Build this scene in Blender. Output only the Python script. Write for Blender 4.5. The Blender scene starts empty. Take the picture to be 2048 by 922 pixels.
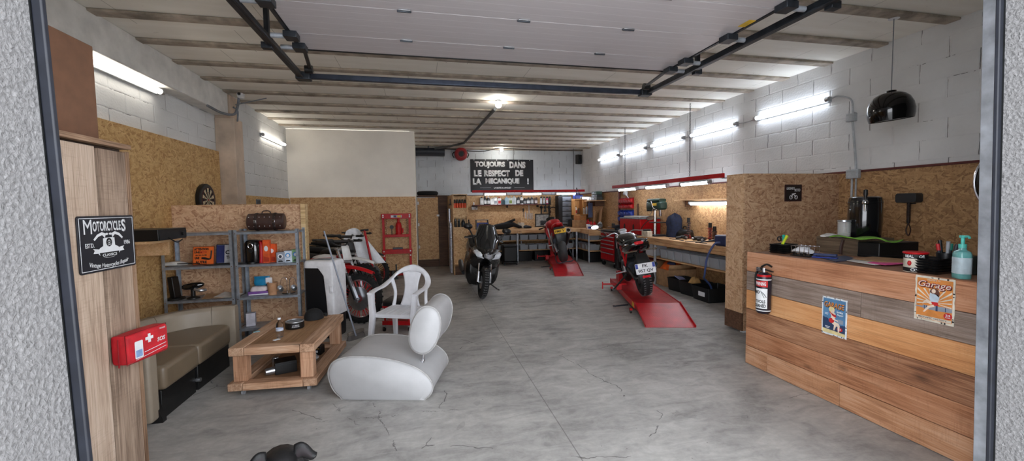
import bpy, bmesh, math, random
from math import pi, sin, cos, radians as R
from mathutils import Vector, Matrix, Euler
random.seed(7)
C = bpy.context.scene.collection
# ---------------------------------------------------------------- camera model (f = 840 px at 2048 wide)
CF, CCX, CCY, CH = 840.0, 1024.0, 461.0, 1.6
def _n(v): return Vector(v).normalized()
_Y = _n((838-CCX, 415.5-CCY, CF)); _X = Vector((4850-CCX, 355-CCY, CF)).normalized()
_X = (_X - _X.dot(_Y)*_Y).normalized(); _Z = _X.cross(_Y)
if _Z.y > 0: _Z = -_Z
def ray(px, py):
    c = Vector(((px-CCX)/CF, (py-CCY)/CF, 1.0)); return Vector((c.dot(_X), c.dot(_Y), c.dot(_Z)))
def fl(px, py, z=0.0):
    r = ray(px, py); t = (z-CH)/r.z; return Vector((r.x*t, r.y*t, z))
def ax(px, py, x):
    r = ray(px, py); t = x/r.x; return Vector((x, r.y*t, CH+r.z*t))
def ay(px, py, y):
    r = ray(px, py); t = y/r.y; return Vector((r.x*t, y, CH+r.z*t))
cam_d = bpy.data.cameras.new('camera'); cam = bpy.data.objects.new('camera', cam_d); C.objects.link(cam)
cam_d.sensor_width = 36; cam_d.lens = CF/2048*36; cam_d.clip_start = 0.02
_r = Vector((_X.x, _Y.x, _Z.x)); _d = Vector((_X.y, _Y.y, _Z.y)); _f = Vector((_X.z, _Y.z, _Z.z))
m4 = Matrix((( _r.x, -_d.x, -_f.x, 0), (_r.y, -_d.y, -_f.y, 0), (_r.z, -_d.z, -_f.z, CH), (0, 0, 0, 1)))
cam.matrix_world = m4
bpy.context.scene.camera = cam
# ---------------------------------------------------------------- mesh builder
def frame(o, u, v):
    u = Vector(u).normalized(); v = Vector(v); v = (v - v.dot(u)*u).normalized(); w = u.cross(v)
    m = Matrix((u, v, w)).transposed().to_4x4(); m.translation = Vector(o); return m
def rotz(a, o=(0, 0, 0)): return Matrix.Translation(Vector(o)) @ Matrix.Rotation(a, 4, 'Z')
def T(x, y, z): return Matrix.Translation((x, y, z))
def smooth_path(pts, k=6, closed=False):
    P = [Vector(p) for p in pts]; n = len(P); out = []
    rng = range(n) if closed else range(n-1)
    for i in rng:
        p1, p2 = P[i], P[(i+1) % n]
        p0 = P[i-1] if (i > 0 or closed) else p1*2-p2
        p3 = P[(i+2) % n] if (i+2 < n or closed) else p2*2-p1
        for j in range(k):
            t = j/k
            out.append(0.5*((2*p1)+(p2-p0)*t+(2*p0-5*p1+4*p2-p3)*t*t+(3*p1-p0-3*p2+p3)*t**3))
    if not closed: out.append(P[-1])
    return out
class MB:
    def __init__(s, M=None): s.v = []; s.f = []; s.M = M or Matrix.Identity(4)
    def add(s, vs, fs):
        b = len(s.v); s.v += [s.M @ Vector(p) for p in vs]; s.f += [tuple(b+i for i in f) for f in fs]; return s
    def box(s, x0, x1, y0, y1, z0, z1):
        return s.add([(x0,y0,z0),(x1,y0,z0),(x1,y1,z0),(x0,y1,z0),(x0,y0,z1),(x1,y0,z1),(x1,y1,z1),(x0,y1,z1)],
                     [(0,3,2,1),(4,5,6,7),(0,1,5,4),(1,2,6,5),(2,3,7,6),(3,0,4,7)])
    def cbox(s, c, size, rot=(0, 0, 0)):
        m = Matrix.Translation(Vector(c)) @ Euler(rot).to_matrix().to_4x4(); o = s.M; s.M = o @ m
        a, b, d = (q/2 for q in size); s.box(-a, a, -b, b, -d, d); s.M = o; return s
    def beam(s, p0, p1, w, h, up=(0, 0, 1)):
        p0, p1 = Vector(p0), Vector(p1); d = (p1-p0); L = d.length; d.normalize(); u = Vector(up)
        if abs(d.dot(u)) > .99: u = Vector((1, 0, 0))
        q = d.cross(u).normalized(); u = q.cross(d)
        vs = [p0+q*a*w/2+u*b*h/2 for a, b in ((-1,-1),(1,-1),(1,1),(-1,1))]; vs += [p+d*L for p in vs]
        return s.add(vs, [(0,1,2,3),(7,6,5,4),(0,4,5,1),(1,5,6,2),(2,6,7,3),(3,7,4,0)])
    def rings(s, rs, cap0=True, cap1=True, closed=False):
        n = len(rs[0]); vs = [p for r in rs for p in r]; fs = []; k = len(rs)
        for i in range(k if closed else k-1):
            a, b = i*n, ((i+1) % k)*n
            for j in range(n): fs.append((a+j, a+(j+1) % n, b+(j+1) % n, b+j))
        if not closed:
            if cap0: fs.append(tuple(reversed(range(n))))
            if cap1: fs.append(tuple((k-1)*n+j for j in range(n)))
        return s.add(vs, fs)
    def cyl(s, p0, p1, r0, r1=None, n=16):
        r1 = r0 if r1 is None else r1; p0, p1 = Vector(p0), Vector(p1); d = (p1-p0).normalized()
        u = Vector((1, 0, 0)) if abs(d.x) < .9 else Vector((0, 1, 0)); a = d.cross(u).normalized(); b = d.cross(a)
        return s.rings([[p+(a*cos(2*pi*j/n)+b*sin(2*pi*j/n))*r for j in range(n)] for p, r in ((p0, r0), (p1, r1))])
    def tube(s, pts, r, n=8, smooth=0, closed=False):
        P = smooth_path(pts, smooth, closed) if smooth else [Vector(p) for p in pts]
        if isinstance(r, (list, tuple)) and len(r) != len(P):
            q = len(r); r = [r[min(int(t), q-1)]*(1-t+int(t))+r[min(int(t)+1, q-1)]*(t-int(t)) for t in ((q-1)*i/(len(P)-1) for i in range(len(P)))]
        k = len(P); rs = []; prev = None
        for i, p in enumerate(P):
            if closed: d = P[(i+1) % k]-P[i-1]
            else: d = P[min(i+1, k-1)]-P[max(i-1, 0)]
            d.normalize()
            if prev is None:
                u = Vector((0, 0, 1)) if abs(d.z) < .9 else Vector((1, 0, 0)); a = d.cross(u).normalized()
            else:
                a = (prev-prev.dot(d)*d)
                a = a.normalized() if a.length > 1e-6 else d.orthogonal().normalized()
            prev = a; b = d.cross(a); q = r[i] if isinstance(r, (list, tuple)) else r
            rs.append([p+(a*cos(2*pi*j/n)+b*sin(2*pi*j/n))*q for j in range(n)])
        return s.rings(rs, closed=closed)
    def lathe(s, prof, n=24, o=(0, 0, 0), axis=(0, 0, 1), caps=True):
        d = Vector(axis).normalized(); u = Vector((1, 0, 0)) if abs(d.x) < .9 else Vector((0, 1, 0))
        a = d.cross(u).normalized(); b = d.cross(a); o = Vector(o)
        return s.rings([[o+d*z+(a*cos(-2*pi*j/n)+b*sin(-2*pi*j/n))*max(r, 1e-4) for j in range(n)] for r, z in prof], caps, caps)
    def torus(s, o, axis, RR, r, n=32, m=10, sq=1.0):
        d = Vector(axis).normalized(); a = d.orthogonal().normalized(); b = d.cross(a); o = Vector(o); rs = []
        for i in range(n):
            e = a*cos(2*pi*i/n)+b*sin(2*pi*i/n)
            rs.append([o+e*(RR+r*cos(2*pi*j/m))+d*r*sq*sin(2*pi*j/m) for j in range(m)])
        return s.rings(rs, closed=True)
    def prism(s, poly, z0, z1, m=None):
        m = m or Matrix.Identity(4); n = len(poly)
        A = [m @ Vector((p[0], p[1], z0)) for p in poly]; B = [m @ Vector((p[0], p[1], z1)) for p in poly]
        ar = sum(poly[i][0]*poly[(i+1) % n][1]-poly[(i+1) % n][0]*poly[i][1] for i in range(n))
        if ar < 0: A.reverse(); B.reverse()
        return s.rings([A, B])
    def sphere(s, c, r, n=16, m=10):
        if not isinstance(r, (tuple, list)): r = (r, r, r)
        c = Vector(c); rs = []
        for i in range(1, m):
            t = pi*i/m
            rs.append([c+Vector((r[0]*sin(t)*cos(2*pi*j/n), r[1]*sin(t)*sin(2*pi*j/n), -r[2]*cos(t))) for j in range(n)])
        return s.rings(rs)
    def loft(s, secs, n=16, p=2.4, plane='x'):
        """secs: (pos, centre_a, centre_b, half_a, half_b): superellipse rings along x (a=y, b=z), y (a=x,b=z) or z (a=x,b=y)"""
        rs = []
        for q in secs:
            t, ca, cb, ha, hb = q[:5]; pw = q[5] if len(q) > 5 else p; ring = []
            for j in range(n):
                w = 2*pi*j/n; c_, s_ = cos(w), sin(w)
                a = ca+ha*math.copysign(abs(c_)**(2/pw), c_); b = cb+hb*math.copysign(abs(s_)**(2/pw), s_)
                ring.append({'x': (t, a, b), 'y': (a, t, b), 'z': (a, b, t)}[plane])
            if plane == 'y': ring.reverse()
            rs.append(ring)
        return s.rings(rs)
    def grid(s, fn, nu, nv):
        vs = [fn(i/nu, j/nv) for j in range(nv+1) for i in range(nu+1)]
        return s.add(vs, [(j*(nu+1)+i, j*(nu+1)+i+1, (j+1)*(nu+1)+i+1, (j+1)*(nu+1)+i) for j in range(nv) for i in range(nu)])
    def merge(s, o): return s.add(o.v, o.f)
def build(name, mb, mat, parent=None, bevel=0, seg=2, sub=0, solid=0, angle=40, M=None, flat=False):
    me = bpy.data.meshes.new(name); me.from_pydata([tuple(v) for v in mb.v], [], mb.f); me.validate(); me.update()
    bm = bmesh.new(); bm.from_mesh(me); bmesh.ops.recalc_face_normals(bm, faces=bm.faces); bm.to_mesh(me); bm.free()
    if not flat:
        me.shade_smooth(); me.set_sharp_from_angle(angle=R(angle) if not sub else R(180))
    me.materials.append(mat)
    o = bpy.data.objects.new(name, me); C.objects.link(o)
    if parent: o.parent = parent
    if M is not None: o.matrix_local = M
    if solid: k = o.modifiers.new('solid', 'SOLIDIFY'); k.thickness = solid; k.offset = 0
    if bevel:
        k = o.modifiers.new('bevel', 'BEVEL'); k.width = bevel; k.segments = seg; k.limit_method = 'ANGLE'; k.angle_limit = R(32); k.harden_normals = False
    if sub: k = o.modifiers.new('sub', 'SUBSURF'); k.levels = k.render_levels = sub
    return o
def tag(o, label, cat, group=None, kind=None):
    o['label'] = label; o['category'] = cat
    if group: o['group'] = group
    if kind: o['kind'] = kind
    return o
def thing(name, label, cat, loc=(0, 0, 0), rot=0, group=None, M=None):
    o = bpy.data.objects.new(name, None); C.objects.link(o); o.empty_display_size = .1
    if M is not None: o.matrix_world = M
    else:
        o.location = loc; o.rotation_euler = rot if isinstance(rot, (tuple, list)) else (0, 0, rot)
    return tag(o, label, cat, group)
def solo(name, mb, mat, label, cat, group=None, M=None, **k):
    return tag(build(name, mb, mat, None, M=M, **k), label, cat, group)
def struct(name, mb, mat, parent=None, **k):
    o = build(name, mb, mat, parent, **k)
    if not parent: o['kind'] = 'structure'
    return o
def dup(root, loc=None, rot=None, label=None, group=None, M=None):
    r = root.copy(); C.objects.link(r)
    if M is not None: r.matrix_world = M
    if loc is not None: r.location = loc
    if rot is not None: r.rotation_euler = (0, 0, rot)
    if label: r['label'] = label
    if group: r['group'] = group
    def rec(a, b):
        for ch in [q for q in bpy.data.objects if q.parent is a]:
            c = ch.copy(); C.objects.link(c); c.parent = b; c.matrix_local = ch.matrix_local.copy(); rec(ch, c)
    rec(root, r); return r
def text(name, body, mat, M, w, h, parent=None, bold=.0, ext=.0006, shear=0, space=1.0, arc=0):
    cu = bpy.data.curves.new(name, 'FONT'); cu.body = body; cu.offset = bold; cu.shear = shear; cu.space_character = space; cu.resolution_u = 3
    cu.align_x = 'CENTER'; tmp = bpy.data.objects.new('tmp', cu); C.objects.link(tmp)
    dg = bpy.context.evaluated_depsgraph_get(); me = bpy.data.meshes.new_from_object(tmp.evaluated_get(dg))
    bpy.data.objects.remove(tmp); bpy.data.curves.remove(cu)
    xs = [v.co.x for v in me.vertices]; ys = [v.co.y for v in me.vertices]
    x0, x1, y0, y1 = min(xs), max(xs), min(ys), max(ys)
    bm = bmesh.new(); bm.from_mesh(me)
    for v in bm.verts:
        v.co.x = ((v.co.x-x0)/(x1-x0)-.5)*w; v.co.y = ((v.co.y-y0)/(y1-y0)-.5)*h
        if arc: v.co.y += arc*(1-(2*v.co.x/w)**2)
        v.co.z = 0
    r = bmesh.ops.extrude_face_region(bm, geom=bm.faces[:]); 
    for e in r['geom']:
        if isinstance(e, bmesh.types.BMVert): e.co.z += ext
    bmesh.ops.recalc_face_normals(bm, faces=bm.faces)
    bm.to_mesh(me); bm.free(); me.name = name; me.materials.clear(); me.materials.append(mat)
    o = bpy.data.objects.new(name, me); C.objects.link(o)
    if parent: o.parent = parent
    o.matrix_local = M; return o
def poly(name, pts, mat, M, parent, z=.0, t=.0006):
    return build(name, MB().prism(pts, z, z+t), mat, parent, M=M, flat=True)
def ell(cx, cy, a, b, n=20, a0=0, a1=2*pi): return [(cx+a*cos(a0+(a1-a0)*i/n), cy+b*sin(a0+(a1-a0)*i/n)) for i in range(n)]
def rrect(x0, x1, y0, y1, r, n=5):
    out = []
    for cx, cy, a in ((x1-r, y1-r, 0), (x0+r, y1-r, pi/2), (x0+r, y0+r, pi), (x1-r, y0+r, 1.5*pi)):
        out += [(cx+r*cos(a+pi/2*i/n), cy+r*sin(a+pi/2*i/n)) for i in range(n+1)]
    return out
# ---------------------------------------------------------------- materials
def lin(c): return tuple(((x/255)/12.92 if x/255 <= .04045 else (((x/255)+.055)/1.055)**2.4) for x in c)+(1.0,)
class NT:
    def __init__(s, name):
        s.m = bpy.data.materials.new(name); s.m.use_nodes = True; s.t = s.m.node_tree; s.b = s.t.nodes['Principled BSDF']
    def n(s, ty, **k):
        nd = s.t.nodes.new(ty)
        for a, v in k.items(): setattr(nd, a, v)
        return nd
    def set(s, sock, v):
        if isinstance(v, (int, float)): sock.default_value = v
        elif isinstance(v, (tuple, list)): sock.default_value = v
        else: s.t.links.new(v, sock)
    def math(s, op, a, b=None, c=None, clamp=False):
        nd = s.n('ShaderNodeMath', operation=op, use_clamp=clamp); s.set(nd.inputs[0], a)
        if b is not None: s.set(nd.inputs[1], b)
        if c is not None: s.set(nd.inputs[2], c)
        return nd.outputs[0]
    def pos(s): return s.n('ShaderNodeNewGeometry').outputs['Position']
    def objc(s): return s.n('ShaderNodeTexCoord').outputs['Object']
    def sep(s, v): nd = s.n('ShaderNodeSeparateXYZ'); s.set(nd.inputs[0], v); return nd.outputs
    def comb(s, x, y, z=0.0):
        nd = s.n('ShaderNodeCombineXYZ')
        for i, q in enumerate((x, y, z)): s.set(nd.inputs[i], q)
        return nd.outputs[0]
    def map(s, v, scale=(1, 1, 1), rot=(0, 0, 0), loc=(0, 0, 0)):
        nd = s.n('ShaderNodeMapping'); s.set(nd.inputs[0], v); nd.inputs[1].default_value = loc; nd.inputs[2].default_value = rot; nd.inputs[3].default_value = scale
        return nd.outputs[0]
    def noise(s, v, scale=5, detail=4, rough=.55, dist=0, out=0):
        nd = s.n('ShaderNodeTexNoise'); s.set(nd.inputs['Vector'], v); nd.inputs['Scale'].default_value = scale; nd.inputs['Detail'].default_value = detail
        nd.inputs['Roughness'].default_value = rough; nd.inputs['Distortion'].default_value = dist; return nd.outputs[out]
    def voro(s, v, scale=5, feat='F1', dims='3D', rnd=1.0):
        nd = s.n('ShaderNodeTexVoronoi', feature=feat, voronoi_dimensions=dims); s.set(nd.inputs['Vector'], v); nd.inputs['Scale'].default_value = scale
        nd.inputs['Randomness'].default_value = rnd; return nd.outputs
    def ramp(s, f, stops):
        nd = s.n('ShaderNodeValToRGB'); s.set(nd.inputs[0], f); e = nd.color_ramp.elements
        while len(e) < len(stops): e.new(.5)
        for i, (p, c) in enumerate(stops):
            e[i].position = p; e[i].color = lin(c) if isinstance(c, tuple) and len(c) == 3 else (c, c, c, 1)
        return nd.outputs[0]
    def mix(s, f, a, b, mode='MIX'):
        nd = s.n('ShaderNodeMix', data_type='RGBA', blend_type=mode); s.set(nd.inputs[0], f)
        s.set(nd.inputs[6], lin(a) if isinstance(a, tuple) and len(a) == 3 else a); s.set(nd.inputs[7], lin(b) if isinstance(b, tuple) and len(b) == 3 else b)
        return nd.outputs[2]
    def col(s, v): s.set(s.b.inputs['Base Color'], lin(v) if isinstance(v, tuple) and len(v) == 3 else v); return s
    def bump(s, h, strength=.3, dist=.01):
        nd = s.n('ShaderNodeBump'); s.set(nd.inputs['Height'], h); nd.inputs['Strength'].default_value = strength; nd.inputs['Distance'].default_value = dist
        s.t.links.new(nd.outputs[0], s.b.inputs['Normal']); return s
    def p(s, **k):
        for a, v in k.items(): s.set(s.b.inputs[{'rough': 'Roughness', 'metal': 'Metallic', 'coat': 'Coat Weight', 'spec': 'Specular IOR Level', 'trans': 'Transmission Weight', 'ior': 'IOR', 'alpha': 'Alpha'}[a]], v)
        return s
_mc = {}
def mat(name, c, rough=.5, metal=0.0, coat=0.0, var=.12, vs=14, bump=0, bs=120, spec=.5):
    """plain coloured surface with slight tone variation"""
    if name in _mc: return _mc[name]
    t = NT(name); o = t.objc(); f = t.noise(o, vs, 4)
    lo = tuple(max(0, x*(1-var)) for x in c); hi = tuple(min(255, x*(1+var*.6)) for x in c)
    t.col(t.ramp(f, [(.3, lo), (.7, hi)])); t.p(rough=t.math('MULTIPLY_ADD', f, .15, max(rough-.07, .02)), metal=metal, coat=coat, spec=spec)
    if bump: t.bump(t.noise(o, bs, 3), bump, .004)
    _mc[name] = t.m; return t.m
def glow(name, c, strength):
    if name in _mc: return _mc[name]
    t = NT(name); t.col(c); t.b.inputs['Emission Color'].default_value = lin(c); t.b.inputs['Emission Strength'].default_value = strength; _mc[name] = t.m; return t.m
def glass(name, c=(255, 255, 255), rough=.05, alpha=1.0, ior=1.45):
    if name in _mc: return _mc[name]
    t = NT(name); t.col(c); t.p(rough=rough, trans=1.0, ior=ior); _mc[name] = t.m; return t.m
def clearplastic(name, c, alpha=.35, rough=.15):
    if name in _mc: return _mc[name]
    t = NT(name); t.col(c); t.p(rough=rough, alpha=alpha); _mc[name] = t.m; return t.m
def osb(name, plane, dark, mid, light, sx=11.5, sy=58):
    dark = tuple(a*.6+b*.4 for a, b in zip(dark, mid))
    if name in _mc: return _mc[name]
    t = NT(name); x, y, z = t.sep(t.pos()); v = {'yz': t.comb(y, z), 'xz': t.comb(x, z), 'xy': t.comb(x, y)}[plane]
    w = t.noise(v, 3, 2, out=1); wm = t.n('ShaderNodeVectorMath', operation='MULTIPLY_ADD'); t.set(wm.inputs[0], w); wm.inputs[1].default_value = (.04, .04, 0); t.set(wm.inputs[2], v); v = wm.outputs[0]
    best = None; colr = None
    for i, a in enumerate((.15, .9, 1.65, 2.5, 2.95)):
        vm = t.map(t.map(v, rot=(0, 0, a), loc=(i*3.1, i*1.7, 0)), scale=(sx, sy, 1)); vo = t.voro(vm, 1.0, dims='2D')
        r, g, b = t.sep(vo['Color']); h = t.math('SUBTRACT', g, t.math('MULTIPLY', vo['Distance'], .55))
        if best is None: best, colr = h, r
        else:
            gt = t.math('GREATER_THAN', h, best); mx = t.n('ShaderNodeMix', data_type='FLOAT'); t.set(mx.inputs[0], gt); t.set(mx.inputs[2], colr); t.set(mx.inputs[3], r)
            colr = mx.outputs[0]; best = t.math('MAXIMUM', h, best)
    gr = t.noise(t.map(v, scale=(60, 60, 1)), 1, 3)
    f = t.math('ADD', t.math('MULTIPLY', colr, .8), t.math('MULTIPLY', gr, .2))
    c = t.ramp(f, [(.05, dark), (.3, mid), (.55, tuple((a+b)/2 for a, b in zip(mid, light))), (.92, light)])
    c = t.mix(t.math('MULTIPLY', t.math('LESS_THAN', best, .27), .45), c, dark)
    t.col(c); t.p(rough=.62, spec=.35); t.bump(best, .25, .004); _mc[name] = t.m; return t.m
def wood(name, axis, dark, mid, light, stretch=14, knots=True, rough=.6, world=False, var=.25, scale=1.0):
    if name in _mc: return _mc[name]
    t = NT(name); o = t.pos() if world else t.objc(); rn = t.n('ShaderNodeObjectInfo').outputs['Random']; vo_ = t.n('ShaderNodeVectorMath', operation='ADD'); t.set(vo_.inputs[0], o); t.set(vo_.inputs[1], t.comb(t.math('MULTIPLY', rn, 7.3), t.math('MULTIPLY', rn, 13.7), t.math('MULTIPLY', rn, 9.1))); o = vo_.outputs[0]; s = [stretch*1.9*scale]*3; s['xyz'.index(axis)] = 1.1*scale
    v = t.map(o, scale=tuple(s)); n1 = t.noise(v, 1, 5, .6, 1.2)
    s2 = [170*scale]*3; s2['xyz'.index(axis)] = 5*scale; n2 = t.noise(t.map(o, scale=tuple(s2)), 1, 3)
    big = t.noise(o, 2.3, 2)
    f = t.math('ADD', t.math('ADD', t.math('MULTIPLY', n1, .42), t.math('MULTIPLY', n2, .33)), t.math('MULTIPLY', big, .27))
    c = t.ramp(f, [(.38, dark), (.5, mid), (.62, light)]); fl_ = t.math('GREATER_THAN', t.noise(t.map(o, scale=tuple((q*.9 if i != 'xyz'.index(axis) else 2.2*scale) for i, q in enumerate(s2)), loc=(1, 2, 3)), 1, 2, .6), .63); c = t.mix(t.math('MULTIPLY', fl_, .3), c, tuple(x*.6 for x in dark))
    s4 = [4.0*scale]*3; s4['xyz'.index(axis)] = .9*scale; stn = t.noise(t.map(o, scale=tuple(s4), loc=(3, 5, 7)), 1, 5, .7, 1.5); c = t.mix(t.math('MULTIPLY', t.math('MULTIPLY_ADD', stn, 6.0, -3.3, clamp=True), .26), c, tuple(x*.8 for x in dark))
    if knots:
        s5 = [7*scale]*3; s5['xyz'.index(axis)] = 90*scale; sw = t.noise(t.map(o, scale=tuple(s5), rot=(.12, .1, .08)), 1, 3, .6); pt = t.noise(o, 3.1, 2); c = t.mix(t.math('MULTIPLY', t.math('MULTIPLY', t.math('GREATER_THAN', sw, .56), t.math('GREATER_THAN', pt, .52)), .16), c, dark)
        s3 = [6.0*scale]*3; s3['xyz'.index(axis)] = 2.2*scale; vo = t.voro(t.map(o, scale=tuple(s3)), 1.0); k = t.math('SUBTRACT', 1.0, t.math('MULTIPLY', t.math('ADD', vo['Distance'], t.math('MULTIPLY', n2, .08)), 5.2), clamp=True)
        r_, g_, b_ = t.sep(vo['Color']); k = t.math('MULTIPLY', k, t.math('GREATER_THAN', r_, .55)); c = t.mix(t.math('MULTIPLY', k, 1.0, clamp=True), c, tuple(x*.45 for x in dark))
    h = t.n('ShaderNodeHueSaturation'); t.set(h.inputs['Color'], c)
    t.set(h.inputs['Value'], t.math('MULTIPLY_ADD', rn, var, 1-var/2)); t.col(h.outputs[0]); t.p(rough=rough, spec=.3); t.bump(n2, .25, .003); _mc[name] = t.m; return t.m
# common materials
BLK = mat('black_plastic', (15, 15, 16), .45); GLB = mat('gloss_black', (14, 14, 16), .12, coat=.6); RUB = mat('rubber', (19, 19, 20), .85, bump=.3)
RED = mat('red_paint', (178, 14, 22), .42, spec=.3); WHT = mat('white_plastic', (225, 225, 228), .42, var=.05); CHR = mat('chrome', (215, 215, 220), .14, 1.0, var=.05)
GAL = mat('galvanised_steel', (176, 182, 190), .42, .5, var=.2, vs=9); STL = mat('dark_steel', (62, 66, 72), .42, .7, var=.2); CARD = mat('cardboard', (165, 128, 92), .85)
INK = mat('white_ink', (228, 230, 232), .6, var=.04); DINK = mat('black_ink', (18, 18, 20), .6); ALU = mat('aluminium', (190, 192, 196), .32, .9, var=.1)
RINK = mat('red_ink', (190, 34, 36), .55); OINK = mat('orange_plastic', (232, 92, 30), .45); BLU = mat('blue_plastic', (30, 56, 150), .45); TINT = mat('tan_ink', (214, 186, 150), .6)
WRAPG = mat('grey_fabric', (120, 124, 130), .9)
CAV = clearplastic('clear_bin_plastic', (205, 212, 220), .38); GLS = glass('clear_glass')
# ================================================================= ROOM
CEIL = 3.40; XR = 5.27; XL = -2.82; YB = 13.2
def blockwall(name, plane, base=(226, 226, 226), rows=False):
    t = NT(name); x, y, z = t.sep(t.pos()); u = {'yz': y, 'xz': x}[plane]
    v2 = t.comb(u, z); row = t.math('FLOOR', t.math('DIVIDE', z, .203)); odd = t.math('MULTIPLY', t.math('FLOORED_MODULO', row, 2.0), .25)
    uu = t.math('ADD', t.math('ADD', u, odd), t.math('MULTIPLY', t.math('SINE', t.math('MULTIPLY', row, 12.9)), .03))
    wob = t.math('MULTIPLY', t.math('SUBTRACT', t.noise(v2, 9, 2), .5), .02)
    fu = t.math('FLOORED_MODULO', t.math('ADD', uu, wob), .5); du = t.math('MINIMUM', fu, t.math('SUBTRACT', .5, fu))
    fz = t.math('FLOORED_MODULO', t.math('ADD', z, wob), .203); dz = t.math('MINIMUM', fz, t.math('SUBTRACT', .203, fz))
    vj = t.math('LESS_THAN', du, .0042); hj = t.math('LESS_THAN', dz, .0028)
    n1 = t.noise(v2, 2.6, 2); n2 = t.noise(v2, 1.7, 3)
    bid = t.math('FLOOR', t.math('DIVIDE', uu, .5)); hsh = t.math('FRACT', t.math('MULTIPLY', t.math('SINE', t.math('MULTIPLY_ADD', bid, 37.7, t.math('MULTIPLY', row, 91.3))), 437.5))
    hsh2 = t.math('FRACT', t.math('MULTIPLY', t.math('SINE', t.math('MULTIPLY_ADD', bid, 17.7, t.math('MULTIPLY', row, 51.3))), 217.5))
    vj = t.math('MULTIPLY', vj, t.math('GREATER_THAN', hsh, .9 if rows else .42)); hj = t.math('MULTIPLY', t.math('MULTIPLY', hj, t.math('GREATER_THAN', t.noise(v2, 4.5, 4, .75), .5 if rows else .57)), t.math('GREATER_THAN', hsh2, .25 if rows else .6))
    crack = t.math('MAXIMUM', vj, hj)
    tone = t.ramp(t.noise(v2, 1.3, 5), [(.3, tuple(c*.9 for c in base)), (.7, base)])
    t.col(t.mix(t.math('MULTIPLY', crack, .8), tone, (58, 56, 54))); t.p(rough=.7, spec=.3)
    soft = t.math('MULTIPLY', t.math('MINIMUM', t.math('MULTIPLY_ADD', dz, 30, .6), 1.0), t.math('MINIMUM', t.math('MULTIPLY', du, 60), 1.0))
    t.bump(t.math('ADD', soft, t.math('MULTIPLY', t.noise(v2, 40, 4), .6)), .6, .01); return t.m
BW_ROW = blockwall('painted_block_rows', 'yz', (224, 225, 224), True); BW_YZ = blockwall('painted_block_side', 'yz'); BW_XZ = blockwall('painted_block_back', 'xz', (214, 220, 225))
OSB_L = osb('chipboard_golden', 'yz', (140, 98, 58), (186, 146, 92), (214, 178, 124)); OSB_R = osb('chipboard_brown_side', 'yz', (112, 80, 54), (160, 122, 84), (194, 156, 112))
OSB_B = osb('chipboard_back', 'xz', (136, 96, 62), (186, 146, 102), (214, 180, 136)); OSB_P = osb('chipboard_pink', 'xz', (126, 82, 58), (190, 150, 118), (216, 182, 148))
OSB_PY = osb('chipboard_pale_side', 'yz', (140, 104, 66), (204, 172, 124), (222, 194, 148)); OSB_XY = osb('chipboard_top', 'xy', (120, 84, 58), (180, 140, 104), (206, 170, 132))
def floor_mat():
    t = NT('concrete_floor'); p = t.pos(); x, y, z = t.sep(p); v = t.comb(x, y)
    n1 = t.noise(v, .9, 6, .6, .6); n2 = t.noise(t.map(v, scale=(1.0, 2.2, 1)), 3.2, 6, .65, .8); n3 = t.noise(v, 22, 5, .7)
    f = t.math('ADD', t.math('ADD', t.math('MULTIPLY', n1, .45), t.math('MULTIPLY', n2, .38)), t.math('MULTIPLY', n3, .17))
    c = t.ramp(f, [(.34, (114, 113, 110)), (.46, (152, 150, 147)), (.56, (174, 172, 168)), (.68, (198, 196, 192))])
    st = t.noise(v, 1.7, 3, .5, 1.5); c = t.mix(t.math('MULTIPLY', t.math('GREATER_THAN', st, .66), .22), c, (92, 90, 88))
    sp = t.voro(v, 7)['Distance']; c = t.mix(t.math('MULTIPLY', t.math('LESS_THAN', sp, .035), .6), c, (60, 58, 57))
    wv = t.n('ShaderNodeVectorMath', operation='MULTIPLY_ADD'); t.set(wv.inputs[0], t.noise(v, 2.5, 4, out=1)); wv.inputs[1].default_value = (.3, .3, 0); t.set(wv.inputs[2], v)
    de = t.voro(wv.outputs[0], .62, 'DISTANCE_TO_EDGE', '2D')['Distance']; ck = t.math('LESS_THAN', de, .0022); ck = t.math('MULTIPLY', ck, t.math('GREATER_THAN', t.noise(v, 1.1, 3), .52))
    c = t.mix(t.math('MULTIPLY', ck, .75), c, (64, 62, 60))
    wb = t.math('MULTIPLY', t.math('SUBTRACT', t.noise(v, 6, 5, .7), .5), .16)
    def crk(coord, at, slope, other, lo, hi, w):
        d = t.math('ABSOLUTE', t.math('ADD', t.math('SUBTRACT', coord, t.math('MULTIPLY_ADD', other, slope, at)), wb)); g = t.math('MULTIPLY', t.math('GREATER_THAN', other, lo), t.math('LESS_THAN', other, hi)); return t.math('MULTIPLY', t.math('LESS_THAN', d, w), g)
    cs = t.math('MAXIMUM', crk(y, 3.28, -.05, x, -.85, .3, .0022), t.math('MAXIMUM', crk(x, .62, -.29, y, 2.4, 3.55, .003), crk(x, 1.5, -.62, y, 3.2, 3.62, .0018)))
    cs = t.math('MULTIPLY', cs, t.math('GREATER_THAN', t.noise(v, 4.3, 3), .44)); c = t.mix(t.math('MULTIPLY', cs, .75), c, (64, 62, 60))
    jx = t.math('ABSOLUTE', t.math('SUBTRACT', x, t.math('MULTIPLY_ADD', y, .004, .95))); jl = t.math('LESS_THAN', jx, .004); c = t.mix(t.math('MULTIPLY', jl, .6), c, (84, 82, 80))
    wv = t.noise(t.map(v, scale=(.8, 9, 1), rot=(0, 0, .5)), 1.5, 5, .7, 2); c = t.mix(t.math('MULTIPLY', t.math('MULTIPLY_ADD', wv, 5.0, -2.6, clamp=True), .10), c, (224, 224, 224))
    t.col(c); t.p(rough=t.ramp(n2, [(.3, .62), (.7, .42)]), spec=.4); t.bump(t.math('SUBTRACT', f, t.math('ADD', ck, jl)), .12, .006); return t.m
FLOOR = floor_mat()
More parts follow.
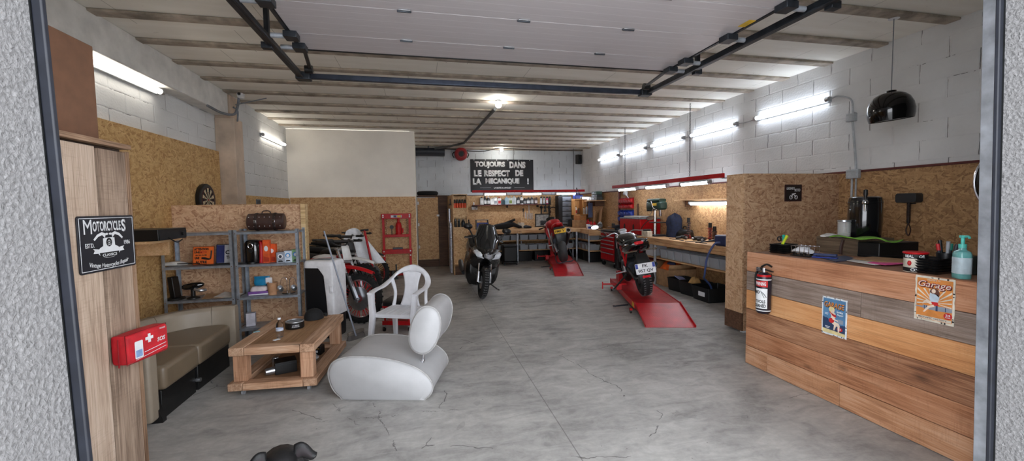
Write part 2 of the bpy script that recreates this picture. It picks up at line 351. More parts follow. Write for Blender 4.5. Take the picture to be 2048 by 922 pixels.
struct('floor', MB().box(-9, 12, 1.06, YB+.3, -.3, 0), FLOOR)
struct('ground', MB().box(-14, 17, -14, 1.058, -.3, 0), mat('bounce_apron_concrete', (226, 225, 222), .9, var=.06, vs=2))  # unseen ground outside, added in a pale tone to bounce skylight onto the ceiling
def panel_mat():
    t = NT('ceiling_panel'); p = t.pos(); x, y, z = t.sep(p); v = t.comb(x, y); n = t.noise(t.map(v, scale=(.5, 3, 1)), 2, 5, .6)
    c = t.ramp(n, [(.3, (238, 234, 224)), (.7, (250, 247, 239))])
    w = t.math('FLOORED_MODULO', t.math('ADD', x, t.math('MULTIPLY', t.math('FLOOR', t.math('DIVIDE', y, .6)), .37)), 1.2); c = t.mix(t.math('MULTIPLY', t.math('LESS_THAN', w, .006), .5), c, (110, 104, 96))
    s = t.noise(v, 3.2, 4, .7, 2); c = t.mix(t.math('MULTIPLY', t.math('GREATER_THAN', s, .69), .3), c, (140, 124, 104)); t.col(c); t.p(rough=.75, spec=.25); return t.m
struct('ceiling', MB().box(-4, XR+.4, 1.2, YB+.3, CEIL, CEIL+.25), panel_mat())
JM = mat('joist_concrete', (170, 158, 144), .85, var=.25, vs=6, bump=.3, bs=30)
# the joists' spacing read at the meeting line with the left wall
k = 0; y = 2.60
while y < YB:
    k += 1
    if y < 10.2: struct('trim_%d' % k, MB().box(-3.0, XR-.002, y-.065, y+.065, CEIL-.028, CEIL-.001), JM, bevel=.008)
    else: struct('trim_%d' % k, MB().box(-.06, XR-.002, y-.065, y+.065, CEIL-.028, CEIL-.001), JM, bevel=.008)
    y += .654
struct('wall_right', MB().box(XR, XR+.3, 1.15, YB+.3, 0, CEIL), BW_YZ)
struct('wall_back', MB().box(-.06, XR, YB, YB+.3, 0, CEIL), BW_XZ)
struct('wall_left', MB().box(-3.3, -3.0, 1.42, 7.5, 0, CEIL), BW_ROW)
struct('wall_left.001', MB().box(-3.3, XL, 7.5, 10.2, 0, CEIL), BW_ROW)
WP = mat('white_wall_panel', (238, 232, 222), .6, var=.03, vs=2)
struct('wall_partition', MB().box(-3.3, -.06, 10.2, 10.32, 0, CEIL-.02), WP)
struct('wall_partition.001', MB().box(-.18, -.06, 10.32, YB+.3, 0, CEIL-.02), WP)
BEAM = mat('beam_paint', (220, 218, 213), .7, var=.08, vs=5, bump=.25, bs=40)
struct('beam', MB().box(-3.0, -2.8, 1.42, 7.28, 3.05, CEIL-.001), BEAM, bevel=.012)
COLM = mat('raw_concrete_column', (200, 180, 160), .85, var=.14, vs=3, bump=.25, bs=26)
struct('column', MB().box(-3.0, -2.73, 7.28, 7.6, 0, 3.02).box(-3.0, -2.78, 7.29, 7.6, 3.02, CEIL-.03), COLM, bevel=.01)
# chipboard cladding
struct('trim_40', MB().box(-2.998, -2.95, 2.0, 7.26, .002, 2.5), OSB_L)
struct('trim_41', MB().box(XL+.002, XL+.02, 7.62, 10.18, .002, 1.85), OSB_L)
struct('trim_42', MB().box(-2.78, -.075, 10.165, 10.198, .14, 1.865), OSB_B)
DW = wood('dark_wood', 'x', (58, 40, 32), (84, 60, 46), (110, 82, 64), world=True)
struct('baseboard_partition', MB().box(-2.78, -.075, 10.17, 10.198, .002, .138), DW)
struct('trim_43', MB().box(XR-.03, XR-.002, 2.0, YB-.04, .002, 1.95), OSB_R)
struct('trim_44', MB().box(.5, XR-.03, YB-.035, YB-.002, .002, 1.95), OSB_B)
DRED = mat('dark_red_angle', (92, 36, 34), .5)
struct('trim_45', MB().box(XR-.05, XR-.003, 2.0, YB-.05, 1.952, 1.975), DRED)
struct('trim_46', MB().box(.5, XR-.05, YB-.04, YB-.003, 1.952, 1.97), mat('dark_ledge', (52, 44, 40), .6))
# front wall with the door opening (exterior render)
def stucco():
    t = NT('stucco'); p = t.pos(); n = t.noise(p, 95, 5, .6, .6); vo = t.voro(p, 70)['Distance']; h = t.math('ADD', n, t.math('MULTIPLY', vo, .6))
    t.col(t.ramp(n, [(.3, (120, 119, 119)), (.7, (150, 149, 149))])); t.p(rough=.9, spec=.2); t.bump(h, .9, .012); return t.m
ST = stucco(); JY = 1.30; DXL, DXR = -1.0, 2.62
ta, tb_ = ay(56, 0, 1.30), ay(150, 885, 1.30); dd = (tb_-ta)/(tb_.z-ta.z); LX = lambda z: (ta+dd*(z-ta.z)).x
ra, rb = ay(2012, 0, 1.30), ay(1990, 922, 1.30); de_ = (rb-ra)/(rb.z-ra.z); RX = lambda z: (ra+de_*(z-ra.z)).x
FXZ = frame((0, JY, 0), (1, 0, 0), (0, 0, 1))
struct('wall_front', MB().prism([(-4.5, 0), (LX(0), 0), (LX(3.02), 3.02), (LX(3.02), 4.2), (-4.5, 4.2)], 0, .25, FXZ), ST)
struct('wall_front.001', MB().prism([(RX(0), 0), (7, 0), (7, 4.2), (RX(3.02), 4.2), (RX(3.02), 3.02)], 0, .25, FXZ), ST)
struct('wall_front.002', MB().box(LX(3.02)+.001, RX(3.02)-.001, 1.05, JY, 3.02, 4.2), ST)
SEAL = mat('rubber_seal', (30, 33, 42), .5, var=.2)
# ================================================================= DOORWAY
def strip(name, p0, p1, w, d, m, label, cat, yb):
    pass
# rubber seals of the door frame (they lean a little, as the frame does)
def seal(label, X, sg_):
    s = thing('door_seal', label, 'seal', (0, JY+.012, 0)); A = Vector((X(0.002)+sg_*.012, 0, .002)); B = Vector((X(3.0)+sg_*.012, 0, 3.0))
    build('seal_strip', MB().beam(A, B, .024, .016, up=(0, 1, 0)), SEAL, s, bevel=.004)
    A2, B2 = A-Vector((sg_*.02, .006, 0)), B-Vector((sg_*.02, .006, 0)); build('seal_lip', MB().beam(A2, B2, .012, .008, up=(0, 1, 0)), mat('brush_black', (12, 15, 17), .9), s)
seal('long black rubber door seal beside the plank cupboard', LX, 1); seal('long black rubber door seal beside the galvanised track and bar', RX, -1)
tr = thing('door_track', 'upright galvanised door track standing at the end of the bar', 'door track')
a, b = ay(1991, 0, 1.46), ay(1969, 922, 1.46); dd_ = (b-a)/(b.z-a.z); b2 = a+dd_*(.002-a.z); a2 = a+dd_*(2.96-a.z)
build('track_channel', MB().beam(a2, b2, .05, .05, up=(0, 1, 0)), GAL, tr, bevel=.004)
off = Vector((-.027, .0, 0)); build('track_lip', MB().beam(a2+off, b2+off, .006, .056, up=(0, 1, 0)), GAL, tr, bevel=.003)
for q in (.3, .62): build('bracket', MB().cbox(a2.lerp(b2, q)+Vector((.03, .02, 0)), (.08, .01, .07)), STL, tr, bevel=.002)
# ================================================================= OVERHEAD SECTIONAL DOOR
def leaf_mat():
    t = NT('door_leaf_paint'); x, y, z = t.sep(t.pos()); r = t.math('LESS_THAN', t.math('FLOORED_MODULO', y, .105), .006)
    n = t.noise(t.map(t.comb(x, y), scale=(4, 130, 1)), 1, 4); t.col(t.mix(t.math('MULTIPLY', r, .35), t.ramp(n, [(.3, (186, 180, 182)), (.7, (197, 191, 193))]), (232, 230, 231)))
    t.p(rough=.38, spec=.4); t.bump(n, .25, .002); return t.m
LEAF = leaf_mat(); DZ = 3.0
gd = thing('garage_door', 'opened white sectional garage door lying overhead under the ceiling', 'garage door', (.81, 1.5, DZ))
jo = [1.6, 2.12, 2.64, 3.155, 3.70, 4.06]
for i in range(5):
    y0, y1 = jo[i]-1.5+.003, jo[i+1]-1.5-.003
    build('door_panel', MB().box(-1.76, 1.76, y0, y1, 0, .04), LEAF, gd, bevel=.004)
build('edge_channel', MB().box(-1.79, -1.765, .1, 2.56, -.006, .05), STL, gd); build('edge_channel', MB().box(1.765, 1.79, .1, 2.56, -.006, .05), STL, gd)
build('bottom_rubber', MB().box(-1.76, 1.76, 2.562, 2.585, -.004, .045), BLK, gd, bevel=.005)
for j in jo[1:5]:
    for fx in (-.875, -.0, .86):
        h = build('hinge', MB().box(fx-.045, fx+.045, j-1.5-.022, j-1.5-.006, -.008, -.001).box(fx-.045, fx+.045, j-1.5+.006, j-1.5+.022, -.008, -.001), ALU, gd, bevel=.002)
        build('hinge_pin', MB().cyl((fx-.05, j-1.5, -.008), (fx+.05, j-1.5, -.008), .007, n=8), STL, h)
for sx in (-1, 1):
    for yy in (1.05, 1.62, 2.2, 2.45):
        br = build('roller_bracket', MB().box(sx*1.76-.05, sx*1.76+.05, yy-.05, yy+.06, -.05, -.002), STL, gd, bevel=.004)
        build('roller', MB().cyl((sx*1.80, yy, -.03), (sx*1.908, yy, -.03), .02, n=12), GAL, br)
    arm = build('lift_arm', MB().beam((sx*1.74, 2.5, -.02), (sx*1.82, 3.05, -.02), .03, .02), STL, gd); build('arm_roller', MB().cyl((sx*1.80, 3.06, -.02), (sx*1.87, 3.06, -.02), .038, n=14), BLK, arm)
build('yellow_sticker', MB().box(1.70, 1.76, 1.33, 1.45, -.0035, -.0015), mat('yellow_label', (216, 176, 40), .5), gd)
rt = thing('door_rail', 'dark steel overhead rail frame that carries the garage door', 'rail', (.81, 1.5, 2.97))
for sx in (-1, 1):
    mb = MB(); mb.box(sx*1.96-.022, sx*1.96+.022, .1, 3.27, -.03, .03); build('side_rail', mb, STL, rt, bevel=.006)
    mb = MB(); mb.box(sx*1.925-.008, sx*1.925+.008, .1, 3.2, -.034, -.02); build('rail_lip', mb, STL, rt, bevel=.003)
    build('corner_bracket', MB().box(sx*1.93-.07, sx*1.93+.07, 3.2, 3.31, -.045, .035), STL, rt, bevel=.01)
    for yy in (.9, 2.35): build('hanger', MB().box(sx*2.0-.004, sx*2.0+.03, yy, yy+.05, -.02, CEIL-2.97-.002).box(sx*2.0-.03, sx*2.0+.05, yy-.005, yy+.055, -.05, -.0), STL, rt, bevel=.003)
build('cross_bar', MB().box(-1.95, 1.95, 3.24, 3.29, -.028, .028), mat('blue_grey_steel', (70, 76, 90), .35, .7), rt, bevel=.008)
# ================================================================= PLANK CUPBOARD
PAL = wood('pallet_wood', 'z', (112, 86, 66), (160, 128, 102), (186, 156, 130), 11, True, .75)
FX = -1.69
cb = thing('plank_cupboard', 'tall cupboard clad in rough upright pallet planks by the doorway', 'cupboard', (FX, 2.1, 0))
build('carcass', MB().box(-.62, -.03, .0, .85, .01, 1.97), wood('carcass_wood', 'z', (40, 30, 24), (62, 48, 38), (84, 66, 52)), cb, bevel=.004)
PLM = [wood('pallet_wood_brown', 'z', (70, 54, 42), (98, 76, 62), (124, 100, 82), 11, True, .75), wood('pallet_wood_pale', 'z', (146, 124, 106), (186, 164, 144), (206, 186, 168), 11, True, .75), wood('pallet_wood_grey', 'z', (106, 88, 74), (154, 132, 114), (182, 160, 140), 9, True, .75)]
for y0, y1, dz, dx, pm_ in ((.0, .16, 0, -.008, 0), (.17, .368, .01, -.016, 0), (.386, .60, 0, 0, 1), (.64, .85, -.004, -.006, 2)):
    build('plank', MB().box(-.028, dx, y0, y1, .012, 1.955+dz), PLM[pm_], cb, bevel=.003)
build('side_batten', MB().box(-.6, -.004, .856, .885, .012, 1.96), PAL, cb, bevel=.003)
build('top_board', MB().box(-.64, .012, .0, .88, 1.972, 2.0), wood('pallet_wood_flat', 'y', (120, 94, 74), (170, 138, 112), (196, 166, 140), 11, False, .75), cb, bevel=.003)
solo('hardboard_box', MB().box(-2.5, -1.8, 2.32, 2.92, 2.003, 2.55), mat('brown_hardboard', (128, 92, 70), .75, var=.06), 'large plain brown hardboard box standing on the plank cupboard', 'box', bevel=.004)
# black motorcycle sign
o = ax(209, 487, FX+.004); SM = frame((FX+.006, 2.747, 1.432), (0, 1, 0), (0, .0, 1))
sg = thing('motorcycle_sign', 'black metal sign with a white motorcycle front screwed to the plank cupboard', 'sign', M=SM)
sw, sh = .43, .30
build('sign_plate', MB().prism(rrect(-sw/2, sw/2, -sh/2, sh/2, .015), -.004, .002), mat('sign_black', (32, 33, 40), .35, var=.15), sg, bevel=.001)
mb = MB()
for a, b in (((-.203, -.138), (.203, -.138)), ((.203, -.138), (.203, .138)), ((.203, .138), (-.203, .138)), ((-.203, .138), (-.203, -.138))): mb.beam((*a, .0025), (*b, .0025), .003, .001)
build('border', mb, INK, sg)
text('lettering', 'M', INK, T(-.147, .093, .0024), .056, .075, sg, 0); text('lettering', 'OTORCYCLE', INK, T(-.005, .094, .0024), .215, .055, sg, .03); text('lettering', 'S', INK, T(.125, .093, .0024), .036, .072, sg, .03)
text('lettering', 'ESTD.', INK, T(-.14, -.005, .0024), .062, .024, sg, .02); text('lettering', '1986', INK, T(.145, -.005, .0024), .05, .024, sg, .02)
text('lettering', 'Vintage Motorcycles Repair', INK, T(0, -.108, .0024), .30, .03, sg, .012, shear=.3, arc=-.016)
mb = MB()
for s_ in (-1, 1):
    mb.prism([(s_*.02, .052), (s_*.05, .062), (s_*.085, .05), (s_*.112, .026), (s_*.105, .018), (s_*.078, .038), (s_*.048, .046), (s_*.03, .03)], .0022, .003)
    mb.prism(ell(s_*.014, .05, .011, .006, 12), .0022, .003); mb.prism([(s_*.033, .028), (s_*.043, .028), (s_*.047, -.04), (s_*.035, -.04)], .0022, .003)
    mb.prism([(s_*.075, -.03), (s_*.12, -.024), (s_*.108, -.034), (s_*.118, -.05), (s_*.08, -.052)], .0022, .0027)
mb.prism([(-.032, .03), (.032, .03), (.036, -.03), (-.036, -.03)], .0021, .0028)
mb.prism(ell(0, -.045, .085, .036), .0021, .0026); build('emblem', mb, INK, sg, flat=True)
mb = MB(); mb.prism(ell(0, .004, .022, .024), .0028, .0033); mb.prism([(-.075, -.05), (.075, -.05), (.07, -.072), (0, -.08), (-.07, -.072)], .0027, .0032); build('emblem_detail', mb, DINK, sg, flat=True)
mb = MB()
for dy in (.012, 0, -.01): mb.prism([(-.014, dy-.006), (0, dy+.006), (.014, dy-.006), (0, dy+.001)], .0033, .0037)
build('chevron', mb, INK, sg, flat=True); text('lettering', 'CLASSICS', INK, T(0, -.064, .0033), .11, .015, sg, .02)
# first aid bag
AID = mat('red_nylon', (196, 30, 42), .6, bump=.3, bs=200)
BM = frame(ax(290, 688, -1.585)+Vector((0, .0, 0)), (.2, .98, .0), (0, .02, 1)) 
fa = thing('first_aid_bag', 'red first aid bag with a white cross hung on the plank cupboard', 'bag', M=BM @ T(.015, .0, .0) @ Matrix.Scale(.73, 4))
build('bag_body', MB().loft([(-.19, 0, -.05, .098, .055), (-.183, 0, -.05, .112, .065), (0, 0, -.05, .118, .068), (.183, 0, -.05, .112, .065), (.19, 0, -.05, .098, .055)], 32, 7), AID, fa, bevel=.006)
build('bag_seam', MB().tube([(-.19, -.115, -.0), (.19, -.115, 0), (.192, .115, 0), (-.192, .115, 0)], .003, 6, closed=True), mat('dark_red_trim', (140, 20, 30), .6), fa)
build('zip', MB().tube([(-.195, .09, -.05), (-.198, -.09, -.05)], .004, 6).cbox((-.2, -.112, -.05), (.01, .03, .006)), mat('dark_red_trim', (140, 20, 30), .6), fa)
build('cross', MB().box(-.012, .012, -.02+.03, .05+.03, .019, .0215).box(-.036, .036, .003+.03, .027+.03, .019, .0216), INK, fa)
poly('label_patch', rrect(-.135, -.062, -.085, .05, .008), INK, T(0, 0, .0195), fa); poly('label_window', rrect(-.128, -.07, -.075, -.02, .004), mat('pale_blue_ink', (140, 170, 214), .5), T(0, 0, .0203), fa)
text('lettering', 'SOS', INK, T(.115, .005, .0195), .08, .035, fa, .02, shear=.2); text('lettering', 'TROUSSE', INK, T(.13, .09, .0195), .06, .012, fa, .01)
mb = MB().beam((-.05, -.055, .02), (.16, -.04, .02), .004, .002).beam((-.13, -.093, .02), (.16, -.068, .02), .003, .002); build('stripe', mb, INK, fa)
build('hanging_strap', MB().cbox((-.15, .0, -.118), (.05, .05, .01)), BLK, fa)
# ================================================================= DARTBOARD on the left chipboard
c = ax(407, 400, -2.945); DM = frame((-2.946, c.y, c.z), (0, 1, 0), (0, 0, 1))
db = thing('dartboard', 'round black dartboard hung on the golden chipboard wall', 'dartboard', M=DM)
build('board', MB().lathe([(0, .0), (.22, .0), (.225, .01), (.225, .05), (.215, .06), (0, .06)], 48), BLK, db)
m1, m2 = MB(), MB()
for i in range(20):
    a0, a1 = 2*pi*(i-.5)/20, 2*pi*(i+.5)/20
    (m1 if i % 2 else m2).prism([(.014*cos(a0), .014*sin(a0)), (.17*cos(a0), .17*sin(a0)), (.17*cos(a1), .17*sin(a1)), (.014*cos(a1), .014*sin(a1))], .0602, .063)
build('pale_segment_tile', m1, mat('sisal_cream', (206, 192, 158), .9), db, flat=True); build('dark_segment_tile', m2, mat('sisal_black', (22, 22, 22), .9), db, flat=True)
for r in (.105, .168): build('ring_wire', MB().torus((0, 0, .063), (0, 0, 1), r, .003, 40, 6), mat('ring_brown', (110, 52, 44), .8), db)
build('wall_mount', MB().cyl((0, 0, -.002), (0, 0, .0), .05), STL, db); build('bullseye', MB().cyl((0, 0, .06), (0, 0, .066), .014, n=16), mat('bull_red', (150, 40, 40), .7), db)
# ================================================================= PARTITION with racks
PY = 5.9
struct('partition', MB().box(-2.948, -1.49, PY, PY+.1, .002, 1.665), OSB_P)
struct('trim_50', MB().box(-1.488, -1.435, PY-.04, PY+.1, .002, 1.672), OSB_PY)
struct('trim_51', MB().box(-2.948, -1.49, PY-.0, PY+.1, 1.667, 1.676), OSB_XY)
RK = mat('zinc_rack', (160, 168, 178), .38, .55, var=.15)
def rack(x0, x1, label):
    r = thing('shelving_rack', label, 'shelving', (x0, 5.54, 0), 0, 'steel racks along the chipboard partition'); w = x1-x0; dp = .32
    for (px, py) in ((0, 0), (w, 0), (0, dp), (w, dp)):
        sx = 1 if px == 0 else -1; sy = 1 if py == 0 else -1
        p = build('post', MB().box(min(px, px+sx*.035), max(px, px+sx*.035), min(py, py+sy*.003), max(py, py+sy*.003), 0.004, 1.37).box(min(px, px+sx*.003), max(px, px+sx*.003), min(py, py+sy*.035), max(py, py+sy*.035), 0.004, 1.37), RK, r)
        for z in (.18, .545, .94, 1.325): build('bolt', MB().cyl((px+sx*.018, py-sy*.002, z), (px+sx*.018, py-sy*.006, z), .006, n=8), CHR, p)
    for z in (.15, .53, .925, 1.315): build('shelf', MB().box(.004, w-.004, .004, dp-.004, z+.027, z+.031).box(.004, w-.004, .004, .006, z, z+.03).box(.004, w-.004, dp-.006, dp-.004, z, z+.03), RK, r)
    return r
rack(-2.9, -2.165, 'grey steel rack behind the beige sofa, holding the orange sign')
rack(-2.15, -1.445, 'grey steel rack at the partition end, holding the coffee machine')
SZ = {1: .562, 2: .957, 3: 1.347, 0: .182}
def on(px, py, lv, y=5.7): v = ay(px, py, y); return (v.x, y, SZ[lv])
# orange sign and blue sign
def litsign(px, w, h, y, base, edge, label, name, tilt=-.16):
    x = ay(px, 500, y).x; M_ = Matrix.Translation((x, y, SZ[2]+.003)) @ Matrix.Rotation(tilt, 4, 'X') @ frame((0, 0, 0), (1, 0, 0), (0, 0, 1))
    s = thing(name, label, 'sign', M=M_); build('plate', MB().prism(rrect(-w/2, w/2, 0, h, .01), -.006, 0), edge, s, bevel=.001); poly('face', rrect(-w/2+.008, w/2-.008, .008, h-.008, .008), base, T(0, 0, .0003), s); return s
ORS = mat('sign_orange', (226, 106, 38), .5, var=.06)
s = litsign(405, .285, .25, 5.66, ORS, mat('sign_brown_edge', (120, 52, 24), .5), 'small orange metal sign with black lettering leaning on the rack shelf', 'orange_sign')
for tx, z, w, h, k in (('ATTENTION', .212, .19, .03, DINK), ('UNE', .17, .075, .028, DINK), ('PEUT EN CACHER', .13, .15, .016, DINK), ('UNE', .092, .06, .03, DINK), ('AUTRE', .035, .15, .034, DINK)):
    text('lettering', tx, k, T(-.03 if w > .1 else -.085, z, .0012), w, h*1.1, s, .05)
text('lettering', 'MOTO', RINK, T(0, .17, .0012), .085, .03, s, .03)
build('exhaust_outline', MB().tube([(.105, .19, .003), (.1, .12, .003), (.085, .075, .003), (.02, .085, .003), (-.02, .09, .003)], [.01, .008, .01, .016, .012], 8, 4), DINK, s)
s.scale = (.8, .88, 1)
s = litsign(450, .21, .235, 5.7, mat('sign_pale', (206, 208, 214), .5), DINK, 'blue and white metal sign half behind the rack post', 'blue_sign')
poly('blue_band', [(-.1, .01), (-.015, .01), (-.015, .225), (-.1, .225)], mat('sign_navy', (40, 50, 104), .5), T(0, 0, .001), s)
text('lettering', 'CO', DINK, T(.045, .135, .0016), .1, .05, s, .03); text('lettering', 'TION', DINK, T(.05, .075, .0016), .09, .04, s, .03); build('plus_mark', MB().box(.03, .05, .197, .201, .001, .002).box(.038, .042, .19, .209, .001, .0021), DINK, s)
# white rag and cable on the rack
p = on(350, 532, 2, 5.66); solo('white_remote', MB(T(*p)).loft([(-.12, 0, .02, .02, .012), (-.1, 0, .026, .045, .02), (0, 0, .03, .05, .027), (.06, .01, .028, .04, .024), (.12, .02, .02, .02, .012)], 14), mat('white_cloth', (214, 210, 204), .8), 'crumpled white cloth with a black patch on the rack shelf', 'cloth')
solo('power_cable', MB().tube([(-2.78, 5.62, SZ[2]+.03), (-2.6, 5.6, SZ[2]+.03), (-2.45, 5.57, SZ[2]+.006), (-2.3, 5.6, SZ[2]+.006), (-2.1, 5.6, SZ[2]+.006), (-1.98, 5.7, SZ[2]+.008)], .005, 8, 6), BLK, 'black cable lying along the rack shelf below the signs', 'cable')
# coffee machine
p = on(507, 500, 2, 5.68); cm = thing('coffee_machine', 'black capsule coffee machine with a red back on the rack shelf', 'coffee machine', p); cm.scale = (.84, .85, 1.0)
build('body', MB().loft([(.0, 0, 0, .10, .1), (.02, 0, 0, .105, .105), (.15, 0, 0, .112, .11), (.24, 0, 0, .108, .105), (.275, 0, .0, .085, .085), (.285, 0, 0, .05, .05)], 24, 2.6, 'z'), GLB, cm)
build('red_back', MB().loft([(.0, .10, .05, .05, .11), (.2, .105, .05, .055, .112), (.26, .09, .05, .045, .09), (.27, .09, .05, .02, .05)], 18, 2.8, 'z'), RED, cm)
build('lever_ring', MB().torus((0, -.108, .215), (0, 1, .1), .03, .006, 20, 8), CHR, cm); build('brew_head', MB().cyl((0, -.085, .16), (0, -.125, .16), .03, .026), BLK, cm); build('drip_tray', MB().cyl((0, -.07, .0), (0, -.07, .02), .07), BLK, cm)
# orange cartons
for (px, y, w, h, lb) in ((534, 5.66, .075, .28, 'tall orange carton of coffee capsules beside the black machine'), (544, 5.71, .1, .225, 'shorter orange carton standing against the tall orange one')):
    q = on(px, 500, 2, y); c = thing('capsule_carton', lb, 'carton', q, random.uniform(-.1, .15)); build('carton', MB().box(-w/2, w/2, -.03, .03, 0, h), mat('carton_orange', (226, 92, 38), .5), c, bevel=.002)
    poly('printed_panel', ell(0, h*.62, w*.3, h*.12), INK, frame((0, -.031, 0), (1, 0, 0), (0, 0, 1)), c); poly('printed_band', [(-w/2+.006, .012), (w/2-.006, .012), (w/2-.006, .06), (-w/2+.006, .08)], mat('deep_orange', (176, 52, 24), .5), frame((0, -.031, 0), (1, 0, 0), (0, 0, 1)), c)
for (px, y, w, h, cc, lb, ic) in ((562, 5.6, .085, .13, (150, 156, 168), 'small grey capsule box with a round picture, nearest the orange cartons', (40, 44, 60)), (577, 5.63, .085, .14, (206, 218, 232), 'small pale blue capsule box between the grey and the green one', (60, 140, 200)), (592, 5.67, .085, .15, (120, 160, 110), 'small green capsule box next to the rack end post', (60, 120, 190))):
    q = on(px, 505, 2, y); c = thing('capsule_box', lb, 'box', q, .1, 'capsule boxes on the rack'); build('carton', MB().box(-w/2, w/2, -.05, .05, 0, h), mat('box_%d' % cc[0], cc, .5), c, bevel=.002)
    FM = frame((0, -.051, 0), (1, 0, 0), (0, 0, 1)); poly('printed_circle', ell(0, h*.62, w*.33, w*.33), INK if cc[0] == 150 else mat('ic%d' % ic[2], ic, .5), FM, c); poly('printed_spot', ell(0, h*.6, w*.2, w*.22), mat('ic%d' % ic[2], ic, .5) if cc[0] == 150 else INK, FM, c, z=.0008); poly('printed_foot', [(-w*.35, .012), (w*.35, .012), (w*.2, .03), (-w*.2, .03)], DINK, FM, c)
# leather roll bag on top
LEA = mat('brown_leather', (62, 40, 34), .42, bump=.4, bs=60); p = on(534, 456, 3, 5.68)
lb = thing('leather_tool_roll', 'dark brown studded leather barrel bag lying on top of the racks', 'bag', p+Vector((0, 0, .006)) if hasattr(p, 'xyz') else (p[0], p[1], p[2]+.006), .06)
build('barrel', MB().lathe([(.0, -.2), (.085, -.2), (.098, -.19), (.104, 0), (.098, .19), (.085, .2), (0, .2)], 28, (0, 0, .106), (1, 0, 0)), LEA, lb)
for x in (-.1, .1): st = build('strap', MB().torus((x, 0, .104), (1, 0, 0), .105, .006, 32, 6, 3), mat('dark_leather', (40, 27, 24), .5), lb); build('buckle', MB().cbox((x, -.108, .11), (.03, .008, .035)), CHR, st, bevel=.002)
for i in range(7):
    for a in (-.5, .6): build('stud', MB().sphere((-.17+i*.056, -.1035*cos(a), .104+.1035*sin(a)), .006, 8, 6), ALU, lb)
build('handle', MB().tube([(-.05, 0, .205), (-.03, 0, .235), (.03, 0, .235), (.05, 0, .205)], .007, 8, 5), LEA, lb)
# black amplifier on a bracket shelf at the left wall
ws = thing('wall_shelf', 'raw wood bracket shelf fixed to the chipboard above the sofa', 'shelf', (-2.945, 4.9, 1.29)); PINE = wood('pine', 'y', (176, 134, 92), (206, 168, 124), (222, 190, 150), 12, False, .6)
build('shelf_board', MB().box(0, .42, -.25, .33, .0, .025), PINE, ws, bevel=.002); build('bracket', MB().box(.0, .3, .3, .33, -.16, -.001), PINE, ws, bevel=.002)
am = thing('amplifier', 'flat black amplifier box on the raw wood wall shelf', 'amplifier', (-2.66, 4.93, 1.317)); build('case', MB().box(-.2, .2, -.25, .25, 0, .11), BLK, am, bevel=.006); build('front_plate', MB().box(.201, .206, -.24, .24, .01, .09), BLK, am, bevel=.002); build('knob', MB().cyl((.206, .16, .05), (.222, .16, .05), .018), BLK, am); build('cable', MB().tube([(.21, -.1, .02), (.23, 0, -.03), (.22, .12, -.01)], .006, 8, 6), BLK, am)
# lower shelf: router, camera stand, papers
p = on(353, 612, 1, 5.66); ro = thing('internet_router', 'upright black router on the rack shelf behind the sofa', 'router', p, -.2); build('shell', MB().add([(-.03, -.05, .02), (.03, -.05, .02), (.03, .05, .02), (-.03, .05, .02), (-.055, -.05, .27), (.005, -.05, .27), (.005, .05, .27), (-.055, .05, .27)], [(0, 3, 2, 1), (4, 5, 6, 7), (0, 1, 5, 4), (1, 2, 6, 5), (2, 3, 7, 6), (3, 0, 4, 7)]), BLK, ro, bevel=.008); build('base', MB().loft([(0, 0, 0, .09, .1), (.02, 0, 0, .08, .09), (.03, 0, 0, .04, .06)], 20, 2.4, 'z'), BLK, ro)
p = on(388, 608, 1, 5.66); ro = thing('desk_fan', 'black gadget on a round stand between router and papers', 'gadget', p, .15); ro.scale = (.75, .8, .95); build('base', MB().lathe([(0, 0), (.09, 0), (.085, .015), (.03, .03), (.03, .12), (0, .12)], 24), BLK, ro); build('head', MB().loft([(-.14, 0, .15, .02, .02), (-.1, 0, .15, .05, .035), (0, 0, .155, .06, .045), (.1, -.0, .165, .05, .035), (.15, 0, .17, .02, .015)], 18), GLB, ro); build('side_arm', MB().tube([(.03, -.05, .12), (.12, -.06, .1), (.18, -.02, .1)], .018, 8, 4), ALU, ro)
for k_, (px, r_, m_, lb) in enumerate(((433, .1, CARD, 'open brown cardboard flap lying on the rack shelf'), (458, -.3, mat('paper_white', (214, 210, 204), .8), 'loose white paper sheets lying near the rack post'))):
    p = on(px, 606, 1, 5.67); solo('paper_sheet', MB(rotz(r_, (p[0], p[1], p[2]+.002+.004*k_))).add([(-.12, -.09, 0), (.12, -.09, .0), (.12, .09, .01), (-.12, .09, .03), (-.12, -.09, .003), (.12, -.09, .003), (.12, .09, .013), (-.12, .09, .033)], [(0, 3, 2, 1), (4, 5, 6, 7), (0, 1, 5, 4), (1, 2, 6, 5), (2, 3, 7, 6), (3, 0, 4, 7)]), m_, lb, 'paper')
# right lower shelf: wipes, blue bag, cup, carafe set
p = on(523, 598, 1, 5.68); wp = thing('wipes_box', 'purple and white wipes box on the rack shelf', 'box', p, .05); build('lower_pack', MB().box(-.13, .13, -.06, .06, 0, .05), mat('purple_print', (118, 76, 150), .5), wp, bevel=.008); build('upper_pack', MB().loft([(.05, -.02, 0, .09, .055), (.07, -.01, 0, .1, .06), (.1, 0, 0, .09, .05), (.108, 0, 0, .06, .03)], 20, 4, 'z'), mat('pack_white', (226, 214, 214), .5), wp); poly('printed_band', [(-.12, .006), (.12, .006), (.12, .024), (-.12, .016)], INK, frame((0, -.061, 0), (1, 0, 0), (0, 0, 1)), wp)
p = on(523, 577, 1, 5.7); solo('blue_snack_bag', MB(T(p[0], p[1], SZ[1]+.112)).loft([(0, 0, 0, .075, .03, 2), (.03, 0, 0, .08, .04, 2.5), (.08, .01, 0, .085, .03, 2.5), (.11, .012, 0, .09, .006, 3)], 18, 3, 'z'), mat('cyan_foil', (30, 130, 176), .3), 'crumpled bright blue bag lying on the wipes box', 'bag')
